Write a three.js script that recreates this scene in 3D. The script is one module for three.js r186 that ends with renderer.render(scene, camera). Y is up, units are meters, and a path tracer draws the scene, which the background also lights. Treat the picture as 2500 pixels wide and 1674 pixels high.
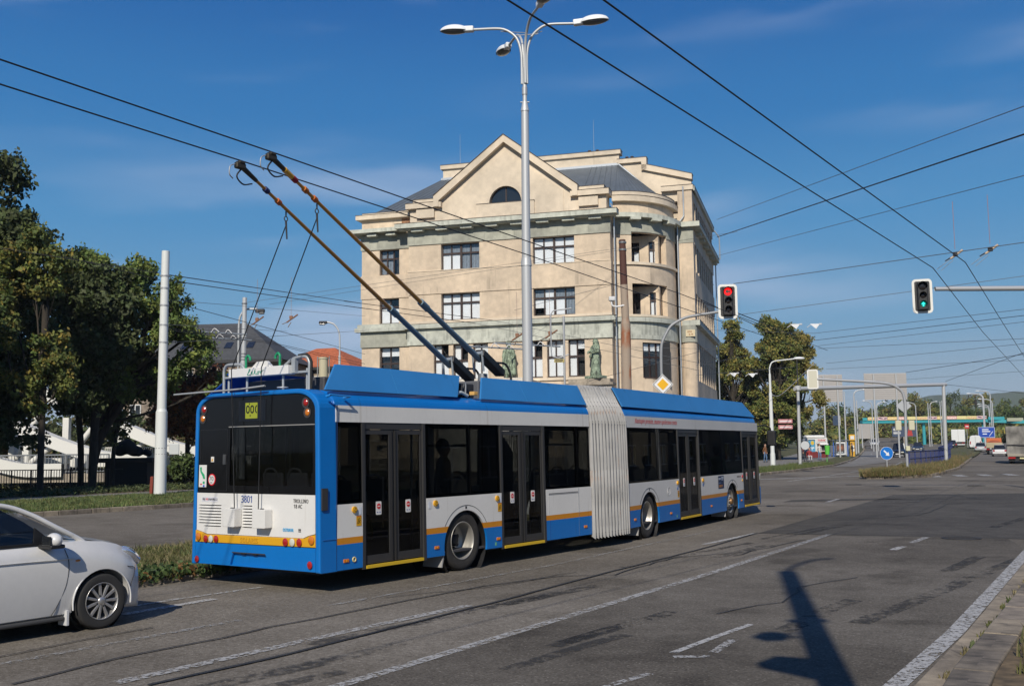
import * as THREE from 'three';
import { mergeGeometries } from 'three/addons/utils/BufferGeometryUtils.js';
import { RoundedBoxGeometry } from 'three/addons/geometries/RoundedBoxGeometry.js';
import { FontLoader } from 'three/addons/loaders/FontLoader.js';
import { TextGeometry } from 'three/addons/geometries/TextGeometry.js';

// ---------------------------------------------------------------- camera, sky, sun, exposure
const scene = new THREE.Scene();
const camera = new THREE.PerspectiveCamera(36.26, 2500 / 1674, 0.1, 6000);
camera.rotation.order = 'YXZ';
camera.position.set(0, 1.83, 0);
camera.rotation.set(0.0999, 0, -0.0124);
const renderer = new THREE.WebGLRenderer({ antialias: true });
renderer.setSize(1024, 685);
renderer.toneMapping = THREE.LinearToneMapping;
renderer.toneMappingExposure = 1.1;
renderer.shadowMap.enabled = true;

function mulberry(a) { return () => { a |= 0; a = a + 0x6D2B79F5 | 0; let t = Math.imul(a ^ a >>> 15, 1 | a); t = t + Math.imul(t ^ t >>> 7, 61 | t) ^ t; return ((t ^ t >>> 14) >>> 0) / 4294967296; }; }
const lerp = (a, b, t) => a + (b - a) * t, clamp = (x, a = 0, b = 1) => Math.min(b, Math.max(a, x));
const sstep = (a, b, x) => { const t = clamp((x - a) / (b - a)); return t * t * (3 - 2 * t); };
// periodic value noise
const LAT = (() => { const r = mulberry(77), a = new Float32Array(65536); for (let i = 0; i < 65536; i++) a[i] = r(); return a; })();
function vn(x, y, p, seed = 0) {
  const xi = Math.floor(x), yi = Math.floor(y), fx = x - xi, fy = y - yi;
  const u = fx * fx * (3 - 2 * fx), v = fy * fy * (3 - 2 * fy);
  let i0 = xi % p, j0 = yi % p; if (i0 < 0) i0 += p; if (j0 < 0) j0 += p;
  const i1 = (i0 + 1 === p ? 0 : i0 + 1) * 197, j1 = (j0 + 1 === p ? 0 : j0 + 1) * 7919 + seed * 3571; i0 *= 197; j0 = j0 * 7919 + seed * 3571;
  const a = LAT[(i0 + j0) & 65535], b = LAT[(i1 + j0) & 65535], c = LAT[(i0 + j1) & 65535], d = LAT[(i1 + j1) & 65535], e = a + (b - a) * u;
  return e + (c + (d - c) * u - e) * v;
}
function fbm(x, y, p, oct, seed = 0, gain = 0.5) { let s = 0, a = 1, n = 0; for (let o = 0; o < oct; o++) { s += a * vn(x, y, p, seed + o * 13); n += a; a *= gain; x *= 2; y *= 2; p *= 2; } return s / n; }

{ // clear early-autumn sky with faint cirrus
  const W = 2048, H = 1024, data = new Float32Array(W * H * 4);
  const stops = [[-90, .16, .17, .18], [-3, .20, .22, .25], [0, .335, .385, .445], [3, .27, .37, .47], [7, .148, .322, .51], [12, .078, .255, .495], [18, .036, .176, .43], [25, .018, .110, .345], [40, .011, .072, .27], [90, .008, .052, .20]];
  for (let j = 0; j < H; j++) {
    const el = ((j + .5) / H - .5) * 180;
    let k = 0; while (k < stops.length - 2 && el > stops[k + 1][0]) k++;
    const a = stops[k], b = stops[k + 1], t = sstep(0, 1, clamp((el - a[0]) / (b[0] - a[0]))) * .4 + clamp((el - a[0]) / (b[0] - a[0])) * .6;
    const c = [lerp(a[1], b[1], t), lerp(a[2], b[2], t), lerp(a[3], b[3], t)];
    for (let i = 0; i < W; i++) {
      const o = (j * W + i) * 4, x = i / W, y = j / H;
      if (el < 0 || el > 60) { data[o] = c[0]; data[o + 1] = c[1]; data[o + 2] = c[2]; data[o + 3] = 1; continue; }
      let w = fbm(x * 24 + y * 18, y * 96 - x * 16, 8192, 5, 3), w2 = fbm(x * 9, y * 30 + 3, 8192, 4, 9);
      let cl = sstep(.44, .80, w) * sstep(.34, .66, w2) * sstep(0, 5, el) * (1 - .7 * sstep(28, 60, el)) * .8;
      data[o] = lerp(c[0], .42, cl * .8); data[o + 1] = lerp(c[1], .50, cl * .8); data[o + 2] = lerp(c[2], .66, cl * .8); data[o + 3] = 1;
    }
  }
  const sky = new THREE.DataTexture(data, W, H, THREE.RGBAFormat, THREE.FloatType);
  sky.mapping = THREE.EquirectangularReflectionMapping; sky.magFilter = sky.minFilter = THREE.LinearFilter; sky.needsUpdate = true;
  scene.background = sky; scene.environment = sky;
}
const SUN = new THREE.Vector3(-0.165, 0.588, 0.792).normalize();
const sun = new THREE.DirectionalLight(new THREE.Color(1, 0.93, 0.815), 4.0);
sun.target.position.set(5, 0, -40); sun.position.copy(SUN).multiplyScalar(150).add(sun.target.position);
sun.castShadow = true; sun.shadow.mapSize.set(4096, 4096);
Object.assign(sun.shadow.camera, { left: -90, right: 90, top: 90, bottom: -90, near: 1, far: 400 });
scene.add(sun, sun.target);
scene.fog = new THREE.FogExp2(new THREE.Color().setRGB(.42, .47, .54), .00016);

// ---------------------------------------------------------------- helpers
const V = (x, y, z) => new THREE.Vector3(x, y, z);
const lin = (r, g, b) => new THREE.Color().setRGB(r, g, b);
const used = new Map();
function numbered(n) { const k = used.get(n) || 0; used.set(n, k + 1); return k ? `${n}_${String(k).padStart(3, '0')}` : n; }
function prep(g) {
  if (g.index) g = g.toNonIndexed();
  if (!g.attributes.normal) g.computeVertexNormals();
  if (!g.attributes.uv) g.setAttribute('uv', new THREE.BufferAttribute(new Float32Array(g.attributes.position.count * 2), 2));
  for (const k of Object.keys(g.attributes)) if (!['position', 'normal', 'uv', 'color'].includes(k)) g.deleteAttribute(k);
  return g;
}
function metricUV(g) { // uv in metres, by the face's main axis
  const p = g.attributes.position, uv = g.attributes.uv, a = V(), b = V(), c = V(), n = V();
  for (let i = 0; i < p.count; i += 3) {
    a.fromBufferAttribute(p, i); b.fromBufferAttribute(p, i + 1); c.fromBufferAttribute(p, i + 2);
    n.copy(b).sub(a).cross(c.clone().sub(a)); const x = Math.abs(n.x), y = Math.abs(n.y), z = Math.abs(n.z);
    [a, b, c].forEach((q, k) => { if (y >= x && y >= z) uv.setXY(i + k, q.x, q.z); else if (x >= z) uv.setXY(i + k, q.z, q.y); else uv.setXY(i + k, q.x, q.y); });
  }
  return g;
}
function merge(gs) {
  gs = (Array.isArray(gs) ? gs.flat(3) : [gs]).map(prep);
  if (gs.length > 1) { const col = gs.some(g => g.attributes.color); if (col) gs.forEach(g => { if (!g.attributes.color) g.setAttribute('color', new THREE.BufferAttribute(new Float32Array(g.attributes.position.count * 3).fill(1), 3)); }); }
  return gs.length === 1 ? gs[0] : mergeGeometries(gs);
}
function obj(name, gs, mat, parent = scene) {
  const g = merge(gs); if (mat.userData.metric) metricUV(g);
  const m = new THREE.Mesh(g, mat); m.name = parent === scene ? numbered(name) : name; m.castShadow = m.receiveShadow = true;
  parent.add(m); return m;
}
function tag(o, label, category, group, kind) { o.userData.label = label; o.userData.category = category; if (group) o.userData.group = group; if (kind) o.userData.kind = kind; return o; }
function thing(name, label, category, pos = [0, 0, 0], turn = 0, group) { const o = new THREE.Group(); o.name = numbered(name); o.position.set(...pos); o.rotation.y = turn; scene.add(o); return tag(o, label, category, group); }
function struct(name, gs, mat) { const m = obj(name, gs, mat); m.userData.kind = 'structure'; return m; }
function copyOf(o, pos, turn, label) { const c = o.clone(); c.name = numbered(o.name.replace(/_\d{3}$/, '')); c.userData = { ...o.userData }; c.position.set(...pos); c.rotation.y = turn; if (label) c.userData.label = label; scene.add(c); return c; }

const bx = (x0, x1, y0, y1, z0, z1) => new THREE.BoxGeometry(Math.abs(x1 - x0), Math.abs(y1 - y0), Math.abs(z1 - z0)).translate((x0 + x1) / 2, (y0 + y1) / 2, (z0 + z1) / 2);
const rbx = (x0, x1, y0, y1, z0, z1, r = .02, s = 2) => new RoundedBoxGeometry(Math.abs(x1 - x0), Math.abs(y1 - y0), Math.abs(z1 - z0), s, r).translate((x0 + x1) / 2, (y0 + y1) / 2, (z0 + z1) / 2);
function tb(a, b, r0, r1 = r0, seg = 12, open = false) { // tapered bar between two points
  const A = Array.isArray(a) ? V(...a) : a, B = Array.isArray(b) ? V(...b) : b, d = B.clone().sub(A), L = d.length();
  const g = new THREE.CylinderGeometry(r1, r0, L, seg, 1, open).translate(0, L / 2, 0);
  return g.applyQuaternion(new THREE.Quaternion().setFromUnitVectors(V(0, 1, 0), d.normalize())).translate(A.x, A.y, A.z);
}
function tube(pts, r, seg = 8, n = 0, tension = .5) { const c = new THREE.CatmullRomCurve3(pts.map(p => Array.isArray(p) ? V(...p) : p), false, 'catmullrom', tension); return new THREE.TubeGeometry(c, n || pts.length * 6, r, seg); }
function polyShape(pts, holes = []) { const s = new THREE.Shape(pts.map(p => new THREE.Vector2(p[0], p[1]))); for (const h of holes) s.holes.push(new THREE.Path(h.map(p => new THREE.Vector2(p[0], p[1])))); return s; }
const ext = (pts, depth, holes = [], bev = 0) => new THREE.ExtrudeGeometry(polyShape(pts, holes), bev ? { depth: depth - 2 * bev, bevelEnabled: true, bevelSize: bev, bevelThickness: bev, bevelOffset: -bev, bevelSegments: 2 } : { depth, bevelEnabled: false }).translate(0, 0, bev);
const rect = (x0, x1, y0, y1) => [[x0, y0], [x1, y0], [x1, y1], [x0, y1]];
function rrect(x0, x1, y0, y1, r, n = 5) { const o = []; for (const [cx, cy, a0] of [[x1 - r, y0 + r, -90], [x1 - r, y1 - r, 0], [x0 + r, y1 - r, 90], [x0 + r, y0 + r, 180]]) for (let i = 0; i <= n; i++) { const a = (a0 + 90 * i / n) * Math.PI / 180; o.push([cx + r * Math.cos(a), cy + r * Math.sin(a)]); } return o; }
const disc = (r, th, seg = 24) => new THREE.CylinderGeometry(r, r, th, seg).rotateX(Math.PI / 2);
const sph = (x, y, z, rx, ry = rx, rz = rx, s = 14) => new THREE.SphereGeometry(1, s, Math.ceil(s * .7)).scale(rx, ry, rz).translate(x, y, z);
const at = (g, x, y, z, ry = 0) => { if (ry) g.rotateY(ry); return g.translate(x, y, z); };

// ---------------------------------------------------------------- textures and materials
function tex(size, metres, fn, srgb = true) {
  const d = new Uint8Array(size * size * 4);
  for (let j = 0; j < size; j++) for (let i = 0; i < size; i++) { const c = fn(i / size, j / size), o = (j * size + i) * 4; d[o] = clamp(c[0], 0, 255); d[o + 1] = clamp(c[1], 0, 255); d[o + 2] = clamp(c[2], 0, 255); d[o + 3] = c.length > 3 ? clamp(c[3], 0, 255) : 255; }
  const t = new THREE.DataTexture(d, size, size); t.wrapS = t.wrapT = THREE.RepeatWrapping; t.magFilter = THREE.LinearFilter; t.minFilter = THREE.LinearMipmapLinearFilter; t.generateMipmaps = true;
  t.repeat.set(1 / metres, 1 / metres); if (srgb) t.colorSpace = THREE.SRGBColorSpace; t.needsUpdate = true; return t;
}
function canvasTex(w, h, draw) { const c = document.createElement('canvas'); c.width = w; c.height = h; draw(c.getContext('2d'), w, h); const t = new THREE.CanvasTexture(c); t.colorSpace = THREE.SRGBColorSpace; return t; }
const gm = { c: null, b: null };
const rs = (r, g, b, rough = .6, metal = 0, extra = {}) => { const m = new THREE.MeshStandardMaterial({ color: lin(r, g, b), roughness: rough, metalness: metal }); Object.assign(m, extra); return m; };
const gloss = (r, g, b, rough = .35, cc = .8) => new THREE.MeshPhysicalMaterial({ color: lin(r, g, b), roughness: rough, clearcoat: cc, clearcoatRoughness: .08 });
// vehicle paint: fine dust and drip marks, slightly uneven sheet metal
function bodyPaint(r, g, b, rough, cc) {
  gm.c ||= tex(1024, 2.9, (x, y) => { const a = fbm(x * 6, y * 6, 6, 5, 3), f = fbm(x * 90, y * 90, 90, 3, 8), d = sstep(.60, .86, fbm(x * 60, y * 3, 60, 4, 12)) * sstep(.45, .7, fbm(x * 5, y * 5, 5, 3, 21)); const v = 247 + 14 * (a - .5) + 6 * (f - .5) - 20 * d; return [v, v - 3 * d, v - 7 * d]; });
  gm.b ||= tex(512, 2.3, (x, y) => { const v = 255 * fbm(x * 4, y * 4, 4, 3, 31); return [v, v, v]; }, false);
  const m = new THREE.MeshPhysicalMaterial({ color: lin(r, g, b), map: gm.c, bumpMap: gm.b, bumpScale: .002, roughness: rough, clearcoat: cc, clearcoatRoughness: .1 }); m.userData.metric = true; return m;
}
const textured = (t, rough, opts = {}) => { const m = new THREE.MeshStandardMaterial({ map: t, roughness: rough, ...opts }); m.userData.metric = true; return m; };

const asphaltFn = (base, warm, seed, patchy = 1) => (x, y) => {
  const fine = LAT[((x * 2048 | 0) * 131 + (y * 2048 | 0) * 7177 + seed * 991) & 65535];
  const f2 = vn(x * 700, y * 700, 700, seed), big = fbm(x * 5, y * 5, 5, 5, seed + 4), mid = fbm(x * 40, y * 40, 40, 4, seed + 21);
  let v = base + (fine - .5) * 22 + (f2 - .5) * 26 + (big - .5) * 34 * patchy + (mid - .5) * 20;
  if (fine > .985) v += 42; if (fine < .02) v -= 26;
  const oil = sstep(.60, .80, fbm(x * 13, y * 13, 13, 4, seed + 55)); v -= oil * 13 * patchy;
  return [v + warm * .95, v + warm * .1, v - warm * 1.2];
};
const bumpA = tex(1024, 3, (x, y) => { const v = 128 + (LAT[((x * 1024 | 0) * 131 + (y * 1024 | 0) * 7177) & 65535] - .5) * 90 + (vn(x * 350, y * 350, 350, 2) - .5) * 120; return [v, v, v]; }, false);
const mAsphalt = textured(tex(2048, 19, asphaltFn(97, 8.5, 1, 1.4)), .93, { bumpMap: bumpA, bumpScale: .006 });
const mAsphaltDark = textured(tex(1024, 9.5, asphaltFn(65, 5, 5, .8)), .92, { bumpMap: bumpA, bumpScale: .006 });
const mAsphaltOpp = textured(tex(1024, 13, asphaltFn(97, 8.5, 8, 1)), .93, { bumpMap: bumpA, bumpScale: .005 });
const mAsphaltLane = textured(tex(1024, 11, asphaltFn(83, 7.5, 19, 1.2)), .93, { bumpMap: bumpA, bumpScale: .006 });
const mPaving = textured(tex(1024, 9, asphaltFn(118, 4, 12, .8)), .94);
const plasterFn = (r, g, b, amp, seed) => (x, y) => {
  const big = fbm(x * 3, y * 3, 3, 5, seed) - .5, mid = fbm(x * 22, y * 22, 22, 4, seed + 7) - .5, fine = LAT[((x * 1024 | 0) * 131 + (y * 1024 | 0) * 7177 + seed) & 65535] - .5;
  const streak = sstep(.58, .84, fbm(x * 36, y * 2, 36, 4, seed + 31)) * sstep(.4, .7, fbm(x * 4, y * 4, 4, 3, seed + 40));
  const v = 1 + amp * (big * .42 + mid * .26 + fine * .12) - streak * .2 * amp; return [r * v, g * (v - .01 * big), b * (v - .05 * big * amp)];
};
const mBeige = textured(tex(1024, 7.3, plasterFn(201, 183, 160, .55, 3)), .95);
const mBeigeLight = textured(tex(1024, 9.1, plasterFn(211, 196, 174, .5, 14)), .95);
const mGreen = textured(tex(512, 6.1, plasterFn(163, 163, 150, .7, 23)), .95);
const mGreenPale = textured(tex(512, 5.3, plasterFn(186, 188, 176, .7, 29)), .95);
const mConcrete = textured(tex(512, 3.7, plasterFn(150, 140, 126, 1.3, 33)), .95);
const mKerb = textured(tex(512, 2.3, plasterFn(134, 123, 107, 1.4, 37)), .95);
const mRender = textured(tex(512, 6, plasterFn(150, 136, 120, 1.1, 41)), .95);
const mWhiteStone = textured(tex(512, 4, plasterFn(205, 198, 186, 1, 47)), .9);
const mGrassGround = textured(tex(1024, 6.5, (x, y) => { const a = fbm(x * 60, y * 60, 60, 4, 2), b = fbm(x * 7, y * 7, 7, 4, 6), d = LAT[((x * 1024 | 0) * 131 + (y * 1024 | 0) * 7177) & 65535]; const k = .55 + a * .7 + (d - .5) * .5; return [(82 + 34 * (b - .4)) * k, 84 * k, (42 + 8 * b) * k]; }), 1);
const mEarth = textured(tex(512, 3, (x, y) => { const a = fbm(x * 40, y * 40, 40, 5, 2); const k = .6 + a * .8; return [96 * k, 82 * k, 62 * k]; }), 1);
const mGalv = rs(.42, .43, .44, .5, .35), mGalvDark = rs(.20, .21, .22, .5, .4), mPoleGrey = rs(.50, .51, .51, .45, .25), mPoleWhite = rs(.66, .68, .66, .5);
const mBlack = rs(.012, .012, .013, .5), mRubber = rs(.018, .018, .018, .85), mDark = rs(.03, .03, .032, .7), mWire = rs(.02, .02, .022, .6, .3), mWireGrey = rs(.12, .125, .13, .5, .4);
const mLampWhite = rs(.75, .76, .76, .4), mGlassLamp = rs(.12, .12, .12, .15);
const mRedLens = gloss(.35, .012, .01, .2, 1), mAmber = gloss(.55, .16, .01, .2, 1), mClearLens = gloss(.55, .55, .48, .2, 1);
const paneGlass = new THREE.MeshPhysicalMaterial({ color: lin(.97, .98, .98), roughness: .02, transmission: 1, thickness: 0, ior: 1.5 });
const darkGlass = new THREE.MeshPhysicalMaterial({ color: lin(.018, .02, .022), roughness: .04, specularIntensity: 1, clearcoat: 1, clearcoatRoughness: .02 });
const font = await new FontLoader().loadAsync('fonts/droid/droid_sans_bold.typeface.json');
const fontReg = await new FontLoader().loadAsync('fonts/droid/droid_sans_regular.typeface.json');
const fontSerif = await new FontLoader().loadAsync('fonts/droid/droid_serif_regular.typeface.json');
function textGeo(str, size, depth = .004, f = font, centre = false) { const g = new TextGeometry(str, { font: f, size, depth, curveSegments: 5, bevelEnabled: false }); g.computeBoundingBox(); if (centre) g.translate(-(g.boundingBox.max.x + g.boundingBox.min.x) / 2, -(g.boundingBox.max.y + g.boundingBox.min.y) / 2, 0); return g; }
// ---------------------------------------------------------------- terrain, roads, pavements
const terrain = (x, z) => { const D = -z; return D < 130 ? 0 : 1.25 * sstep(132, 238, D) + Math.max(0, D - 215) * .0045; };
// road frame: s along the bus lane, w to the left of it
const RA = .6107, RB = [-2.483, -13.554], RU = [Math.sin(RA), -Math.cos(RA)], RN = [-Math.cos(RA), -Math.sin(RA)];
const rw = (s, w) => [RB[0] + RU[0] * s + RN[0] * w, RB[1] + RU[1] * s + RN[1] * w];
function flat(poly, y) { const g = new THREE.ShapeGeometry(polyShape(poly.map(p => [p[0], -p[1]]))); g.rotateX(-Math.PI / 2).translate(0, y, 0); return g; }
function strip(L, R, y, n = 1, sub = 8) { // sheet between two polylines, following the terrain
  const pos = [], nor = [];
  const seg = [];
  for (let i = 0; i < L.length - 1; i++) for (let k = 0; k < sub; k++) seg.push([i, k / sub]);
  seg.push([L.length - 2, 1]);
  const pt = (P, i, t) => [lerp(P[i][0], P[i + 1][0], t), lerp(P[i][1], P[i + 1][1], t)];
  const rows = seg.map(([i, t]) => { const a = pt(L, i, t), b = pt(R, i, t), r = []; for (let k = 0; k <= n; k++) { const x = lerp(a[0], b[0], k / n), z = lerp(a[1], b[1], k / n); r.push([x, terrain(x, z) + y, z]); } return r; });
  for (let i = 0; i < rows.length - 1; i++) for (let k = 0; k < n; k++) { const a = rows[i][k], b = rows[i][k + 1], c = rows[i + 1][k + 1], d = rows[i + 1][k]; pos.push(...a, ...b, ...c, ...a, ...c, ...d); }
  const g = new THREE.BufferGeometry(); g.setAttribute('position', new THREE.Float32BufferAttribute(pos, 3)); g.computeVertexNormals();
  if (g.attributes.normal.getY(0) < 0) { for (let i = 0; i < pos.length; i += 9) for (let k = 0; k < 3; k++) { const t = pos[i + 3 + k]; pos[i + 3 + k] = pos[i + 6 + k]; pos[i + 6 + k] = t; } g.setAttribute('position', new THREE.Float32BufferAttribute(pos, 3)); g.computeVertexNormals(); }
  return g;
}
function ribbonSides(pts, w) { const L = [], R = []; pts.forEach((p, i) => { const a = pts[Math.max(0, i - 1)], b = pts[Math.min(pts.length - 1, i + 1)]; let dx = b[0] - a[0], dz = b[1] - a[1]; const l = Math.hypot(dx, dz); dx /= l; dz /= l; L.push([p[0] + dz * w / 2, p[1] - dx * w / 2]); R.push([p[0] - dz * w / 2, p[1] + dx * w / 2]); }); return [L, R]; }
const ribbon = (pts, w, y, sub = 1) => { const [L, R] = ribbonSides(pts, w); return strip(L, R, y, 1, sub); };
{
  const g = new THREE.PlaneGeometry(2200, 2000, 176, 160).rotateX(-Math.PI / 2).translate(300, 0, -880), p = g.attributes.position;
  for (let i = 0; i < p.count; i++) { const x = p.getX(i), z = p.getZ(i); p.setY(i, terrain(x, z) - .14 - 3.4 * sstep(34, 42, (x - RB[0]) * RN[0] + (z - RB[1]) * RN[1]) * sstep(-300, -20, -Math.abs(z + 90) * 3)); }
  g.computeVertexNormals(); struct('ground', g, mGrassGround);
}
const vergeKerb = [[-6, -30], [14.93, -63.4], [18.96, -71.25], [27.31, -89.22], [38, -118], [45.12, -138.25], [72, -215], [110, -320]];
const farRight = [[60, -10], [75, -62], [95, -75], [110, -100], [125, -140], [140, -180], [170, -260], [210, -340]];
struct('road', [flat([[-20, 30.5], [-1.75, .3], [3.31, -8.13], [6.61, -13.84], [14.2, -26], [30, -20], [60, -10], [75, -62], [14.93, -63.4], [10.5, -61.2], [-14, -60.3], rw(30, 19.3), rw(19, 6.5), rw(19, 3.2), rw(14, 3), rw(6, 2.86), rw(-60, 2.86)], 0), strip(vergeKerb.slice(1), farRight.slice(1), 0, 10, 10)], mAsphalt);
struct('opposite_road', flat([rw(-70, 6.5), rw(30, 6.5), rw(30, 19.3), rw(-70, 19.3)], .004), mAsphaltOpp);
struct('resurfaced_lane', flat([[-5.5, -1.2], [-1.3, -8.39], [3.06, -15.59], [6.45, -21.4], [9.35, -20.1], [8.8, -18.3], [4.14, -10.33], [2.78, -8.155], [-2, -.2]], .003), mAsphaltLane);
struct('road_patch', flat([[5.06, -22.05], [9, -29.3], [13.5, -37.6], [22, -37.8], [27, -31], [14, -18]], .005), mAsphaltDark);
struct('road_patch', flat([[12.2, -35.4], [9.2, -35.0], [8.6, -33.8], [13.0, -34.6]], .005), mAsphaltDark);
struct('gutter', strip([[-1.9, .3], [3.02, -8.15], [4.39, -10.4], [7.95, -16.5], [16, -30]], [[-1.75, .3], [3.31, -8.13], [4.75, -10.6], [8.4, -16.6], [16.6, -30]].map(([x, z]) => [x + .02, z]), .005), mKerb);

// painted markings: worn white paint
const paint = (cover, seed, tone = .62) => {
  const m = new THREE.MeshStandardMaterial({ color: lin(tone, tone * .985, tone * .95), roughness: .8, transparent: true, alphaMap: tex(512, 2.1, (x, y) => { const a = fbm(x * 60, y * 60, 60, 4, seed, .8), b = fbm(x * 4, y * 4, 4, 3, seed + 3); const v = 225 * sstep(.5 - .11, .5 + .11, a * .9 + b * .1 + cover - .5); return [v, v, v]; }, false) }); m.userData.metric = true; return m;
};
const pWorn = paint(.51, 4, .42), pFaint = paint(.45, 11, .32), pGood = paint(.575, 17, .46), pTar = (() => { const m = textured(tex(256, 1.3, (x, y) => { const v = 38 + 24 * fbm(x * 30, y * 30, 30, 3, 2); return [v, v, v]; }), .8); return m; })();
const wob = (pts, amp, seed, step = .35) => { const r = mulberry(seed), o = []; let off = 0; for (let i = 0; i < pts.length - 1; i++) { const a = pts[i], b = pts[i + 1], l = Math.hypot(b[0] - a[0], b[1] - a[1]), n = Math.max(1, Math.round(l / step)); for (let k = 0; k < n; k++) { off = off * .7 + (r() - .5) * amp; const t = k / n; o.push([lerp(a[0], b[0], t) + off * (b[1] - a[1]) / l, lerp(a[1], b[1], t) - off * (b[0] - a[0]) / l]); } } o.push(pts[pts.length - 1]); return o; };
const mark = (name, pts, w, mat, y = .009) => struct(name, ribbon(pts, w, y), mat);
mark('edge_line', [[-1.9, -.2], [2.88, -8.155], [4.24, -10.33], [8.9, -18.3], [17, -31]], .165, pGood);
mark('lane_line', [[-5.6, -1.2], [-1.37, -8.39], [2.99, -15.59], [6.4, -21.54]], .13, pWorn);
mark('lane_line', [[-3.2, -8.57], [-2.7, -9.31], [-2.08, -10.26], [-1.63, -10.93], [-.55, -12.48]], .14, pWorn);
mark('lane_line', [[3.52, -19.69], [5.0, -22.0]], .13, pGood);
mark('lane_line', [[-4.56, -12.77], [-4.25, -13.27], [-3.4, -14.37]], .10, pWorn);
mark('lane_line', [[-4.45, -12.11], [-4.1, -12.7], [-3.75, -13.29]], .14, pGood);
mark('lane_line', [[-6.5, -6.6], [-4.51, -9.38], [-3.7, -10.58], [-3.0, -11.62]], .10, pFaint);
mark('lane_line', [[-2.2, -12.6], [.6, -16.6], [4.6, -23.4]], .09, pFaint);
mark('lane_line', [[6.5, -18.25], [6.9, -18.85]], .14, pGood); mark('lane_line', [[7.3, -19.5], [8.0, -20.6]], .13, pWorn);
mark('arrow_marking', [[1.39, -9.5], [1.88, -10.21], [2.41, -10.94]], .075, pGood);
mark('arrow_marking', [[1.37, -9.32], [1.69, -9.34]], .10, pWorn); mark('arrow_marking', [[1.75, -9.5], [2.05, -10.1]], .09, pWorn);
mark('arrow_marking', [[.6, -8.1], [.76, -8.31], [1.08, -8.67]], .08, pWorn);
mark('tar_seam', wob([[-4.01, -8.56], [-3.61, -9.53], [-2.9, -10.53], [-2.58, -11.14], [-1.7, -12.36], [-.4, -14.2], [.7, -15.2]], .05, 3), .035, pTar, .012);
mark('tar_seam', wob([[-2.9, -8.47], [-2.19, -9.45], [-1.46, -10.65], [-.3, -12.6], [1.47, -15.75], [3.33, -18.87], [5.06, -22.05]], .025, 5), .05, pTar, .012);
mark('tar_seam', wob([[-4.9, -9.3], [-4.2, -10.6], [-3.8, -11.2]], .04, 8), .025, pTar, .012);
mark('tar_seam', wob([[.7, -15.2], [1.4, -15.2], [2.6, -17.4], [4.2, -18.4]], .1, 9), .03, pTar, .012);
mark('tar_seam', wob([[3.6, -17.6], [4.3, -18.7], [5.6, -20.4]], .1, 12), .03, pTar, .012);
mark('tar_seam', wob([[7, -25], [10.2, -26.8], [13, -31.5]], .12, 14), .035, pTar, .012);
for (let k = 0; k < 9; k++) mark('hatch_line', [[10.3 + k * .68, -35.6 - k * 1.05], [11.1 + k * .72, -35.7 - k * 1.1], [12.3 + k * .55, -37.2 - k * .85]], .10, pFaint);
mark('lane_line', [[8.0, -32.6], [11.5, -33.0], [13, -33.3]], .12, pFaint);
mark('lane_line', [[9.9, -33.4], [10.8, -35.2]], .14, pGood);
mark('stop_line', [[11.9, -55.6], [13.3, -56.2], [16.6, -58.2], [19.96, -60.1]], .5, pGood);
mark('lane_line', [[13.6, -52.4], [18, -60.5], [21, -66.5], [29.58, -82.36], [38, -103]], .14, pGood);
for (let k = 0; k < 6; k++) { const x = 22.6 + k * 1.55, z = -56.3 - k * .35; mark('crosswalk_stripe', [[x, z], [x + .9, z - 3.0]], .55, pGood); }
for (let k = 0; k < 9; k++) { const x = 45 + k * 6.2, z = -92 - k * 13; mark('lane_line', [[x, z], [x + 2.6, z - 5.4]], .16, pGood); }
for (let k = 0; k < 5; k++) mark('lane_line', [[33 + k * 5, -104 - k * 13], [35 + k * 5, -109.4 - k * 13]], .15, pGood);
for (const [x, z] of [[8.55, -20.3], [15.2, -47.2], [19.5, -44.5]]) { const g = [new THREE.CylinderGeometry(.36, .36, .02, 24).translate(x, .004, z)]; for (let i = -3; i <= 3; i++) g.push(bx(x - .26, x + .26, .013, .018, z + i * .075 - .012, z + i * .075 + .012)); tag(obj('manhole_cover', g, rs(.045, .042, .04, .7, .4)), z > -30 ? 'dark round manhole cover near the right edge line' : x < 17 ? 'small dark manhole cover in front of the round blue arrow sign' : 'dark manhole cover out in the right of the junction', 'manhole cover', 'manhole covers in the road'); }

const pScuff = (() => { const m = new THREE.MeshStandardMaterial({ color: lin(.035, .034, .033), roughness: .9, transparent: true, alphaMap: tex(512, 3.1, (x, y) => { const a = fbm(x * 50, y * 50, 50, 4, 14, .7), b = fbm(x * 5, y * 5, 5, 3, 24); const v = 150 * sstep(.44, .66, a * .6 + b * .4); return [v, v, v]; }, false) }); m.userData.metric = true; return m; })();
{ const r = mulberry(71); for (let k = 0; k < 16; k++) { const s = -6 + r() * 22, w = -1.3 - r() * 5.6, L = 1.2 + r() * 4, a = rw(s, w), b = rw(s + L, w + (r() - .5) * .25 - L * .03); mark('tyre_mark', wob([a, b], .05, 80 + k), .12 + r() * .14, pScuff, .008); } }
mark('tar_seam', wob([[2.2, -11.6], [3.1, -12.4], [3.6, -13.6], [4.7, -14.6]], .12, 31), .022, pTar, .012); mark('tar_seam', wob([[-1.6, -13.2], [-.2, -14.2], [.9, -15.6]], .1, 33), .022, pTar, .012);
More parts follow.
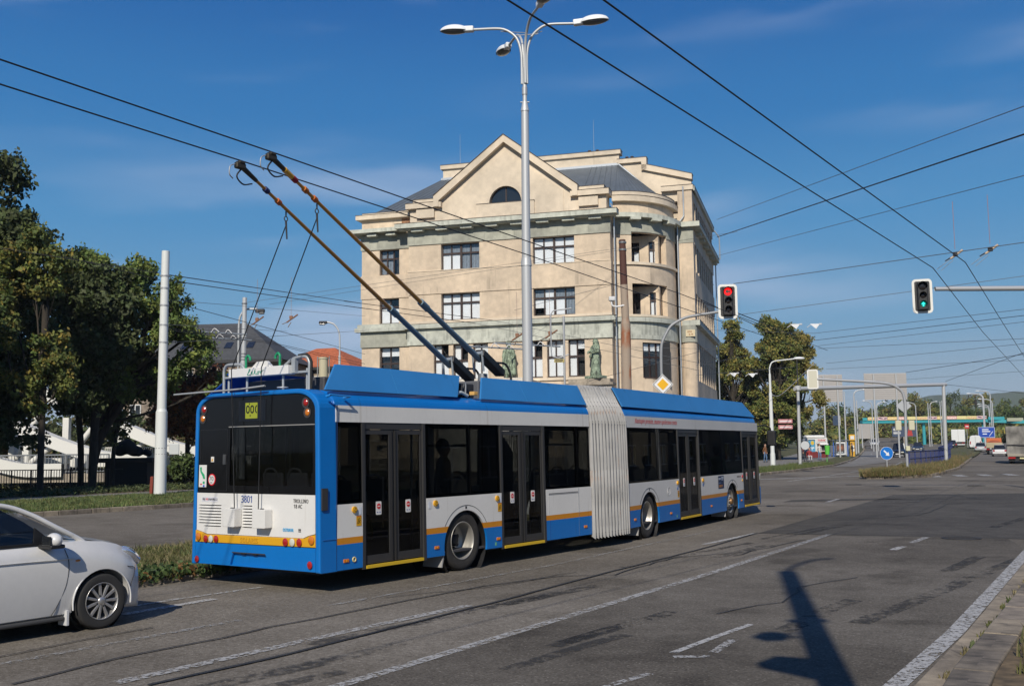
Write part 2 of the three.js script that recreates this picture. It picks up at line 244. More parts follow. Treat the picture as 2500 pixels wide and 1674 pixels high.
// kerbs: one stone each
const mKerbs = [mKerb, textured(tex(512, 2.7, plasterFn(146, 134, 118, 1.4, 51)), .95), textured(tex(512, 1.9, plasterFn(122, 112, 98, 1.4, 57)), .95)];
function kerb(name, pts, wid, top, label, len = 1.0, bottom = -.1) {
  const g = thing(name, label, 'kerb'), r = mulberry(pts.length * 31 + Math.round(pts[0][0] * 10));
  for (let i = 0; i < pts.length - 1; i++) {
    const a = pts[i], b = pts[i + 1], L = Math.hypot(b[0] - a[0], b[1] - a[1]), n = Math.max(1, Math.round(L / len)), ang = -Math.atan2(b[1] - a[1], b[0] - a[0]);
    for (let k = 0; k < n; k++) { const t = (k + .5) / n, x = lerp(a[0], b[0], t), z = lerp(a[1], b[1], t), l = L / n; const m = obj('kerb_stone', rbx(-l / 2 + .008, l / 2 - .008, bottom, top + (r() - .5) * .012, -wid / 2, wid / 2, .018, 1), mKerbs[Math.floor(r() * 3)], g); m.position.set(x, terrain(x, z), z); m.rotation.y = ang + (r() - .5) * .01; }
  }
  return g;
}
kerb('near_kerb', [[-1.3, .5], [3.47, -8.2], [5.3, -11.25], [6.9, -13.95], [9.2, -17.9], [14, -26]].map(([x, z]) => [x + .02, z]), .30, .10, 'pale granite kerb beside the white edge line at the lower right');
struct('grass_verge', flat([[-1.1, .8], [3.64, -8.15], [5.47, -11.2], [7.07, -13.85], [14.2, -26], [30, -20], [10, 6]], .085), mEarth);
// median between the carriageways
const medF = [rw(-22, 2.86), rw(-2.4, 2.86), rw(6, 2.86), rw(14, 3.0), rw(19, 3.2)];
kerb('median_kerb', medF.slice(0, 4), .16, .07, 'low weedy kerb of the grass median behind the bus');
kerb('median_kerb', [rw(-22, 6.5), rw(19, 6.5)], .16, .09, 'far kerb of the grass median along the opposite road', 1.2);
struct('grass_median', flat([rw(-22, 2.93), rw(-2.4, 2.93), rw(6, 2.93), rw(14, 3.07), rw(19, 3.25), rw(19, 6.43), rw(-22, 6.43)], .06), mGrassGround);
kerb('far_kerb', [rw(-30, 19.38), rw(28, 19.38)], .18, .14, 'stone kerb along the far side of the opposite road', 1.1);
struct('grass_verge', flat([rw(-40, 19.46), rw(28, 19.46), rw(28, 27), rw(-40, 27)], .12), mGrassGround);
struct('pavement', flat([rw(-40, 27), rw(28, 27), rw(28, 29.6), rw(-40, 29.6)], .125), mPaving);
struct('grass_bank', flat([rw(-60, 29.6), rw(60, 29.6), rw(60, 37), rw(-60, 37)], .12), mEarth);
// far left verge with pavement and bus stop
const vk = [[-12, -60], [2, -60], [10.5, -61], [14.93, -64.2], [18.96, -71.25], [27.31, -89.22], [36.5, -114], [45.12, -138.25], [62, -186], [80, -240]];
kerb('verge_kerb', vk, .22, .13, 'long pale kerb running past the bus stop and kiosk', 2.0);
const off = (P, d) => { const [L] = ribbonSides(P, d * 2); return L; };
struct('grass_verge', strip(off(vk, .1), off(vk, 2.6), .125, 2, 4), mGrassGround);
struct('pavement', strip(off(vk, 2.6), off(vk, 9.5), .12, 4, 4), mPaving);
struct('grass_bank', strip(off(vk, 9.5), off(vk, 60), .118, 6, 4), mGrassGround);
struct('lay_by', strip([[25.6, -84.5], [33, -103], [45.4, -138.2], [60, -180]], [[27.6, -85.5], [36.4, -103], [48.9, -138.2], [63, -180]], .006, 2, 4), mPaving);
// central island
const islL = [[18.35, -54.9], [18.6, -56.0], [20.5, -60.2], [26.85, -73.4], [32.6, -86.7], [46, -116], [70, -170], [104, -250]], islR = [[19.2, -54.7], [22.2, -56.3], [24.7, -60.9], [30.1, -71.4], [38.4, -89.5], [50, -115], [79, -177], [116, -256]];
struct('grass_island', strip(islL, islR, .16, 3, 4), mGrassGround);
kerb('island_kerb', [islL[4], islL[3], islL[2], islL[1], islL[0], islR[0], islR[1], islR[2], islR[3], islR[4], islR[5]], .2, .17, 'pale kerb round the grassy traffic island with the blue arrow sign', 1.5);

// ---------------------------------------------------------------- grass and weeds
function bladeTuft(n, h, spread, seed) { const r = mulberry(seed), pos = []; for (let i = 0; i < n; i++) { const a = r() * 6.28, d = r() * spread, x = Math.cos(a) * d, z = Math.sin(a) * d, t = r() * 6.28, w = .006 + r() * .007, H = h * (.5 + r() * .7), lx = (r() - .5) * H * .9, lz = (r() - .5) * H * .9, cx = Math.cos(t) * w, cz = Math.sin(t) * w; pos.push(x - cx, 0, z - cz, x + cx, 0, z + cz, x + lx * .4 + cx * .6, H * .65, z + lz * .4 + cz * .6, x - cx, 0, z - cz, x + lx * .4 + cx * .6, H * .65, z + lz * .4 + cz * .6, x + lx * .4 - cx * .6, H * .65, z + lz * .4 - cz * .6, x + lx * .4 - cx * .6, H * .65, z + lz * .4 - cz * .6, x + lx * .4 + cx * .6, H * .65, z + lz * .4 + cz * .6, x + lx, H, z + lz); } const g = new THREE.BufferGeometry(); g.setAttribute('position', new THREE.Float32BufferAttribute(pos, 3)); g.computeVertexNormals(); return g; }
function leafTuft(n, size, spread, H, seed) { const r = mulberry(seed), pos = []; for (let i = 0; i < n; i++) { const a = r() * 6.28, d = Math.sqrt(r()) * spread, c = V(Math.cos(a) * d, r() * H, Math.sin(a) * d), u = V(r() - .5, r() - .3, r() - .5).normalize(), v = V(r() - .5, r() - .5, r() - .5).cross(u).normalize(), s = size * (.6 + r() * .8), q = (x, y) => c.clone().addScaledVector(u, x * s).addScaledVector(v, y * s); const p = [q(-.5, 0), q(0, -.32), q(.55, 0), q(0, .32)]; pos.push(...p[0].toArray(), ...p[1].toArray(), ...p[2].toArray(), ...p[0].toArray(), ...p[2].toArray(), ...p[3].toArray()); } const g = new THREE.BufferGeometry(); g.setAttribute('position', new THREE.Float32BufferAttribute(pos, 3)); g.computeVertexNormals(); return g; }
const mLeaf = new THREE.MeshStandardMaterial({ color: 0xffffff, roughness: .75, side: THREE.DoubleSide });
function scatter(name, geo, spots, colours, label, category, seed, s0 = .7, s1 = 1.4) {
  const m = new THREE.InstancedMesh(geo, mLeaf, spots.length), r = mulberry(seed), o = new THREE.Object3D(), c = new THREE.Color();
  spots.forEach((p, i) => { o.position.set(...p); o.rotation.set((r() - .5) * .3, r() * 6.28, (r() - .5) * .3); o.scale.setScalar(lerp(s0, s1, r())); o.updateMatrix(); m.setMatrixAt(i, o.matrix); const k = colours[Math.floor(r() * colours.length)], v = .7 + r() * .6; c.setRGB(k[0] * v, k[1] * v, k[2] * v); m.setColorAt(i, c); });
  m.name = numbered(name); m.castShadow = m.receiveShadow = true; tag(m, label, category, null, 'stuff'); scene.add(m); return m;
}
const grassCols = [[.085, .095, .028], [.11, .11, .035], [.16, .135, .06], [.06, .08, .022], [.20, .17, .09]];
{
  const r = mulberry(5), tuft = bladeTuft(14, .13, .12, 4), spots = [];
  for (let i = 0; i < 5200; i++) { const s = -7 + r() * 12, w = 2.95 + r() * 3.45; const [x, z] = rw(s, w); spots.push([x, .055, z]); }
  for (let i = 0; i < 2500; i++) { const s = 5 + r() * 13.8, w = 3.2 + r() * 3.2; const [x, z] = rw(s, w); spots.push([x, .055, z]); }
  scatter('median_grass', tuft, spots, grassCols, 'dry yellow green grass growing on the median behind the bus', 'grass', 6);
  const weeds = []; for (let i = 0; i < 620; i++) { const s = -6.5 + r() * 8, w = 2.78 + r() * r() * .9; const [x, z] = rw(s, w); weeds.push([x, .04 + r() * .04, z]); }
  scatter('weeds', leafTuft(15, .065, .17, .11, 3), weeds, [[.035, .075, .018], [.05, .09, .02], [.085, .10, .025], [.03, .055, .016], [.05, .08, .02], [.06, .09, .022], [.17, .09, .03]], 'leafy weeds along the median kerb between the white car and the bus', 'weeds', 7);
  const verge = []; for (let i = 0; i < 9000; i++) { const s = -16 + r() * 36, w = 19.5 + r() * 7.3; const [x, z] = rw(s, w); verge.push([x, .115, z]); }
  scatter('verge_grass', bladeTuft(16, .10, .2, 9), verge, [[.08, .12, .03], [.10, .13, .035], [.13, .13, .045], [.06, .09, .025]], 'green grass on the far verge round the tall pale pole', 'grass', 8);
  const near = []; for (let i = 0; i < 2600; i++) { const t = r(), a = [3.6, -8.0], b = [9.6, -18.2], d = .12 + r() * 2.2; near.push([lerp(a[0], b[0], t) + d * .85, .08, lerp(a[1], b[1], t) + d * .5]); }
  scatter('roadside_grass', bladeTuft(14, .14, .10, 12), near, grassCols, 'tufts of grass behind the kerb at the lower right corner', 'grass', 9);
  const kr = []; for (let i = 0; i < 70; i++) { const t = r(); kr.push([lerp(3.25, 8.9, t) + (r() - .5) * .1, .0, lerp(-8.1, -17.6, t) + (r() - .5) * .1]); }
  scatter('kerb_weeds', bladeTuft(9, .06, .05, 14), kr, grassCols, 'little grass tufts in the joints of the right kerb', 'weeds', 10);
  const isl = []; for (let i = 0; i < 5200; i++) { const k = r() * r() * 5.98, j = Math.floor(k), t = k - j, q = .04 + r() * .92, L = [lerp(islL[j][0], islL[j + 1][0], t), lerp(islL[j][1], islL[j + 1][1], t)], R = [lerp(islR[j][0], islR[j + 1][0], t), lerp(islR[j][1], islR[j + 1][1], t)]; const x = lerp(L[0], R[0], q), z = lerp(L[1], R[1], q); isl.push([x, terrain(x, z) + .15, z]); }
  scatter('island_grass', bladeTuft(14, .26, .3, 17), isl, [[.12, .11, .035], [.17, .13, .06], [.09, .11, .03], [.20, .14, .06]], 'tall dry grass on the traffic island with the blue railing', 'grass', 11);
  const lv = []; for (let i = 0; i < 3000; i++) { const k = r() * 3, j = Math.floor(k) + 2, t = k % 1, d = r() * 2.4 + .15; const x = lerp(vk[j][0], vk[j + 1][0], t), z = lerp(vk[j][1], vk[j + 1][1], t); lv.push([x - d * .9, .12 + terrain(x, z), z - d * .4]); }
  scatter('verge_grass', bladeTuft(10, .22, .25, 19), lv, [[.08, .11, .03], [.11, .12, .04], [.07, .10, .028]], 'mown green grass strip in front of the bus stop pavement', 'grass', 12);
}
// ---------------------------------------------------------------- corner building
const mFrameBrown = rs(.035, .018, .014, .55), mBlind = rs(.80, .81, .84, .9), mCurtain = textured(tex(256, .5, (x, y) => { const v = 120 + 70 * Math.sin(x * 6.283 * 4 + 2 * vn(x * 6, y * 2, 6, 4)) * .4 + 30 * vn(x * 40, y * 3, 40, 2); return [v * .92, v * .97, v * 1.04]; }), .95), mRoom = rs(.02, .021, .024, .9), mRoofMetal = textured(tex(512, 5, plasterFn(104, 112, 118, .5, 61)), .5, { metalness: .3 }), mFlash = rs(.42, .45, .48, .5, .4), mPipe = rs(.46, .49, .52, .4, .5), mCoping = rs(.10, .075, .06, .7);
const bld = thing('corner_building', 'four storey beige corner building with triangular gable and green bands', 'building', [7.81, 0, -81.0], -16 * Math.PI / 180);
{
  const BP = (name, gs, mat, parent = bld) => obj(name, gs, mat, parent);
  // box helpers in (u, v, w): w is the depth behind the main front
  const ub = (u0, u1, v0, v1, w0, w1) => bx(u0, u1, v0, v1, -w1, -w0);
  const wallHoles = (u0, u1, v0, v1, holes, w, th) => ext(rect(u0, u1, v0, v1), th, holes.map(h => rect(...h))).translate(0, 0, -w - th);
  function win(u0, u1, v0, v1, w, cols, trans, kinds, parent = bld, rec = .30) { // cols: columns; trans: heights where bars cross; kinds: one letter for each pane, row by row from the top
    const fr = [], fw = .075, zf = -w - rec;
    fr.push(bx(u0, u0 + fw, v0, v1, zf - .06, zf), bx(u1 - fw, u1, v0, v1, zf - .06, zf), bx(u0 + fw, u1 - fw, v1 - fw, v1, zf - .06, zf), bx(u0 + fw, u1 - fw, v0, v0 + fw, zf - .06, zf));
    const xs = [u0 + fw]; for (let c = 1; c < cols; c++) xs.push(lerp(u0, u1, c / cols)); xs.push(u1 - fw);
    const ys = [v1 - fw, ...trans, v0 + fw];
    for (let c = 1; c < cols; c++) { const t = cols === 4 && c === 2 ? .09 : .055; fr.push(bx(xs[c] - t, xs[c] + t, v0 + fw, v1 - fw, zf - .062, zf + (c === 2 ? .025 : .006))); }
    for (const y of trans) fr.push(bx(u0 + fw, u1 - fw, y - .07, y + .07, zf - .064, zf + .014));
    const W = BP('window', fr, mFrameBrown, parent);
    let k = 0;
    for (let j = 0; j < ys.length - 1; j++) for (let c = 0; c < cols; c++) {
      const a = xs[c] + (c ? .045 : 0), b = xs[c + 1] - (c < cols - 1 ? .045 : 0), t = ys[j] - (j ? .06 : 0), s = ys[j + 1] + (j < ys.length - 2 ? .06 : 0), kd = kinds[k++ % kinds.length];
      obj('pane', bx(a, b, s, t, zf - .045, zf - .037), paneGlass, W);
      if (kd === 'W') obj('blind', bx(a, b, s, t, zf - .12, zf - .11), mBlind, W); else if (kd === 'C') obj('curtain', bx(a, b, s, t, zf - .15, zf - .14), mCurtain, W);
      else if (kd === 'H') obj('blind', bx(a, b, lerp(s, t, .45), t, zf - .12, zf - .11), mBlind, W);
    }
    obj('reveal', [bx(u0 - .02, u1 + .02, v0 - .02, v1 + .02, zf - .62, zf - .6), bx(u0 - .03, u0 - .004, v0, v1, zf - .6, zf - .005), bx(u1 + .004, u1 + .03, v0, v1, zf - .6, zf - .005)], mRoom, W);
    obj('sill', bx(u0 - .04, u1 + .04, v0 - .05, v0 - .005, -w - rec, -w + .05), mCoping, W);
    return W;
  }
  const HW = [[-14.11, -10.8], [-6.3, -2.9]], GW = [[-14.79, -13.49], [-13.11, -11.83], [-11.41, -10.14], [-6.95, -5.63], [-5.25, -3.91], [-3.52, -2.2]];
  const LOW = [[-14.6, -12.9], [-12.2, -10.5], [-6.6, -4.9], [-4.2, -2.5]];
  const holes = []; for (const [a, b] of HW) holes.push([a, b, 16.4, 18.56], [a, b, 12.26, 14.44]); for (const [a, b] of GW) holes.push([a, b, 7.36, 10.27]); for (const [a, b] of LOW) holes.push([a, b, 2.6, 5.6]);
  BP('front_wall', wallHoles(-16.95, 0, 0, 20.4, holes, 0, .5), mBeige);
  BP('side_wall', ub(-.45, -.02, 0, 20.4, .5, 3.5), mBeige); BP('side_wall', ub(-16.93, -16.5, 0, 20.4, .5, 1.5), mBeige); BP('loggia_side_wall', ub(3.0, 3.28, 12, 18.8, 3.4, 7), mBeige);
  const wh = [[-19.86, -18.08, 16.43, 18.55], [-19.86, -18.1, 12.3, 14.4], [-19.86, -18.08, 7.4, 10.32], [-19.86, -18.08, 2.6, 5.6]];
  BP('wing_wall', [wallHoles(-21.48, -16.9, 0, 21.2, wh, .7, .5), ub(-21.48, -21.0, 0, 21.2, 1.2, 22)], mBeige);
  BP('core', [ub(-20.9, -.5, 0, 21.4, 3.2, 22)], mRoom); BP('core', ub(-.5, 5.1, 0, 21, 8.6, 22), mRoom);
  // windows
  const P = ['CCCCWWCC', 'WWWWWWWW', 'WWWWWWWW', 'CWCCHWWC'];
  win(...HW[0], 16.4, 18.56, 0, 4, [17.78], P[0]); win(...HW[1], 16.4, 18.56, 0, 4, [17.78], P[1]); win(...HW[0], 12.26, 14.44, 0, 4, [13.68], P[2]); win(...HW[1], 12.26, 14.44, 0, 4, [13.68], P[3]);
  const GP = ['WDWW', 'WDWW', 'WWWW', 'WDWW', 'WWWW', 'WHWD']; GW.forEach(([a, b], i) => win(a, b, 7.36, 10.27, 0, 2, [8.95], GP[i]));
  LOW.forEach(([a, b]) => win(a, b, 2.6, 5.6, 0, 2, [4.5], 'DDDD'));
  win(...wh[0], .7, 3, [17.8], 'CCDCCD'); win(...wh[1], .7, 2, [13.7], 'CDWW'); win(...wh[2], .7, 2, [8.95], 'HHDD'); win(...wh[3], .7, 2, [4.5], 'DDDD');
  // string courses and bands
  BP('spandrel_band', [ub(-17.03, .05, 14.47, 16.36, -.07, .02)], mBeige);
  BP('sill_band', [ub(-17.05, .06, 12.0, 12.24, -.14, .02), ub(-17.02, .04, 16.36, 16.41, -.11, .02), ub(-17.02, .04, 7.08, 7.3, -.12, .02)], mBeigeLight);
  BP('lower_frieze', ub(-17.05, .07, 10.29, 11.62, -.13, .02), mGreenPale); BP('upper_frieze', ub(-17.02, .06, 18.6, 19.84, -.09, .02), mGreen);
  BP('lower_cornice', [ub(-17.35, .36, 11.62, 11.86, -.42, .05), ub(-17.25, .26, 11.86, 12.0, -.32, .05)], mGreenPale);
  BP('upper_cornice', [ub(-17.85, .72, 19.94, 20.32, -.92, .1), ub(-17.6, .5, 19.84, 19.94, -.7, .1)], mGreenPale); BP('cornice_flashing', [ub(-17.88, .75, 20.32, 20.35, -.95, .1), ub(-17.38, .39, 12.0, 12.02, -.35, .1)], mCoping);
  for (let k = 0; k < 8; k++) { const c = -16.0 + k * 2.13; BP('bracket', ub(c - .5, c + .5, 19.66, 19.84, -.62, .0), mGreenPale); }
  for (const [a, b] of [[-21.55, -17.0]]) {
    BP('wing_spandrel', ub(a, b, 14.43, 16.4, .63, .72), mBeige); BP('wing_lower_frieze', ub(a, b, 10.33, 11.62, .57, .72), mGreen); BP('wing_upper_frieze', ub(a, b, 18.58, 19.86, .61, .72), mGreen);
    BP('wing_lower_cornice', [ub(-21.95, b + .1, 11.62, 11.95, .25, .75), ub(-21.8, b, 11.95, 12.27, .5, .72)], mGreenPale); BP('wing_upper_cornice', [ub(-22.35, b - .4, 19.94, 20.26, -.25, .8), ub(-22.35, -21.4, 19.94, 20.26, .8, 6)], mGreenPale);
    BP('wing_parapet', [ub(-21.9, b, 21.2, 21.57, .3, 1.2), ub(-21.48, b, 21.57, 21.8, .75, 1.2), ub(-21.9, -21.4, 21.2, 21.57, 1.2, 8)], mBeigeLight); BP('parapet_flashing', [ub(-21.93, b, 21.57, 21.6, .27, .75), ub(-21.5, b, 21.8, 21.83, .72, 1.2)], mCoping);
    for (const c of [-20.3, -18.6]) BP('bracket', ub(c - .42, c + .42, 19.66, 19.86, .0, .68), mGreenPale);
    BP('bare_brick', ub(-17.85, -17.0, 20.5, 21.15, .69, .72), textured(tex(256, 1.2, plasterFn(150, 112, 84, 2.2, 71)), 1));
  }
  // attic blocks left and right of the gable
  for (const s of [0, 1]) {
    const m = (u) => s ? -17.1 - u : u, q = (u0, u1, ...r) => ub(Math.min(m(u0), m(u1)), Math.max(m(u0), m(u1)), ...r);
    BP('attic_block', [q(-3.05, -.25, 20.35, 21.68, .08, 1.4), q(-2.7, -.45, 22.1, 22.5, .2, 1.3)], mBeigeLight);
    BP('attic_coping', q(-3.1, .02, 21.66, 22.1, -.3, 1.4), mBeigeLight); BP('attic_flashing', [q(-3.1, .05, 22.1, 22.13, -.33, 1.4), q(-2.7, -.42, 22.5, 22.53, .17, 1.3)], mCoping); BP('attic_panel', q(-2.45, -.88, 20.84, 21.6, -.16, .1), mBeigeLight);
  }
  // gable with raking cornice, panel and half-round window
  const cu = -8.56, hw = 5.58, hy = 22.25, ay = 26.62, arc = (r, n = 18, cy = 21.66) => { const o = []; for (let i = 0; i <= n; i++) { const a = Math.PI * i / n; o.push([cu + r * Math.cos(a), cy + r * Math.sin(a)]); } return o; };
  BP('gable_wall', ext([[cu - hw, 20.3], [cu + hw, 20.3], [cu + hw, hy], [cu, ay], [cu - hw, hy]], .4, [arc(1.36)]).translate(0, 0, -.5), mBeigeLight);
  const off2 = .62, pw = 4.85, py = 22.35; BP('gable_panel', ext([[cu - pw, 20.42], [cu + pw, 20.42], [cu + pw, py - .05], [cu, 25.86], [cu - pw, py - .05]], .05, [arc(1.36)]).translate(0, 0, -.105), mBeigeLight);
  BP('raking_cornice', [1, -1].map(s => { const P = [[cu, ay - .02], [cu + s * (hw + .05), hy - .08], [cu + s * (hw + .05), 21.7], [cu + s * (hw + .5), 21.7], [cu + s * (hw + .5), hy + .32], [cu, ay + .6]]; return ext(s > 0 ? P.slice().reverse() : P, .75).translate(0, 0, -.4); }), mBeigeLight);
  BP('gable_flashing', [1, -1].map(s => { const P = [[cu, ay + .605], [cu + s * (hw + .53), hy + .325], [cu + s * (hw + .53), hy + .36], [cu, ay + .65]]; return ext(s > 0 ? P.slice().reverse() : P, .85).translate(0, 0, -.43); }), mCoping);
  { const o = arc(1.82), i = arc(1.36).reverse(); BP('arch_surround', ext([...o, ...i], .09).translate(0, 0, -.105), mBeigeLight); }
  BP('arch_apron', [ub(cu - 2.42, cu + 2.45, 20.42, 21.64, -.08, .1)], mBeigeLight); BP('apron_flashing', ub(cu - 2.45, cu + 2.48, 21.64, 21.67, -.12, .1), mCoping);
  { const w = BP('arch_window', [ext([...arc(1.36), ...arc(1.28).reverse()], .1).translate(0, 0, -.4), bx(cu - .05, cu + .05, 21.66, 22.95, -.4, -.3), bx(cu - 1.36, cu + 1.36, 21.66, 21.74, -.398, -.3)], mFrameBrown); obj('pane', ext(arc(1.3).filter(p => p[0] <= cu + .001).concat([[cu, 21.66]]), .01).translate(0, 0, -.36), darkGlass, w); obj('pane', ext([[cu, 21.66]].concat(arc(1.3).filter(p => p[0] >= cu - .001)), .01).translate(0, 0, -.36), darkGlass, w); obj('reveal', bx(cu - 1.5, cu + 1.5, 21.5, 23.2, -.8, -.75), mRoom, w); }
  // metal roofs with standing seams
  const quad = (a, b, c, d) => { const g = new THREE.BufferGeometry(); g.setAttribute('position', new THREE.Float32BufferAttribute([...a, ...b, ...c, ...a, ...c, ...d], 3)); g.computeVertexNormals(); return g; };
  const e = (u, v, w) => [u, v, -w];
  const gr = BP('gable_roof', [quad(e(cu, 27.1, .3), e(cu + hw + .4, 22.5, .3), e(cu + hw + .4, 22.5, 8), e(cu, 27.1, 8)), quad(e(cu - hw - .4, 22.5, .3), e(cu, 27.1, .3), e(cu, 27.1, 8), e(cu - hw - .4, 22.5, 8))], mRoofMetal);
  const RT = [26.2, 8], RE = [21.7, 1.35];
  const roof = BP('roof', [quad(e(-21.2, RE[0], RE[1]), e(.4, RE[0], RE[1]), e(-.74, RT[0], RT[1]), e(-16.85, RT[0], RT[1])), quad(e(-21.2, RE[0], 20), e(-21.2, RE[0], RE[1]), e(-16.85, RT[0], RT[1]), e(-16.85, RT[0], 20))], mRoofMetal);
  for (let k = 0; k < 36; k++) { const t = k / 36, u0 = lerp(-20.9, .3, t), u1 = lerp(-16.6, -.74, t); if (u0 > -14.5 && u0 < -2.9) continue; obj('roof_seam', tb(e(u0, RE[0] + .02, RE[1]), e(u1, RT[0] + .02, RT[1]), .022, .022, 4), mRoofMetal, roof); }
  // conical corner roof following the bay
  const EL = (a, b, t) => [-.2 + a * Math.sin(t), 6.7 - b * Math.cos(t)]; // bay ellipse, t from 0 (front) to pi/2 (right)
  { const pos = [], N = 14; for (let i = 0; i < N; i++) { const p = EL(4.4, 5.5, i / N * 1.5), q = EL(4.4, 5.5, (i + 1) / N * 1.5); pos.push(...e(p[0], 21.75, p[1]), ...e(q[0], 21.75, q[1]), ...e(-.74, 26.2, 8)); } const g = new THREE.BufferGeometry(); g.setAttribute('position', new THREE.Float32BufferAttribute(pos, 3)); g.computeVertexNormals(); const cr = BP('corner_roof', g, mRoofMetal); for (let i = 1; i < N; i++) { const p = EL(4.4, 5.5, i / N * 1.5); obj('roof_seam', tb(e(p[0], 21.77, p[1]), e(-.74, 26.22, 8), .022, .01, 4), mRoofMetal, cr); } }
  BP('roof_flashing', [ub(-16.9, -.6, 26.0, 26.3, 7.85, 8.0), tb(e(-.6, 26.2, 7.95), e(3.9, 21.9, 7.2), .09, .09, 6), ub(-21.3, -16.9, 21.66, 21.8, 1.25, 1.4)], mFlash);
  // ridge parapets and stepped gable wall
  BP('ridge_parapet', ub(-16.75, -.55, 24, 27.1, 8, 8.6), mBeigeLight); BP('ridge_coping', ub(-16.95, -.38, 27.1, 27.46, 7.8, 8.8), mBeigeLight); BP('ridge_flashing', ub(-16.98, -.35, 27.46, 27.5, 7.77, 8.83), mCoping);
  BP('stepped_gable', ext([[-.7, 20], [5.6, 20], [5.6, 24.5], [1.75, 25.6], [1.75, 26.3], [-.7, 26.3]], .5).translate(0, 0, -8.6), mBeigeLight);
  BP('gable_coping', [ub(-.72, 1.85, 26.22, 26.6, 7.85, 8.75), ub(1.4, 1.85, 25.5, 26.22, 7.85, 8.75), ext([[1.4, 25.55], [1.85, 25.42], [5.68, 24.33], [5.68, 24.79], [1.85, 25.94], [1.4, 26.0]], .9).translate(0, 0, -8.75)], mBeigeLight);
  BP('gable_capping', [ub(-.72, 1.88, 26.6, 26.64, 7.82, 8.78), ext([[1.85, 25.945], [5.72, 24.795], [5.72, 24.84], [1.85, 25.99]], .96).translate(0, 0, -8.78)], mCoping);
  for (const [u, v, w] of [[-3.2, 27.46, 8.3], [-2.5, 27.46, 8.3], [.1, 26.6, 8.3], [.55, 26.6, 8.3]]) BP('vent_cowl', [tb(e(u, v, w), e(u, v + .22, w), .06), tb(e(u, v + .22, w), e(u, v + .27, w), .16, .14)], mCoping);
  for (const [u, v, w, h] of [[-15.2, 27.46, 8.3, 2.9], [-2.8, 27.46, 8.3, 3.0]]) BP('lightning_rod', tb(e(u, v, w), e(u, v + h, w), .018, .008, 5), mGalv);
  // curved corner bay
  function arcSlab(a0, b0, th, t0, t1, v0, v1, n = 16) { // solid curved wall piece
    const pos = [], out = (t) => EL(a0, b0, t), inn = (t) => EL(a0 - th, b0 - th, t), Q = (A, B, C, D) => pos.push(...A, ...B, ...C, ...A, ...C, ...D);
    for (let i = 0; i < n; i++) { const s = lerp(t0, t1, i / n), f = lerp(t0, t1, (i + 1) / n), p = out(s), q = out(f), r = inn(f), k = inn(s); Q(e(p[0], v0, p[1]), e(q[0], v0, q[1]), e(q[0], v1, q[1]), e(p[0], v1, p[1])); Q(e(r[0], v0, r[1]), e(k[0], v0, k[1]), e(k[0], v1, k[1]), e(r[0], v1, r[1])); Q(e(p[0], v1, p[1]), e(q[0], v1, q[1]), e(r[0], v1, r[1]), e(k[0], v1, k[1])); Q(e(k[0], v0, k[1]), e(r[0], v0, r[1]), e(q[0], v0, q[1]), e(p[0], v0, p[1])); }
    for (const [t, f] of [[t0, 1], [t1, 0]]) { const p = out(t), k = inn(t); if (f) Q(e(k[0], v0, k[1]), e(p[0], v0, p[1]), e(p[0], v1, p[1]), e(k[0], v1, k[1])); else Q(e(p[0], v0, p[1]), e(k[0], v0, k[1]), e(k[0], v1, k[1]), e(p[0], v1, p[1])); }
    const g = new THREE.BufferGeometry(); g.setAttribute('position', new THREE.Float32BufferAttribute(pos, 3)); g.computeVertexNormals(); return g;
  }
  const A = 4.45, Bb = 5.5, T0 = .05, T1 = 1.56, ta = .37, tb1 = 1.12, wa = .53, wb = .98;
  BP('bay_wall', [arcSlab(A, Bb, .35, T0, T1, 0, 7.2), arcSlab(A, Bb, .35, T0, wa, 7.2, 10.0), arcSlab(A, Bb, .35, wb, T1, 7.2, 10.0), arcSlab(A, Bb, .35, T0, T1, 10.0, 12.2), arcSlab(A, Bb, .35, T0, ta, 12.2, 14.7), arcSlab(A, Bb, .5, tb1, T1, 12.2, 14.7), arcSlab(A, Bb, .35, T0, T1, 14.7, 16.3), arcSlab(A, Bb, .35, T0, ta, 16.3, 18.8), arcSlab(A, Bb, .5, tb1, T1, 16.3, 18.8), arcSlab(A, Bb, .35, T0, T1, 18.8, 20)], mBeige);
  BP('bay_attic', [arcSlab(A - .05, Bb - .05, .35, T0, T1, 20.3, 21.3)], mBeige); BP('bay_attic_coping', [arcSlab(A + .32, Bb + .32, .7, T0, T1, 21.3, 21.75), arcSlab(A + .12, Bb + .12, .5, T0, T1, 21.75, 22.12)], mBeigeLight); BP('bay_flashing', [arcSlab(A + .35, Bb + .35, .3, T0, T1, 21.75, 21.78), arcSlab(A + .15, Bb + .15, .5, T0, T1, 22.12, 22.15)], mCoping);
  BP('bay_cornice', [arcSlab(A + .62, Bb + .62, 1.0, T0, T1, 19.95, 20.3)], mGreenPale); BP('bay_lower_cornice', [arcSlab(A + .32, Bb + .32, .6, T0, T1, 11.62, 11.98)], mGreenPale);
  BP('bay_frieze', [arcSlab(A + .06, Bb + .06, .3, T0, ta, 18.62, 19.95), arcSlab(A + .06, Bb + .06, .3, ta, tb1, 18.85, 19.95), arcSlab(A + .06, Bb + .06, .3, tb1, T1, 18.62, 19.95)], mGreen); BP('bay_lower_frieze', arcSlab(A + .08, Bb + .08, .3, T0, T1, 10.27, 11.62), mGreenPale);
  BP('balcony_rail', [arcSlab(A + .16, Bb + .16, .5, T0, T1, 16.2, 16.42), arcSlab(A + .14, Bb + .14, .5, T0, T1, 12.05, 12.22)], mBeigeLight);
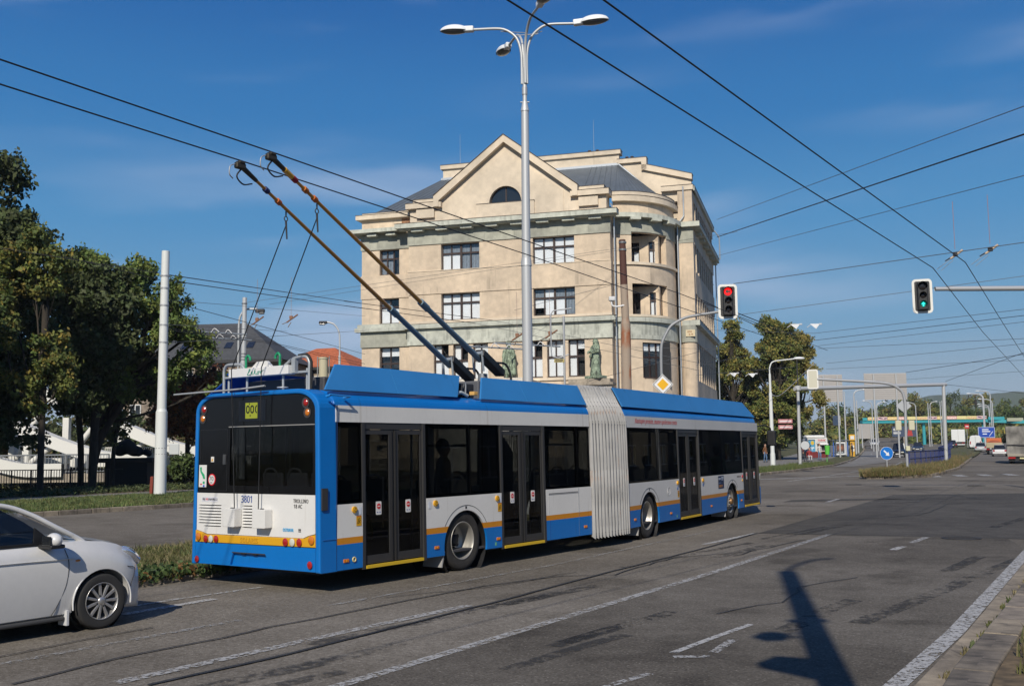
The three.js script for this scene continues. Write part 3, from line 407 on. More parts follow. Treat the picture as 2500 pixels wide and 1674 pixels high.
  for (const t of [.42, .78, 1.1]) { const p = EL(A + .4, Bb + .4, t); const b = obj('bracket', bx(-.42, .42, 19.72, 19.95, -.4, .35), mGreenPale, bld); b.position.set(p[0], 0, -p[1]); b.rotation.y = -t * 0 + Math.atan2(Math.sin(t), Math.cos(t)); }
  // loggia interiors
  for (const v of [16.2, 12.05]) { const ep = [[-.3, -6.7]]; for (let i = 0; i <= 14; i++) { const q = EL(A - .3, Bb - .3, i / 14 * 1.57); ep.push([q[0], -q[1]]); } for (const [y, nm] of [[v - .1, 'loggia_floor'], [v + 2.62, 'loggia_ceiling']]) BP(nm, ext(ep.map(p => [p[0], p[1]]).reverse(), .1).rotateX(-Math.PI / 2).scale(1, 1, -1).translate(0, y, 0), mBeige); BP('loggia_wall', wallHoles(-.3, 3.3, v, v + 2.62, [[.75, 1.75, v + .1, v + 2.1], [2.5, 3.25, v + .1, v + 2.1]], 3.4, .3), mBeige); win(.75, 1.75, v + .1, v + 2.1, 3.4, 2, [v + 1.45], v > 15 ? 'DDWW' : 'DDDD', bld, .12); win(2.5, 3.25, v + .1, v + 2.1, 3.4, 2, [v + 1.45], 'DCWW', bld, .12); }
  { const p = EL(A, Bb, (wa + wb) / 2), W = BP('bay_window_room', bx(1.5, 4.0, 7.1, 10.1, -3.6, -3.4), mRoom); W.rotation.y = 0;
    const bw = win(-.95, .95, 7.2, 10.0, 0, 3, [8.85], 'HHHDDD', bld, .2); bw.position.set(p[0], 0, -p[1]); bw.rotation.y = (wa + wb) / 2; }
  // right wing: pier, attic storey and long side front
  const PW = 6.7, PU = 5.75;
  BP('pier', [ub(4.55, PU, 0, 23.15, PW, PW + 1.1)], mBeige); BP('pier_coping', [ub(3.2, PU + .12, 23.15, 23.56, PW - .12, PW + 2), ub(3.2, PU - .05, 22.3, 23.15, PW + .3, PW + 2)], mBeigeLight); BP('pier_capping', ub(3.2, PU + .15, 23.56, 23.6, PW - .15, PW + 2), mCoping);
  BP('pier_cornice', [ub(4.7, 6.35, 19.95, 20.36, PW - .45, PW + .2), ub(4.7, 6.15, 11.7, 12.12, PW - .3, PW + .2)], mGreenPale); BP('corner_column', tb(e(5.2, 0, PW + .15), e(5.2, 10.25, PW + .15), .62, .62, 20), mBeige); BP('pier_frieze', ub(4.55, PU + .03, 18.65, 19.95, PW - .04, PW), mGreen); BP('pier_frieze', [tb(e(5.2, 10.3, PW + .12), e(5.2, 11.7, PW + .12), .68, .68, 20)], mGreen);
  BP('side_front', [ub(PU - .6, PU - .3, 0, 23.15, PW + 1, 25), ub(PU - .3, PU + .02, 14.5, 16.4, PW + 1.1, 25), ub(PU - .3, PU + .05, 10.3, 12.2, PW + 1.1, 25), ub(PU - .3, PU + .02, 18.7, 19.95, PW + 1.1, 25), ub(PU - .3, PU + .02, 22.35, 23.15, PW + 1.1, 25), ub(PU - .3, PU, 0, 7.2, PW + 1.1, 25)], mBeige);
  BP('side_cornice', [ub(PU - .3, 6.35, 19.95, 20.36, PW + .2, 25.3), ub(PU - .3, 6.15, 11.7, 12.12, PW + .2, 25.2), ub(PU - .3, PU + .2, 23.15, 23.56, PW + .4, 25.2)], mGreenPale); BP('side_capping', [ub(PU - .3, 6.38, 20.36, 20.39, PW - .4, 25.3), ub(PU - .3, PU + .22, 23.56, 23.6, PW + .4, 25.2), ub(PU - .3, 6.18, 12.12, 12.15, PW - .2, 25.2)], mCoping);
  for (let k = 0; k < 9; k++) { const w0 = PW + 2.2 + k * 1.82; for (const [v0, v1] of [[20.36, 22.35], [16.4, 18.7], [12.15, 14.5], [7.2, 10.3]]) { BP('pilaster', ub(PU - .3, PU + .02, v0, v1, w0, w0 + .55), mBeige); const W = BP('side_window', [ub(PU - .09, PU - .045, v0, v1, w0 + .55, w0 + .63), ub(PU - .09, PU - .045, v0, v1, w0 + 1.16, w0 + 1.22), ub(PU - .09, PU - .045, lerp(v0, v1, .6), lerp(v0, v1, .6) + .08, w0 + .63, w0 + 1.82)], mFrameBrown); obj('pane', ub(PU - .29, PU - .07, v0, v1, w0 + .55, w0 + 1.82), darkGlass, W); } }
  for (let k = 0; k < 6; k++) BP('bracket', ub(PU, PU + .45, 19.7, 19.95, PW + 2.2 + k * 3, PW + 3.1 + k * 3), mGreenPale);
  // drainpipes
  const pipe = (p, r = .065) => { const P = BP('drainpipe', tube(p.map(q => e(...q)), r, 7, p.length * 5, .1), mPipe); return P; };
  pipe([[.02, 21.0, .55], [.25, 20.9, .35], [.28, 20.2, .3], [.28, 12, .3], [.28, 0, .3]]); pipe([[4.55, 20.4, 6.0], [4.55, 19, 6.0], [4.55, 10, 6.0], [4.55, 0, 6.0]]); pipe([[5.05, 23.4, 6.5], [5.05, 22, 6.55], [5.05, 20.9, 6.55], [4.7, 20.45, 6.5]]); pipe([[5.98, 20, 25.1], [5.98, 0, 25.1]]); pipe([[5.95, 23.3, 25.2], [6.4, 22.6, 25.4], [6.4, 20.4, 25.6]]);
  // entrance porticos and statue ledge
  BP('portico', [ub(-12.5, -6.0, 0, 6.75, -5.2, 0)], mWhiteStone); BP('portico_coping', ub(-12.7, -5.8, 6.75, 7.02, -5.4, 0), mWhiteStone); BP('entrance_block', [ub(-3.4, .1, 0, 6.55, -1.3, 0)], mWhiteStone); BP('entrance_ledge', [ub(-3.6, .25, 6.55, 6.72, -1.5, 0), ub(-3.3, 0, 6.72, 7.05, -1.2, 0)], mConcrete);
  BP('street_sign', ub(5.0, 5.75, 10.75, 11.3, PW - .62, PW - .58), rs(.62, .52, .34, .8));
  obj('lettering', [textGeo('BOX', .13, .01, font, true).translate(5.32, 11.14, -PW + .625), textGeo('K.15', .13, .01, font, true).translate(5.42, 10.92, -PW + .625)], rs(.3, .12, .06, .8), bld);
  BP('plinth', [ub(-17, .1, 0, 1.1, -.25, 0), ub(-21.6, -17, 0, 1.1, .5, .7)], mConcrete);
}
// ---------------------------------------------------------------- articulated trolleybus
// bus frame: x forward from the rear end, y up, z to the right (0 is the right side, -2.55 the left)
const BW = 2.55, BEND = .1194, PIVX = 8;
const bus = thing('articulated_trolleybus', 'blue and white articulated trolleybus with raised orange poles', 'trolleybus', [-2.483, 0, -13.554], Math.PI / 2 - RA);
const FM = new THREE.Matrix4().makeTranslation(PIVX, 0, -BW / 2).multiply(new THREE.Matrix4().makeRotationY(BEND)).multiply(new THREE.Matrix4().makeTranslation(-PIVX, 0, BW / 2));
{
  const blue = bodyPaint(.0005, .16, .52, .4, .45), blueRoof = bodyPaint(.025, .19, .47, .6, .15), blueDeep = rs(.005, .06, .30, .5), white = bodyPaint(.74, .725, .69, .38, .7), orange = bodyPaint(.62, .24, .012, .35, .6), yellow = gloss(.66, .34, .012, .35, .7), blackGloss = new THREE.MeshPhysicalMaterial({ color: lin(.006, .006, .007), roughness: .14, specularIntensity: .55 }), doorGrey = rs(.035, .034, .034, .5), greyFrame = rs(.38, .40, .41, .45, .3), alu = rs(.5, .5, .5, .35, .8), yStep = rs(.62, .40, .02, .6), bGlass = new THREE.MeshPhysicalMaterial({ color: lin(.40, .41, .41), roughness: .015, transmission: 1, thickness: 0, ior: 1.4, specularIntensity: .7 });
  const rGlass = new THREE.MeshPhysicalMaterial({ color: lin(.42, .43, .44), roughness: .015, transmission: 1, thickness: 0, ior: 1.4, specularIntensity: .6 });
  const bellowsTex = textured(tex(512, 1.4, (x, y) => { const a = fbm(x * 5, y * 3, 5, 5, 8), b = sstep(.55, .8, fbm(x * 30, y * 3, 30, 4, 4)), ru = .4 * sstep(.68, .8, fbm(x * 14, y * 5, 14, 4, 15)); const v = 158 + 40 * (a - .5) - 38 * b; return [v + 6 * ru, v - 1 - 22 * ru, v - 3 - 40 * ru]; }), .7);
  const tum = (y) => y > 1 ? .021 * (y - 1) : 0;
  function shear(g) { const p = g.attributes.position; for (let i = 0; i < p.count; i++) { const z = p.getZ(i); p.setZ(i, z > -BW / 2 ? z - tum(p.getY(i)) : z + tum(p.getY(i))); } g.computeVertexNormals(); return g; }
  const place = (gs, front) => (Array.isArray(gs) ? gs.flat(3) : [gs]).map(g => { g = prep(g); return front ? g.applyMatrix4(FM) : g; });
  const part = (name, gs, mat, front = 0, parent = bus) => obj(name, place(gs, front), mat, parent);
  const sideR = (pts, th, z = 0, holes = [], bev = 0) => shear(prep(ext(pts, th, holes, bev).translate(0, 0, z - th)));
  const sideL = (pts, th, z = 0, holes = []) => shear(prep(ext(pts, th, holes).translate(0, 0, -BW - z)));
  // rectangle minus a wheel-arch circle
  function notch(s0, s1, y0, y1, cs, cy, r) {
    const hit = cs - r < s1 && cs + r > s0; if (!hit || cy + r <= y0) return [rect(s0, s1, y0, y1)];
    const top = cy + r, yT = Math.min(y1, top), a = (y, sgn) => cs + sgn * Math.sqrt(Math.max(0, r * r - (y - cy) ** 2)), N = 12, res = [];
    if (top < y1) { const p = [[s0, y0], [a(y0, -1), y0]]; const t0 = Math.atan2(y0 - cy, a(y0, -1) - cs), t1 = Math.atan2(y0 - cy, a(y0, 1) - cs); for (let i = 1; i < 24; i++) { const t = lerp(t0 < 0 ? t0 + 2 * Math.PI : t0, t1, i / 24); p.push([cs + r * Math.cos(t), cy + r * Math.sin(t)]); } p.push([a(y0, 1), y0], [s1, y0], [s1, y1], [s0, y1]); return [p]; }
    if (a(y0, -1) > s0 || a(y1, -1) > s0) { const p = [[s0, y0]]; for (let i = 0; i <= N; i++) { const y = lerp(y0, yT, i / N); p.push([a(y, -1), y]); } p.push([s0, y1]); res.push(p); }
    if (a(y0, 1) < s1 || a(y1, 1) < s1) { const p = [[s1, y1]]; for (let i = 0; i <= N; i++) { const y = lerp(yT, y0, i / N); p.push([a(y, 1), y]); } p.push([s1, y0]); res.push(p); }
    return res;
  }
  const Y = { b: .27, s0: .60, s1: .685, w: 1.12, t: 2.20, c: 2.42 };
  const AX = [[3.06, .37, .53], [9.16, .38, .54], [14.95, .36, .54]];
  // right and left lower panels: skirt, stripe, white field
  const segs = [[.30, .79, 0], [2.12, 3.99, 0, AX[0]], [5.28, 6.78, 0], [8.02, 10.98, 1, AX[1]], [12.47, 15.95, 1, AX[2]]];
  for (const [s0, s1, f, ax] of segs) {
    const c = ax || [99, 0, .1];
    for (const q of notch(s0, s1, Y.b + (s0 > 12 ? -.03 : 0), Y.s0, ...c)) part('skirt_panel', sideR(q, .03), blue, f);
    for (const q of notch(s0, s1, Y.s0, Y.s1, ...c)) part('orange_stripe', sideR(q, .03), orange, f);
    for (const q of notch(s0, s1, Y.s1, Y.w, ...c)) part('side_panel', sideR(q, .03), white, f);
    if (ax) { const o = []; for (let i = 0; i <= 20; i++) { const t = lerp(.12, Math.PI - .12, i / 20); o.push([ax[0] + (ax[2] + .075) * Math.cos(t), ax[1] + (ax[2] + .075) * Math.sin(t)]); } part('arch_seam', tube(o.filter(p => p[1] > Y.s1).map(p => [p[0], p[1], .001 - tum(p[1])]), .004, 5, 40), mDark, f); part('arch_lining', new THREE.CylinderGeometry(ax[2] + .01, ax[2] + .01, .62, 28, 1, true, 0, Math.PI * 2).rotateX(Math.PI / 2).translate(ax[0], ax[1], -.34), mBlack, f); part('arch_marker', bx(ax[0] - .018, ax[0] + .018, ax[1] + ax[2] + .02, ax[1] + ax[2] + .06, -.01, .002), mDark, f); }
  }
  for (const [s0, s1, f] of [[.30, 6.78, 0], [8.02, 17.4, 1]]) {
    let cur = [[s0, s1]]; const ax = AX.filter(a => a[0] > s0 && a[0] < s1);
    for (let i = 0; i < ax.length; i++) { const a = ax[i], e0 = i ? (ax[i - 1][0] + a[0]) / 2 : s0, e1 = i < ax.length - 1 ? (a[0] + ax[i + 1][0]) / 2 : s1; for (const q of notch(e0, e1, Y.b, Y.s0, ...a)) part('skirt_panel', sideL(q, .03), blue, f); for (const q of notch(e0, e1, Y.s0, Y.w, ...a)) part('side_panel', sideL(q, .03), white, f); }
    part('cantrail', [sideL(rect(s0, s1, Y.t, Y.c), .03)], white, f);
    part('cantrail', [sideR(rect(s0, f ? 17.55 : s1, Y.t, Y.c), .03)], white, f);
    const nW = f ? 6 : 4; for (let k = 0; k < nW; k++) { const a = lerp(s0, s1, k / nW), b = lerp(s0, s1, (k + 1) / nW); part('side_window', sideL(rect(a + .06, b - .06, Y.w, Y.t), .012), bGlass, f); part('window_post', sideL(rect(b - .06, b + .06, Y.w, Y.t), .05), mBlack, f); }
    // roof: cove and top, one curved shell
    const e1 = f ? 17.35 : s1, prof = []; for (let i = 0; i <= 8; i++) { const t = i / 8 * Math.PI / 2; prof.push([-.03 - .30 * (1 - Math.cos(t)), Y.c + .21 * Math.sin(t)]); }
    const full = [...prof, ...prof.slice().reverse().map(([z, y]) => [-BW - z, y])], inner = full.slice().reverse().map(([z, y]) => [lerp(-BW / 2, z, .975), y - .04]);
    part('roof', ext([...full, ...inner].map(([z, y]) => [-z, y]), e1 - (s0 - .02)).rotateY(Math.PI / 2).translate(s0 - .02, 0, 0), blue, f);
    part('ceiling', bx(s0, e1 - .1, 2.28, 2.30, -BW + .12, -.12), rs(.32, .32, .32, .8), f);
    part('floor', bx(s0 + .02, e1 - .05, .29, .32, -BW + .05, -.05), rs(.05, .05, .055, .8), f);
    part('underframe', bx(s0 + .2, e1 - .3, .17, .28, -BW + .5, -.5), mBlack, f);
  }
  // windows on the right
  const wins = [[.30, .79, 0], [2.14, 3.18, 0], [3.20, 3.97, 0], [5.30, 6.33, 0], [6.35, 6.78, 0], [8.03, 9.75, 1], [9.77, 10.96, 1], [12.49, 14.2, 1], [14.22, 15.93, 1]];
  wins.forEach(([a, b, f], i) => { const W = part('side_window', sideR(rect(a + .015, b - .015, Y.w + .01, Y.t - .01), .01, -.008), bGlass, f); const fr = [rect(a, a + .035, Y.w, Y.t), rect(b - .035, b, Y.w, Y.t), rect(a + .035, b - .035, Y.w, Y.w + .05), rect(a + .035, b - .035, Y.t - .055, Y.t)].map(q => sideR(q, .02, -.02)); if ([1, 3, 6, 7].includes(i)) fr.push(sideR(rect(a + .035, b - .035, 1.86, 1.895), .02, -.02)); part('window_rim', fr, blackGloss, f, W); });
  // doors
  function door(s0, s1, f, leaves = 2, single = 0) {
    const D = part('door_frame', [sideR(rect(s0, s0 + .055, .24, Y.t), .06, .006), sideR(rect(s1 - .055, s1, .24, Y.t), .06, .006), sideR(rect(s0 + .055, s1 - .055, 2.11, Y.t), .05, -.012)], doorGrey, f), m = (s0 + s1) / 2;
    for (const [a, b, k] of [[s0 + .06, m - .012, 0], [m + .012, s1 - .06, 1]]) {
      const wL = k ? .085 : .035, wR = k ? .035 : .085; // thick rubber at the meeting edges
      const L = part('door_leaf', [sideR(rect(a, a + wL, .30, 2.10), .035, -.022), sideR(rect(b - wR, b, .30, 2.10), .035, -.022), sideR(rect(a + wL, b - wR, .30, .41), .035, -.022), sideR(rect(a + wL, b - wR, 2.04, 2.10), .035, -.022)], doorGrey, f);
      part('door_glass', sideR(rect(a + wL, b - wR, .41, 2.04), .01, -.035), bGlass, f, L);
      part('door_rubber', sideR(rect(k ? a + .02 : b - .035, k ? a + .035 : b - .02, .32, 2.08), .012, -.012), mBlack, f, L);
      part('grab_rail', tb([lerp(a, b, .8), .75, -.12], [lerp(a, b, .8), 1.45, -.12], .014, .014, 6), alu, f, L);
      const c = (a + b) / 2 - .02, y = 1.035, st = part('sticker', sideR(rrect(c - .055, c + .055, y - .09, y + .09, .015, 3), .003, -.02), white, f, L);
    }
    part('step_edge', sideR(rect(s0 + .07, s1 - .07, .245, .285), .05, .012), yStep, f);
    return D;
  }
  const doors = [[.79, 2.12, 0], [3.99, 5.28, 0], [10.98, 12.47, 1], [15.95, 17.5, 1]]; doors.forEach(d => door(...d));
  // no-entry roundels on the door stickers
  for (const [s0, s1, f] of doors) { const m = (s0 + s1) / 2; for (const [a, b] of [[s0 + .06, m - .012], [m + .012, s1 - .06]]) { const c = (a + b) / 2 - .02, z = -.018 - tum(1.05); part('no_entry_sign', disc(.038, .004, 20).translate(c, 1.06, z), rs(.55, .01, .015, .5), f); part('no_entry_bar', bx(c - .026, c + .026, 1.053, 1.067, z, z + .004), white, f); part('sticker_text', [bx(c - .04, c - .012, .975, .985, z - .001, z + .002), bx(c + .012, c + .038, .975, .985, z - .001, z + .002)], rs(.02, .06, .3, .6), f); } }
  // small things on the side panels
  const sideThing = (name, s, y, g, mat, f) => part(name, g.translate(s, y, .002 - tum(y)), mat, f);
  for (const [s, f] of [[.62, 0], [2.32, 0], [3.86, 0], [10.86, 1], [12.6, 1]]) { part('door_button', [disc(.045, .025, 20).translate(s, 1.04, .008), disc(.022, .035, 16).translate(s, 1.04, .01)], yellow, f); part('button_ring', new THREE.TorusGeometry(.022, .004, 5, 16).translate(s, 1.04, .028), rs(.2, .12, .01, .6), f); }
  for (const [s, f] of [[.73, 0], [2.19, 0], [3.95, 0]]) sideThing('notice_sticker', s, 1.02, ext(rrect(-.03, .03, -.05, .05, .008, 2), .002), rs(.60, .62, .66, .6), f);
  const kidTex = canvasTex(128, 180, (c, w, h) => { c.fillStyle = '#d09a12'; c.fillRect(0, 0, w, h); c.fillStyle = '#b03a18'; c.fillRect(8, 8, w - 16, 14); c.fillStyle = '#1a120a'; const kid = (x, y, s) => { c.beginPath(); c.arc(x, y, 11 * s, 0, 7); c.fill(); c.lineWidth = 11 * s; c.strokeStyle = '#1a120a'; c.lineCap = 'round'; c.beginPath(); c.moveTo(x, y + 14 * s); c.lineTo(x - 4, y + 50 * s); c.lineTo(x - 18 * s, y + 84 * s); c.moveTo(x - 4, y + 50 * s); c.lineTo(x + 14 * s, y + 82 * s); c.moveTo(x, y + 22 * s); c.lineTo(x + 22 * s, y + 40 * s); c.stroke(); }; kid(44, 58, 1); kid(84, 50, 1); });
  const decal = (name, s, y, w, h, t, f, rough = .5) => { const g = new THREE.PlaneGeometry(w, h).translate(s, y, .004 - tum(y)); return part(name, g, new THREE.MeshStandardMaterial({ map: t, roughness: rough }), f); };
  decal('children_sign', .71, .89, .10, .135, kidTex, 0); decal('children_sign', 3.93, .90, .10, .135, kidTex, 0); decal('children_sign', 10.9, .80, .10, .14, kidTex, 1);
  for (const [s, y, f] of [[.47, .385, 0], [2.35, .40, 0], [3.89, .41, 0], [6.55, .42, 0], [8.35, .42, 1], [10.4, .42, 1], [13.2, .42, 1], [15.72, .43, 1]]) { const b = part('side_marker_lamp', rbx(s - .05, s + .05, y - .024, y + .024, -.004, .014, .008), mAmber, f); part('lamp_core', disc(.012, .004, 10).translate(s, y, .016), rs(.75, .3, .02, .4), f, b); }
  part('jack_ring', new THREE.TorusGeometry(.028, .009, 8, 18).translate(.62, .39, .006), rs(.6, .5, .22, .5), 0);
  for (const [s, f] of [[3.82, 0], [10.78, 1]]) { part('fuel_sticker', bx(s - .018, s + .018, .27 + .04, .36, 0, .003), rs(.15, .4, .2, .6), f); }
  const hatch = part('service_hatch', [[5.36, 6.32, 1.03, 1.042], [5.36, 5.362, .69, 1.03], [6.318, 6.32, .69, 1.03]].map(q => bx(q[0], q[1], q[2], q[3], -.001, .0035)), rs(.35, .35, .34, .6), 0); part('hatch_gap', bx(5.37, 6.31, 1.042, 1.052, -.001, .003), mBlack, 0, hatch);
  part('panel_joint', bx(6.335, 6.34, .28, 1.11, 0, .0025), rs(.1, .14, .2, .6), 0); part('panel_joint', bx(5.40, 5.405, .28, .60, 0, .0025), rs(.01, .05, .2, .6), 0);
  part('filler_cap', [new THREE.TorusGeometry(.085, .004, 6, 24).translate(10.3, .88, .002), disc(.01, .01, 8).translate(10.26, .86, .004)], rs(.4, .4, .4, .5), 1);
  const dpo = canvasTex(128, 160, (c, w, h) => { c.fillStyle = '#16294e'; c.fillRect(0, 0, w, h); c.fillStyle = '#dfe6f0'; c.font = 'bold 34px sans-serif'; c.fillText('dpo', 6, 44); c.fillRect(72, 14, 48, 8); c.fillRect(72, 30, 48, 7); c.fillRect(72, 46, 40, 7); c.fillStyle = '#8aa0c4'; c.fillRect(10, 84, 50, 6); c.fillStyle = '#d98a1a'; c.font = 'bold 42px sans-serif'; c.fillText('3801', 10, 144); });
  decal('operator_panel', 14.0, .945, .46, .30, dpo, 1);
  part('emergency_cock', disc(.04, .02, 16).translate(15.86, 1.03, 0), rs(.55, .03, .02, .4), 1); part('door_button', disc(.03, .02, 14).translate(15.86, .93, .003), yellow, 1);
  part('info_dot', disc(.032, .006, 14).translate(12.62, .93, .002), rs(.03, .1, .3, .5), 1); part('info_dot', disc(.032, .006, 14).translate(10.86, .92, .002), rs(.03, .1, .3, .5), 1);
  part('side_lettering', textGeo('TROLLINO 18 AC', .036, .002, fontReg).translate(15.36, 1.02, .002), rs(.03, .03, .03, .6), 1);
  { const g = textGeo('Nastupte prosim, mame spolecnou cestu', .09, .002, fontSerif), p = g.attributes.position; for (let i = 0; i < p.count; i++) p.setX(i, p.getX(i) + p.getY(i) * .35); g.computeBoundingBox(); g.scale(2.5 / g.boundingBox.max.x, 1, 1); part('slogan_lettering', g.translate(8.5, 2.29, .002 - tum(2.3)), rs(.42, .05, .05, .6), 1); }
  // rear end: one frame with rounded shoulders, inserts in it
  const zr = (w) => -w; // w measured from the right side to the left
  const rearShape = (x0, x1, y0, y1, r) => { const o = [[x0, y0], [x1, y0]]; for (let i = 0; i <= 8; i++) { const a = i / 8 * Math.PI / 2; o.push([x1 - r + r * Math.cos(a), y1 - r * .62 + r * .62 * Math.sin(a)]); } for (let i = 0; i <= 8; i++) { const a = Math.PI / 2 + i / 8 * Math.PI / 2; o.push([x0 + r + r * Math.cos(a), y1 - r * .62 + r * .62 * Math.sin(a)]); } return o; };
  const taper = (g) => { const p = g.attributes.position; for (let i = 0; i < p.count; i++) { const y = p.getY(i), z = p.getZ(i); p.setZ(i, -BW / 2 + (z + BW / 2) * (1 - .034 * (y - .27) / 2.4)); } g.computeVertexNormals(); return g; };
  const W2 = (w) => 1.275 - w; // shape coordinate: positive towards the right side
  const ring = ext([...rearShape(-1.275, 1.275, .265, 2.645, .42).slice(1), [-1.275, .265], [-1.21, .265], ...rearShape(-1.21, 1.19, .265, 2.58, .36).slice(2).reverse(), [1.19, .265], [1.275, .265]].slice(0, -1), .32, [], .02);
  const rearFix = (g, x0) => { g.applyMatrix4(new THREE.Matrix4().set(0, 0, 1, x0, 0, 1, 0, 0, 1, 0, 0, -BW / 2, 0, 0, 0, 1)); return taper(prep(g.index ? g.toNonIndexed() : g)); }; // shape (x, y, depth) -> (depth, y, x): x to the right
  const fixW = (g) => { const p = g.attributes.position; for (let i = 0; i < p.count; i += 3) { for (const A of [g.attributes.position, g.attributes.uv]) { const n = A.itemSize; for (let k = 0; k < n; k++) { const t = A.array[(i + 1) * n + k]; A.array[(i + 1) * n + k] = A.array[(i + 2) * n + k]; A.array[(i + 2) * n + k] = t; } } } g.computeVertexNormals(); return g; }; // that map mirrors; put the winding back
  const rearPart = (name, g, mat, x0 = 0, parent = bus) => obj(name, fixW(rearFix(prep(g), x0)), mat, parent);
  rearPart('rear_frame', ring, blue, 0);
  const glassHole = rrect(W2(1.80), W2(.14), 1.36, 2.15, .03, 3);
  rearPart('rear_surround', ext(rearShape(-1.205, 1.18, 1.262, 2.575, .36), .03, [glassHole], 0), blackGloss, .022);
  rearPart('rear_window', ext(rrect(W2(1.80), W2(.14), 1.36, 2.15, .03, 3), .01), rGlass, .035);
  rearPart('window_trim', ext(rect(W2(1.83), W2(.10), 2.163, 2.175), .006), rs(.45, .42, .38, .4, .5), .017);
  rearPart('cabinet_door', [ext([...rect(W2(2.44), W2(1.85), 1.285, 2.14)], .006, [rect(W2(2.434), W2(1.856), 1.291, 2.134)])].map(g => g)[0], rs(.02, .02, .022, .4), .018);
  rearPart('cabinet_handle', ext(rrect(W2(1.93), W2(1.87), 1.65, 1.79, .012, 2), .02), rs(.10, .10, .10, .4, .4), .006);
  { // destination display
    rearPart('display_housing', ext(rect(W2(1.62), W2(1.06), 2.24, 2.53), .02), rs(.008, .008, .012, .3), .016);
    const d = rearPart('route_display', ext(rect(W2(1.475), W2(1.225), 2.275, 2.49), .006), rs(.26, .29, .025, .6), .012); d.material.emissive = lin(.25, .30, .01); d.material.emissiveIntensity = .1;
    const ringD = (w, y) => ext([...rrect(-.036, .036, -.055, .055, .034, 4).map(p => p)], .004, [rrect(-.02, .02, -.036, .036, .019, 3)]).translate(W2(w), y, 0);
    for (const w of [1.42, 1.33]) rearPart('display_digit', ringD(w, 2.40), mBlack, .008); rearPart('display_digit', ext([[-.036, -.03], [-.018, -.05], [0, -.055], [0, -.036], [-.012, -.033], [-.02, -.02], [-.02, .02], [-.012, .033], [0, .036], [0, .055], [-.018, .05], [-.036, .03]], .004).translate(W2(1.232), 2.40, 0), mBlack, .008); for (const [w, y] of [[1.372, 2.315], [1.39, 2.475]]) rearPart('display_mark', ext(rect(W2(w) - .006, W2(w) + .006, y - .012, y + .010), .004), mBlack, .008);
  }
  // white engine lid with louvres and catcher boxes
  const louv = []; for (let k = 0; k < 8; k++) { const y = 1.087 - k * .041, a = k === 7 ? 2.30 : 2.42; louv.push(rrect(W2(a), W2(1.95), y - .008, y + .006, .006, 2)); } for (let k = 0; k < 8; k++) { const y = 1.092 - k * .041; louv.push(rrect(W2(1.49), W2(1.31), y - .008, y + .006, .006, 2)); }
  rearPart('engine_lid', ext([...rect(-1.205, 1.18, .70, 1.255)].slice(0, 0).concat([[W2(2.47), .74], [W2(2.34), .715], [W2(2.24), .69], [W2(.32), .70], [W2(.22), .735], [W2(.10), .76], [1.18, 1.255], [-1.205, 1.255]]), .03, louv, 0), white, .015);
  for (let k = 0; k < 16; k++) { const c = k >= 8, y = (c ? 1.092 : 1.087) - (k % 8) * .041, a = c ? 1.49 : k === 7 ? 2.30 : 2.42, b = c ? 1.31 : 1.95; rearPart('louvre', ext([[W2(a) - .012, y - .004], [W2(a) + .012, y + .006], [W2(b) + .004, y + .006], [W2(b) + .004, y + .013], [W2(a) + .008, y + .013], [W2(a) - .012, y + .008]], .012), white, .008); }
  for (const [a, b] of [[1.755, 1.515], [1.155, .905]]) { const cb = rearPart('rope_catcher_box', ext(rrect(W2(a), W2(b), .81, 1.06, .012, 2), .132, [], .006), white, -.12); rearPart('box_eyelet', ext(rect(W2(a) + .12, W2(a) + .16, 1.06, 1.07), .04), mDark, -.09, cb); }
  // orange lamp strip with raised ends, bumper with plate recess
  rearPart('lamp_strip', ext([[W2(2.48), .572], [W2(.09), .588], [W2(.09), .752], [W2(.20), .732], [W2(.30), .697], [W2(2.26), .682], [W2(2.34), .708], [W2(2.48), .735]], .04, [], .008), yellow, .003);
  rearPart('bumper', ext([[W2(2.48), .275], [W2(.09), .275], [W2(.09), .58], [W2(2.48), .565]], .04, [[[W2(1.74), .29], [W2(.90), .29], [W2(1.04), .46], [W2(1.68), .46]]], .006), blue, 0.006);
  rearPart('plate_recess', ext([[W2(1.76), .285], [W2(.88), .285], [W2(1.02), .47], [W2(1.70), .47]], .01), blue, .05); rearPart('plate_lamp_bar', ext(rect(W2(1.70), W2(1.03), .452, .466), .05), mDark, .005); for (const w of [1.48, 1.25]) rearPart('plate_lamp', ext(rect(W2(w) - .04, W2(w) + .04, .437, .455), .03), mBlack, .012);
  const lampR = (name, w, y, r, mat, x = -.012) => { const m = rearPart(name, new THREE.SphereGeometry(r, 16, 10).scale(1, 1.12, .35).translate(W2(w), y, 0), mat, x); return m; };
  lampR('turn_lamp', 2.40, .645, .05, mAmber); lampR('tail_lamp', 2.24, .622, .045, mRedLens); lampR('reverse_lamp', 2.13, .624, .045, mClearLens); lampR('brake_lamp', 2.02, .626, .045, mRedLens); lampR('brake_lamp', .63, .638, .048, mRedLens); lampR('reverse_lamp', .50, .64, .048, mClearLens); lampR('tail_lamp', .37, .642, .048, mRedLens); lampR('turn_lamp', .15, .678, .052, mAmber, -.008); lampR('fog_lamp', 2.42, .335, .042, mRedLens); lampR('fog_lamp', .175, .365, .045, mRedLens);
  for (const [w, y, m] of [[.27, 2.455, mRedLens], [.24, 2.325, mAmber], [2.385, 2.425, mRedLens], [2.405, 2.295, mAmber]]) { const h = rearPart('high_lamp_housing', new THREE.CylinderGeometry(.066, .07, .03, 24).rotateX(Math.PI / 2).translate(W2(w), y, 0), rs(.05, .045, .045, .3), .03); rearPart('high_lamp', new THREE.SphereGeometry(.042, 16, 10).scale(1, 1.1, .5).translate(W2(w) + .008, y, 0), m, .012, h); }
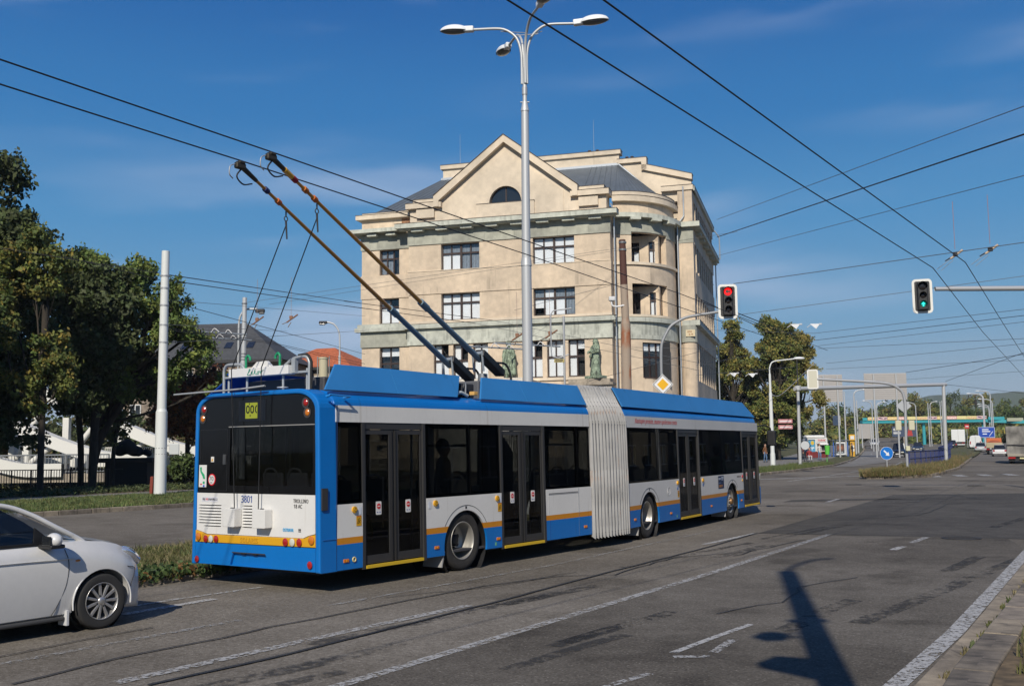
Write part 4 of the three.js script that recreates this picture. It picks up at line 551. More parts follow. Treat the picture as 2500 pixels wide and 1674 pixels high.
  // lettering and stickers
  const lett = (str, size, w, y, mat, f = font, sx = 1, x = .0085) => { const g = textGeo(str, size, .004, f); g.scale(sx, 1, 1); return rearPart('lettering', g.translate(W2(w), y, 0), mat, x); };
  const navy = rs(.01, .06, .28, .5), charcoal = rs(.035, .035, .04, .5);
  lett('3801', .092, 1.535, 1.137, navy, fontReg, .86); lett('TROLLINO', .048, .50, 1.152, charcoal, fontReg, .92); lett('18 AC', .048, .495, 1.083, charcoal, fontReg, .95); lett('OSTRAVA', .042, .70, .775, rs(.02, .33, .62, .5), font, .80); lett('!!!', .042, .405, .775, charcoal, font, 1.0);
  rearPart('web_sticker', ext(rect(W2(2.37), W2(2.03), 1.135, 1.20), .002), rs(.62, .62, .66, .5), .012); lett('dej', .034, 2.355, 1.155, charcoal, fontReg, .92); lett('mi', .034, 2.285, 1.155, rs(.6, .03, .05, .5), fontReg, .92); lett('znamku.cz', .034, 2.235, 1.155, charcoal, fontReg, .92);
  { const g = textGeo('SOLARIS', .062, .006, font); g.scale(1.05, 1, 1); rearPart('raised_lettering', g.translate(W2(1.53), .60, 0), gloss(.5, .25, .01, .45, .5), -.001); }
  { const s = rearPart('speed_sticker', disc(.078, .004, 28).scale(1, 1.05, 1).translate(W2(2.17), 1.44, 0), rs(.62, .01, .02, .4), .018); rearPart('speed_face', disc(.062, .004, 28).scale(1, 1.05, 1).translate(W2(2.17), 1.44, 0), white, .014, s); lett('70', .06, 2.222, 1.425, mBlack, fontReg, 1.05, .010); lett('km', .022, 2.195, 1.39, mBlack, fontReg, 1, .010);
    const mp = rearPart('route_map_sticker', ext(rect(W2(2.455), W2(2.29), 1.335, 1.645), .003), white, .017); rearPart('map_print', [ext([[-.07, .12], [-.03, .125], [-.03, .07], [.03, .02], [.05, -.04], [.01, -.04], [-.01, 0], [-.06, .06]], .002).translate(W2(2.365), 1.49, 0), ext(rect(.0, .04, -.11, -.075), .002).translate(W2(2.365), 1.49, 0)].reduce((a, g) => mergeGeometries([prep(a), prep(g)])), rs(.03, .35, .15, .5), .013, mp); rearPart('map_print', ext(rect(-.055, -.02, -.125, -.105), .002).translate(W2(2.365), 1.49, 0), rs(.55, .05, .05, .5), .013, mp); rearPart('map_print', ext(rect(.005, .04, -.15, -.125), .002).translate(W2(2.365), 1.49, 0), rs(.03, .1, .5, .5), .013, mp);
    const ws = rearPart('warning_sticker', ext(rect(W2(2.20), W2(2.135), 1.685, 1.76), .003), white, .017); rearPart('warning_triangle', ext([[-.022, -.02], [.022, -.02], [0, .022]], .002).translate(W2(2.168), 1.718, 0), yellow, .013, ws); }
  part('corner_reflector', bx(.03, .13, 1.06, 1.34, -.008, .012).translate(-.005, 0, -.002), doorGrey, 0);
  part('corner_joint', bx(.296, .302, .28, 2.42, -.01, .0015).translate(0, 0, 0), rs(.01, .03, .1, .5), 0); part('corner_joint', bx(.05, .30, .676, .682, -.01, .0015), rs(.02, .14, .4, .5), 0);
  // roof: side screens
  const screen = (pts, f, nm = 'roof_screen', mat = blueRoof) => { const g = prep(ext(pts, .03)), p = g.attributes.position; for (let i = 0; i < p.count; i++) p.setZ(i, p.getZ(i) - .10 - (p.getY(i) - 2.6) * .55); g.computeVertexNormals(); return part(nm, g, mat, f); };
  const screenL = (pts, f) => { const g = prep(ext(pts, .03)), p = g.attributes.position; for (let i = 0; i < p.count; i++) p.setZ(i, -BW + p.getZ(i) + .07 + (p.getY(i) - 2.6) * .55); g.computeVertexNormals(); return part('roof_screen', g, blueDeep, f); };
  const T = 2.985; screen([[.16, 2.625], [1.6, 2.62], [1.64, T], [.55, T + .005]], 0); screen([[1.61, 2.62], [2.97, 2.615], [3.27, T - .02], [1.65, T]], 0); screen([[3.56, 2.605], [4.85, 2.60], [4.87, T - .02], [3.86, T - .02]], 0); screen([[4.86, 2.60], [6.78, 2.595], [6.78, T - .03], [4.88, T - .02]], 0);
  screenL([[.16, 2.625], [3.2, 2.62], [3.4, T - .02], [.5, T]], 0); screenL([[3.6, 2.6], [6.8, 2.6], [6.8, T - .02], [3.9, T]], 0); part('screen_rail', [bx(.4, 6.7, 2.93, 2.96, -BW + .22, -BW + .27), bx(1.9, 1.95, 2.64, 2.95, -BW + .2, -BW + .25)], blueDeep, 0);
  screen([[8.02, 2.60], [12.3, 2.60], [12.3, T], [8.02, T - .01]], 1); screen([[12.31, 2.60], [17.46, 2.58], [17.02, T - .01], [12.31, T]], 1); screenL([[8.02, 2.6], [17.46, 2.58], [17.02, T], [8.02, T]], 1);
  part('roof_front_slope', (() => { const g = new THREE.BufferGeometry(); const a = [17.46, 2.58, -.10], b = [17.02, T, -.31], c = [17.02, T, -BW + .31], d = [17.46, 2.58, -BW + .10]; g.setAttribute('position', new THREE.Float32BufferAttribute([...a, ...d, ...c, ...a, ...c, ...b], 3)); g.computeVertexNormals(); return g; })(), blueRoof, 1);
  part('roof_cover', [bx(8.05, 17.0, T - .06, T - .02, -BW + .33, -.33)], blueDeep, 1); part('roof_antenna', [bx(14.6, 15.9, T + .0, T + .03, -.9, -.5), tb([15.2, T - .02, -.7], [15.2, T + .05, -.7], .03)], rs(.4, .4, .4, .6), 1);
  // equipment between the screens and under the poles
  part('roof_box', rbx(3.0, 3.75, 2.63, 2.86, -1.35, -.35, .02), mDark, 0); part('roof_box', rbx(4.2, 5.7, 2.63, 2.95, -2.1, -.6, .03), rs(.10, .10, .105, .6), 0); part('roof_box', rbx(.6, 2.6, 2.63, 2.84, -2.1, -.55, .03), rs(.05, .05, .055, .6), 0);
  for (let k = 0; k < 5; k++) part('cable', tube([[2.95 + k * .1, 2.64, -.22], [3.05 + k * .1, 2.74 + .03 * k, -.30], [3.2 + k * .06, 2.70, -.42], [3.4, 2.84, -.6]], .016, 6, 24), k % 2 ? mBlack : mGalvDark, 0);
  part('insulator_block', rbx(3.08, 3.22, 2.76, 2.82, -.36, -.28, .01), rs(.35, .36, .36, .5), 0); part('curved_cover', tube([[3.05, 2.655, -.2], [3.2, 2.70, -.2], [3.38, 2.655, -.2]], .025, 8, 16), rs(.45, .5, .5, .5), 0);
  part('chimney_cap', rbx(3.42, 3.52, 2.66, 2.72, -.2, -.1, .01), rs(.6, .35, .1, .5), 0);
  // booms
  const heads = [[-1.22, 5.35, -.19], [-1.25, 5.35, .40]], bases = [[4.70, 3.28, -1.60], [4.65, 3.34, -.90]];
  const boomOr = gloss(.50, .22, .014, .4, .4), boomGrey = rs(.15, .23, .29, .45, .2), brass = rs(.06, .05, .035, .5, .5);
  for (const i of [0, 1]) {
    const h = V(...heads[i]), b = V(...bases[i]), pt = (t) => h.clone().lerp(b, t), a = pt(.045), m = pt(.655), up = V(0, 1, 0);
    const B = part('trolley_pole', tb(a, m, .020, .034, 12), boomOr, 0);
    part('pole_base_tube', tb(pt(.645), pt(1), .04, .052, 12), boomGrey, 0, B); part('pole_collar', tb(pt(.638), pt(.675), .054, .054, 12), boomGrey, 0, B);
    const band = (t, c) => part('pole_band', tb(pt(t), pt(t + .012), .037, .037, 10), c, 0, B); band(.13 + i * .02, rs(.5, .12, .02, .6)); if (i) { band(.075, rs(.3, .01, .02, .6)); part('pole_tape', tb(pt(.045), pt(.072), .036, .036, 10), yellow, 0, B); band(.115, rs(.5, .15, .02, .6)); } else band(.085, rs(.02, .03, .12, .6));
    // current collector head
    part('collector_head', [tb(pt(.0), pt(.055), .036, .026, 10), rbx(h.x - .075, h.x + .075, h.y - .05, h.y + .03, h.z - .035, h.z + .035, .02), rbx(h.x - .04, h.x + .05, h.y + .015, h.y + .05, h.z - .045, h.z + .045, .012)], brass, 0, B);
    part('head_loop', tube([[h.x + .02, h.y - .04, h.z], [h.x - .05, h.y - .15, h.z], [h.x + .05, h.y - .23, h.z], [h.x + .26, h.y - .17, h.z - (i ? .08 : .08)]], .010, 6, 30), mBlack, 0, B); part('head_loop', tube([[h.x - .08, h.y - .0, h.z], [h.x - .17, h.y - .05, h.z + .02], [h.x - .18, h.y - .15, h.z + .02], [h.x - .11, h.y - .19, h.z]], .007, 6, 24), mGalv, 0, B);
    // rope from the pole to the catcher box
    const r0 = pt(i ? .165 : .165), bw = i ? 1.09 : 1.57; const end = V(-.07, 1.06, -bw);
    const eye = r0.clone().add(V(0, -.10, 0)); part('rope_clip', [tb(r0.clone().add(V(0, -.03, 0)), eye, .010, .010, 6), new THREE.TorusGeometry(.03, .007, 6, 14).translate(eye.x, eye.y - .03, eye.z), tb(eye.clone().add(V(0, -.06, 0)), eye.clone().add(V(.02, -.30, 0)), .014, .010, 6)], mDark, 0, B);
    const mid = V(-.08, 2.95, -(i ? 1.05 : 1.66)); part('pole_rope', [tb(eye.clone().add(V(.01, -.1, 0)), mid, .0075, .0075, 5), tb(mid, end, .0075, .0075, 5)], mBlack, 0, B);
    // base frame with spring box
    const bb = b; part('pole_swivel', [tb([bb.x + .05, 2.65, bb.z], [bb.x + .08, 3.1, bb.z], .10, .08, 12), rbx(bb.x - .1, bb.x + .25, 2.66, 2.75, bb.z - .2, bb.z + .2, .02)], mGalvDark, 0);
    const dir = b.clone().sub(h).normalize(), sb = (t, o) => b.clone().addScaledVector(dir, t).add(V(0, o, 0)); const q = new THREE.Quaternion().setFromUnitVectors(V(1, 0, 0), dir);
    part('spring_box', rbx(-.36, .58, -.04, .09, -.09, .09, .02).applyQuaternion(q).translate(b.x + .22, b.y - .03, b.z), mBlack, 0); part('pole_clamp', [tb(sb(-.12, .06).add(V(0, 0, .1)), sb(-.12, .06).add(V(0, 0, -.1)), .03), tb(sb(-.12, .10).add(V(0, 0, .1)), sb(-.05, -.22).add(V(0, 0, .1)), .02, .02, 8), tb(sb(-.12, .10).add(V(0, 0, -.1)), sb(-.05, -.22).add(V(0, 0, -.1)), .02, .02, 8)], rs(.38, .42, .45, .4, .4), 0);
    part('cable', tube([[b.x + .5, b.y - .02, b.z], [b.x + .75, b.y - .05, b.z + .02], [b.x + .85, b.y - .3, b.z + .05], [b.x + .8, 2.7, b.z]], .02, 6, 24), mBlack, 0);
  }
  // rear roof rack with rope guides
  const rk = .35, q = (w, y, dx = 0) => [rk + dx, y, -w];
  part('rack_hoop', tube([q(2.33, 2.64), q(2.33, 2.85), q(2.33, 3.0), q(2.27, 3.07), q(2.1, 3.075), q(1.96, 3.06), q(1.87, 2.98)], .022, 8, 50, .4), greyFrame, 0); part('rack_hoop', tube([q(.58, 2.64), q(.58, 2.9), q(.58, 3.02), q(.64, 3.10), q(.78, 3.105), q(.92, 3.08), q(1.06, 3.0)], .022, 8, 50, .4), greyFrame, 0);
  part('hoop_rubber', tube([q(.555, 2.66, .01), q(.555, 2.9, .01), q(.555, 3.03, .01), q(.63, 3.13, .01), q(.80, 3.13, .01)], .02, 8, 40, .4), mRubber, 0);
  part('rack_post', tb(q(2.27, 2.62, .04), q(2.27, 2.86, .04), .018), greyFrame, 0); part('rack_post', tb(q(1.83, 2.62), q(1.83, 2.9), .018), greyFrame, 0); part('rack_post', tb(q(1.09, 2.62), q(1.09, 2.9), .018), greyFrame, 0); part('rack_post', tb(q(.66, 2.62, .04), q(.66, 2.95, .04), .018), greyFrame, 0); part('rack_plate', bx(rk - .06, rk + .06, 2.632, 2.65, -.75, -.5), greyFrame, 0);
  part('rack_bar', [bx(rk - .015, rk + .015, 2.875, 2.905, -2.33, -2.05), bx(rk - .015, rk + .015, 2.885, 2.915, -.95, -.58)], greyFrame, 0); part('rack_upright', bx(rk - .03, rk + .03, 2.89, 3.09, -.90, -.83), greyFrame, 0);
  { const box = part('guide_board', rbx(rk - .09, rk + .05, 2.875, 3.0, -2.13, -.90, .01), white, 0); part('guide_hump', ext([[-1.70, 2.99], [-1.58, 3.08], [-1.38, 3.085], [-1.27, 2.99]], .05).rotateY(-Math.PI / 2).translate(rk + .0, 0, 0), white, 0, box);
    // handwritten maker's lettering on the board
    const L = [[[0, .02], [.03, .05], [.05, .085], [.035, .09], [.02, .05], [.0, .005], [.03, .005], [.06, .012]], [[.07, .02], [.09, .04], [.085, .055], [.07, .04], [.075, .01], [.1, .015]], [[.115, .005], [.14, .09], [.125, .04], [.15, .055], [.13, .035], [.155, .005], [.17, .015]], [[.195, .05], [.175, .03], [.185, .005], [.205, .02], [.2, .045], [.225, .045]], [[.23, .05], [.24, .01], [.255, .03], [.265, .055], [.29, .06]]];
    for (const st of L) part('board_lettering', tube(st.map(([x, y]) => [rk - .093, 2.895 + y * .95, -1.72 + x * 1.15]), .005, 5, 30), rs(.02, .28, .20, .5), 0, box); }
  for (const w of [1.86, 1.16]) { const s = w > 1.5 ? 1 : -1; part('rope_hook', tube([q(w, 2.98), q(w, 3.10), q(w - .0, 3.15), q(w + .04 * s * -1, 3.185), q(w - .085 * s, 3.15), q(w - .09 * s, 3.11)], .018, 8, 40), rs(.01, .25, .11, .5), 0); }
  part('hook_rod', tube([[-.10, 2.70, -.95], [-.10, 2.675, -1.5], [-.10, 2.665, -2.2], [-.08, 2.655, -2.9]], .014, 6, 20), mGalv, 0); part('rod_ring', new THREE.TorusGeometry(.07, .012, 6, 20).rotateX(Math.PI / 2).translate(rk, 2.70, -1.1), mGalv, 0);
  { const gb = part('grab_bar', [tb([.12, 2.53, -.02], [.12, 2.55, .075], .02, .016, 8), tb([.44, 2.52, -.02], [.44, 2.535, .075], .02, .016, 8), tb([.08, 2.55, .075], [.46, 2.535, .075], .012, .012, 8)], gloss(.02, .22, .6, .35, .5), 0); }
  // bellows: single pleats
  { const N = 13, ringPts = []; const H = [[.012, .20], [.015, .30], [.01, .6], [.005, 1.2], [-.012, 2.0], [-.02, 2.3], [-.05, 2.42], [-.12, 2.58], [-.17, 2.66], [-.24, 2.80], [-.31, 2.95]]; for (const [z, y] of H) ringPts.push([z, y]); for (let k = 1; k <= 4; k++) ringPts.push([lerp(-.31, -BW + .31, k / 5), 2.95]); for (const [z, y] of H.slice().reverse()) ringPts.push([-BW - z, y]);
    const sec = (t, outw) => { const s = lerp(6.79, 8.02, t), M = new THREE.Matrix4().makeTranslation(PIVX, 0, -BW / 2).multiply(new THREE.Matrix4().makeRotationY(BEND * sstep(0, 1, t))).multiply(new THREE.Matrix4().makeTranslation(-PIVX, 0, BW / 2)); return ringPts.map(([z, y]) => { const c = V(s, y, z), up = y > 2.9 ? 1 : 0; c.z += (z > -BW / 2 ? 1 : -1) * outw * (up ? 0 : 1); c.y += up * outw + (y < .31 ? -outw * .8 : 0); return c.applyMatrix4(M); }); };
    const rr = mulberry(41);
    for (let k = 0; k < N; k++) { const jit = () => (rr() - .5) * .006, prof = [[0, -.045], [.18, -.002], [.36, .024 + jit()], [.5, .03 + jit()], [.64, .024 + jit()], [.82, -.002], [1, -.045]].map(([u, o]) => sec((k + u) / N, o)), pos = []; for (let i = 0; i < prof.length - 1; i++) for (let j = 0; j < ringPts.length - 1; j++) { const a = prof[i][j], b = prof[i + 1][j], c = prof[i + 1][j + 1], d = prof[i][j + 1]; pos.push(...a.toArray(), ...b.toArray(), ...c.toArray(), ...a.toArray(), ...c.toArray(), ...d.toArray()); } const g = new THREE.BufferGeometry(); g.setAttribute('position', new THREE.Float32BufferAttribute(pos, 3)); g.setAttribute('uv', new THREE.BufferAttribute(new Float32Array(pos.length / 3 * 2), 2)); g.computeVertexNormals(); obj('bellows_pleat', g, bellowsTex, bus);
      if (k < N - 1) { const c = sec((k + 1) / N, -.03); obj('bellows_rib', tube(c.slice(0, 11), .008, 5, 44), rs(.12, .12, .12, .5, .4), bus); }
      for (const y of [5, 7, 8]) { const c = sec((k + .5) / N, .03)[y]; obj('bellows_rivet', sph(c.x, c.y, c.z + .002, .007, .007, .007, 6), mDark, bus); } const c = sec((k + .5) / N, .03)[1]; obj('bellows_rivet', sph(c.x, c.y, c.z, .008, .008, .008, 6), mDark, bus); } }
  // wheels
  const lathe = (p, seg = 36) => new THREE.LatheGeometry(p.map(([r, z]) => new THREE.Vector2(r, z)), seg).rotateX(Math.PI / 2);
  const tyreP = [[.272, -.24], [.30, -.27], [.38, -.275], [.425, -.262], [.443, -.23], [.445, -.14], [.443, -.05], [.425, -.018], [.38, -.006], [.31, -.012], [.278, -.03]];
  const rimMat = rs(.42, .40, .36, .42, .55), rimDark = rs(.02, .02, .022, .6, .3), tyreMat = textured(tex(256, .5, plasterFn(46, 44, 42, 1.2, 81)), .9);
  function wheel(s, z, f, deep) {
    const T0 = part('wheel', lathe(tyreP).translate(s, .445, z), tyreMat, f); const sg = z < -1 ? -1 : 1;
    part('tyre_groove', [lathe([[.446, -.20], [.4462, -.19]]), lathe([[.446, -.10], [.4462, -.09]])].map(g => g.translate(s, .445, z)), mBlack, f, T0);
    if (deep) { part('rim', lathe([[.280, -.028], [.288, -.02], [.280, -.012], [.268, -.02], [.262, -.06], [.255, -.11], [.245, -.13], [.238, -.19], [.215, -.235], [.15, -.245], [.0, -.245]]).translate(s, .445, z), rimMat, f, T0); part('hub', [lathe([[.09, -.245], [.09, -.17], [.06, -.15], [0, -.15]], 20).translate(s, .445, z)], rimDark, f, T0); for (let k = 0; k < 8; k++) { const a = k / 8 * 6.283 + .3; part('rim_hole', disc(.032, .01, 14).translate(s + .165 * Math.cos(a), .445 + .165 * Math.sin(a), z - .243), mBlack, f, T0); } for (let k = 0; k < 10; k++) { const a = k / 10 * 6.283; part('wheel_nut', new THREE.CylinderGeometry(.012, .012, .04, 6).rotateX(Math.PI / 2).translate(s + .115 * Math.cos(a), .445 + .115 * Math.sin(a), z - .225), rimDark, f, T0); } }
    else { part('rim', lathe([[.280, -.028], [.288, -.018], [.278, -.01], [.262, -.03], [.25, -.07], [.225, -.085], [.20, -.06], [.17, -.025], [.12, -.01], [.10, -.008], [0, -.008]]).translate(s, .445, z), rimMat, f, T0); part('hub', lathe([[.085, -.01], [.08, .04], [.06, .055], [0, .055]], 20).translate(s, .445, z), rs(.25, .14, .06, .5, .5), f, T0); for (let k = 0; k < 8; k++) { const a = k / 8 * 6.283; part('rim_hole', disc(.022, .012, 12).translate(s + .195 * Math.cos(a), .445 + .195 * Math.sin(a), z - .053), mBlack, f, T0); } for (let k = 0; k < 10; k++) { const a = k / 10 * 6.283; part('wheel_nut', new THREE.CylinderGeometry(.013, .013, .04, 6).rotateX(Math.PI / 2).translate(s + .13 * Math.cos(a), .445 + .13 * Math.sin(a), z), alu, f, T0); } }
  }
  wheel(3.03, -.03, 0, 1); wheel(9.12, -.03, 1, 1); wheel(14.92, -.05, 1, 0); for (const [s, f] of [[3.03, 0], [9.12, 1], [14.92, 1]]) part('wheel', lathe(tyreP).rotateY(Math.PI).translate(s, .445, -BW + .03), tyreMat, f);
  for (const [s, f] of [[2.50, 0], [8.55, 1], [14.36, 1]]) part('mud_flap', bx(-.012, .012, .10, .34, -.38, -.02).rotateZ(-.25).translate(s - .03, 0, 0), rs(.30, .29, .28, .8), f);
  for (const [s, f] of [[3.62, 0], [9.76, 1], [15.52, 1]]) part('mud_flap', tube([[s - .05, .62, -.1], [s, .45, -.1], [s + .02, .28, -.1], [s - .01, .12, -.1]], .014, 6, 16).scale(1, 1, 1), mRubber, f);
  for (const [s, f] of [[9.78, 1], [15.5, 1]]) part('arch_plate', bx(s - .14, s + .02, .28, .62, -.25, -.22), rs(.16, .16, .16, .7), f);
  // nose of the front section
  part('front_wall', [bx(17.50, 17.66, .22, 1.1, -BW + .12, -.10)], blue, 1); part('windscreen', [bx(17.50, 17.54, 1.1, 2.30, -BW + .12, -.10)], bGlass, 1); part('front_corner', [shear(prep(rbx(17.48, 17.66, .22, .72, -.14, -.005, .05)))], blue, 1); part('front_lamp', rbx(17.52, 17.67, .86, 1.05, -.16, -.01, .03), mClearLens, 1); part('front_corner_post', shear(prep(rbx(17.48, 17.58, .72, 2.42, -.10, -.012, .03))), mBlack, 1); part('front_brow', shear(prep(rbx(17.3, 17.6, 2.2, 2.6, -BW + .1, -.05, .1))), blackGloss, 1);
  { const M = part('wing_mirror', rbx(18.02, 18.16, 1.80, 2.22, .10, .34, .04), mBlack, 1); part('mirror_arm', tube([[17.5, 2.30, -.15], [17.9, 2.36, .05], [18.08, 2.3, .18], [18.09, 2.2, .2]], .02, 7, 24), mBlack, 1, M); }
  // interior: seats, poles, boards
  const seatShell = rs(.22, .22, .23, .6), seatCloth = textured(tex(256, .5, (x, y) => { const a = fbm(x * 9, y * 9, 9, 3, 4), b = fbm(x * 12, y * 12, 12, 2, 9); return b > .66 ? [190, 96, 30] : a > .55 ? [60, 96, 160] : [22, 38, 92]; }), .9), pole = rs(.30, .30, .30, .3, .8);
  const seat = (s, w, f, lift = 0) => { const S = part('passenger_seat', [(() => { const g = new RoundedBoxGeometry(.06, .62, .40, 3, .028).rotateZ(.12).translate(s - .18, 1.05 + lift, -w); return g; })(), rbx(s - .2, s + .22, .70 + lift, .76 + lift, -w - .2, -w + .2, .02)], seatShell, f); part('seat_cloth', (() => new RoundedBoxGeometry(.02, .48, .34, 2, .008).rotateZ(.12).translate(s - .14, 1.02 + lift, -w))(), seatCloth, f, S); part('seat_handle', tube([[s - .24, 1.28 + lift, -w - .15], [s - .26, 1.40 + lift, -w - .08], [s - .26, 1.40 + lift, -w + .08], [s - .24, 1.28 + lift, -w + .15]], .016, 6, 20), seatShell, f, S); };
  for (const w of [.42, .90, 1.38]) seat(.66, w, 0, .17); for (const s of [2.75, 3.55, 5.8]) for (const w of [.35, 2.1]) seat(s, w, 0); for (const s of [8.6, 9.5, 10.4, 12.9, 13.7]) for (const w of [.35, 2.1]) seat(s, w, 1);
  for (const [s, w, f] of [[2.2, .35, 0], [3.9, .35, 0], [5.4, .4, 0], [1.45, 2.2, 0], [10.9, .4, 1], [12.5, .4, 1], [14.3, 1.0, 1]]) part('hand_pole', tb([s, .32, -w], [s, 2.28, -w], .018, .018, 8), pole, f);
  part('rear_pillar_panel', [bx(.36, .42, .32, 1.30, -BW + .1, -.1)], rs(.07, .07, .075, .8), 0); part('driver_partition', bx(15.6, 15.64, .32, 2.2, -1.9, -.95), rs(.12, .12, .12, .7), 1); part('air_duct', bx(2.3, 2.42, .32, 2.28, -.22, -.10), rs(.24, .24, .24, .7), 0);
}
// ---------------------------------------------------------------- cars
const carWhite = bodyPaint(.68, .67, .65, .32, .9), carGlass = new THREE.MeshPhysicalMaterial({ color: lin(.30, .32, .33), roughness: .02, transmission: 1, thickness: 0 });
function lathe2(p, seg = 32) { return new THREE.LatheGeometry(p.map(([r, z]) => new THREE.Vector2(r, z)), seg).rotateX(Math.PI / 2); }
// body by cross-sections: x forward, y up, z right. Every station gives half widths and heights.
function loftBody(st, holes) {
  const N = 17, pos = [];
  const prof = (q) => { // q: x, y0 sill, y1 shoulder, yt top, w0 sill half width, w1 widest, wt top half width
    const o = []; const P = [[q.w0 * .93, q.y0], [q.w0, q.y0 + .035], [lerp(q.w0, q.w1, .75), lerp(q.y0, q.y1, .30)], [q.w1, lerp(q.y0, q.y1, .58)], [q.w1, lerp(q.y0, q.y1, .74)], [lerp(q.w1, q.wt, .12), lerp(q.y0, q.y1, .9)], [lerp(q.w1, q.wt, .35), q.y1], [lerp(q.w1, q.wt, .75), lerp(q.y1, q.yt, .35)], [q.wt, lerp(q.y1, q.yt, .72)], [q.wt * .78, lerp(q.y1, q.yt, .9)], [q.wt * .4, q.yt], [0, q.yt + .004]];
    for (const [w, y] of P) o.push([q.x - (q.bow || 0) * (w / q.w1) ** 2.2, y, w]); return o;
  };
  const R = st.map(prof), C = R[0].length;
  const quadp = (a, b, c, d) => pos.push(...a, ...b, ...c, ...a, ...c, ...d), mir = (p) => [p[0], p[1], -p[2]];
  for (let i = 0; i < R.length - 1; i++) for (let j = 0; j < C - 1; j++) { const a = R[i][j], b = R[i + 1][j], c = R[i + 1][j + 1], d = R[i][j + 1]; quadp(a, b, c, d); quadp(mir(a), mir(d), mir(c), mir(b)); }
  for (const [k, flip] of [[0, 0], [R.length - 1, 1]]) for (let j = 0; j < C - 1; j++) { const a = R[k][j], b = R[k][j + 1]; if (flip) quadp(a, mir(a), mir(b), b); else quadp(a, b, mir(b), mir(a)); }
  const g = new THREE.BufferGeometry(); g.setAttribute('position', new THREE.Float32BufferAttribute(pos, 3));
  return g;
}
import { mergeVertices, toCreasedNormals } from 'three/addons/utils/BufferGeometryUtils.js';
import { Brush, Evaluator, SUBTRACTION } from 'three-bvh-csg';
const ev = new Evaluator(); ev.attributes = ['position', 'normal', 'uv']; ev.useGroups = false;
function cut(geo, cutters) { let b = new Brush(prep(geo)); b.updateMatrixWorld(); for (const c of cutters) { const k = new Brush(prep(c)); k.updateMatrixWorld(); b = ev.evaluate(b, k, SUBTRACTION); } return b.geometry; }
function smoothLoft(st) { const g = mergeVertices(loftBody(st), 1e-4); g.computeVertexNormals(); return toCreasedNormals(g, .7); }

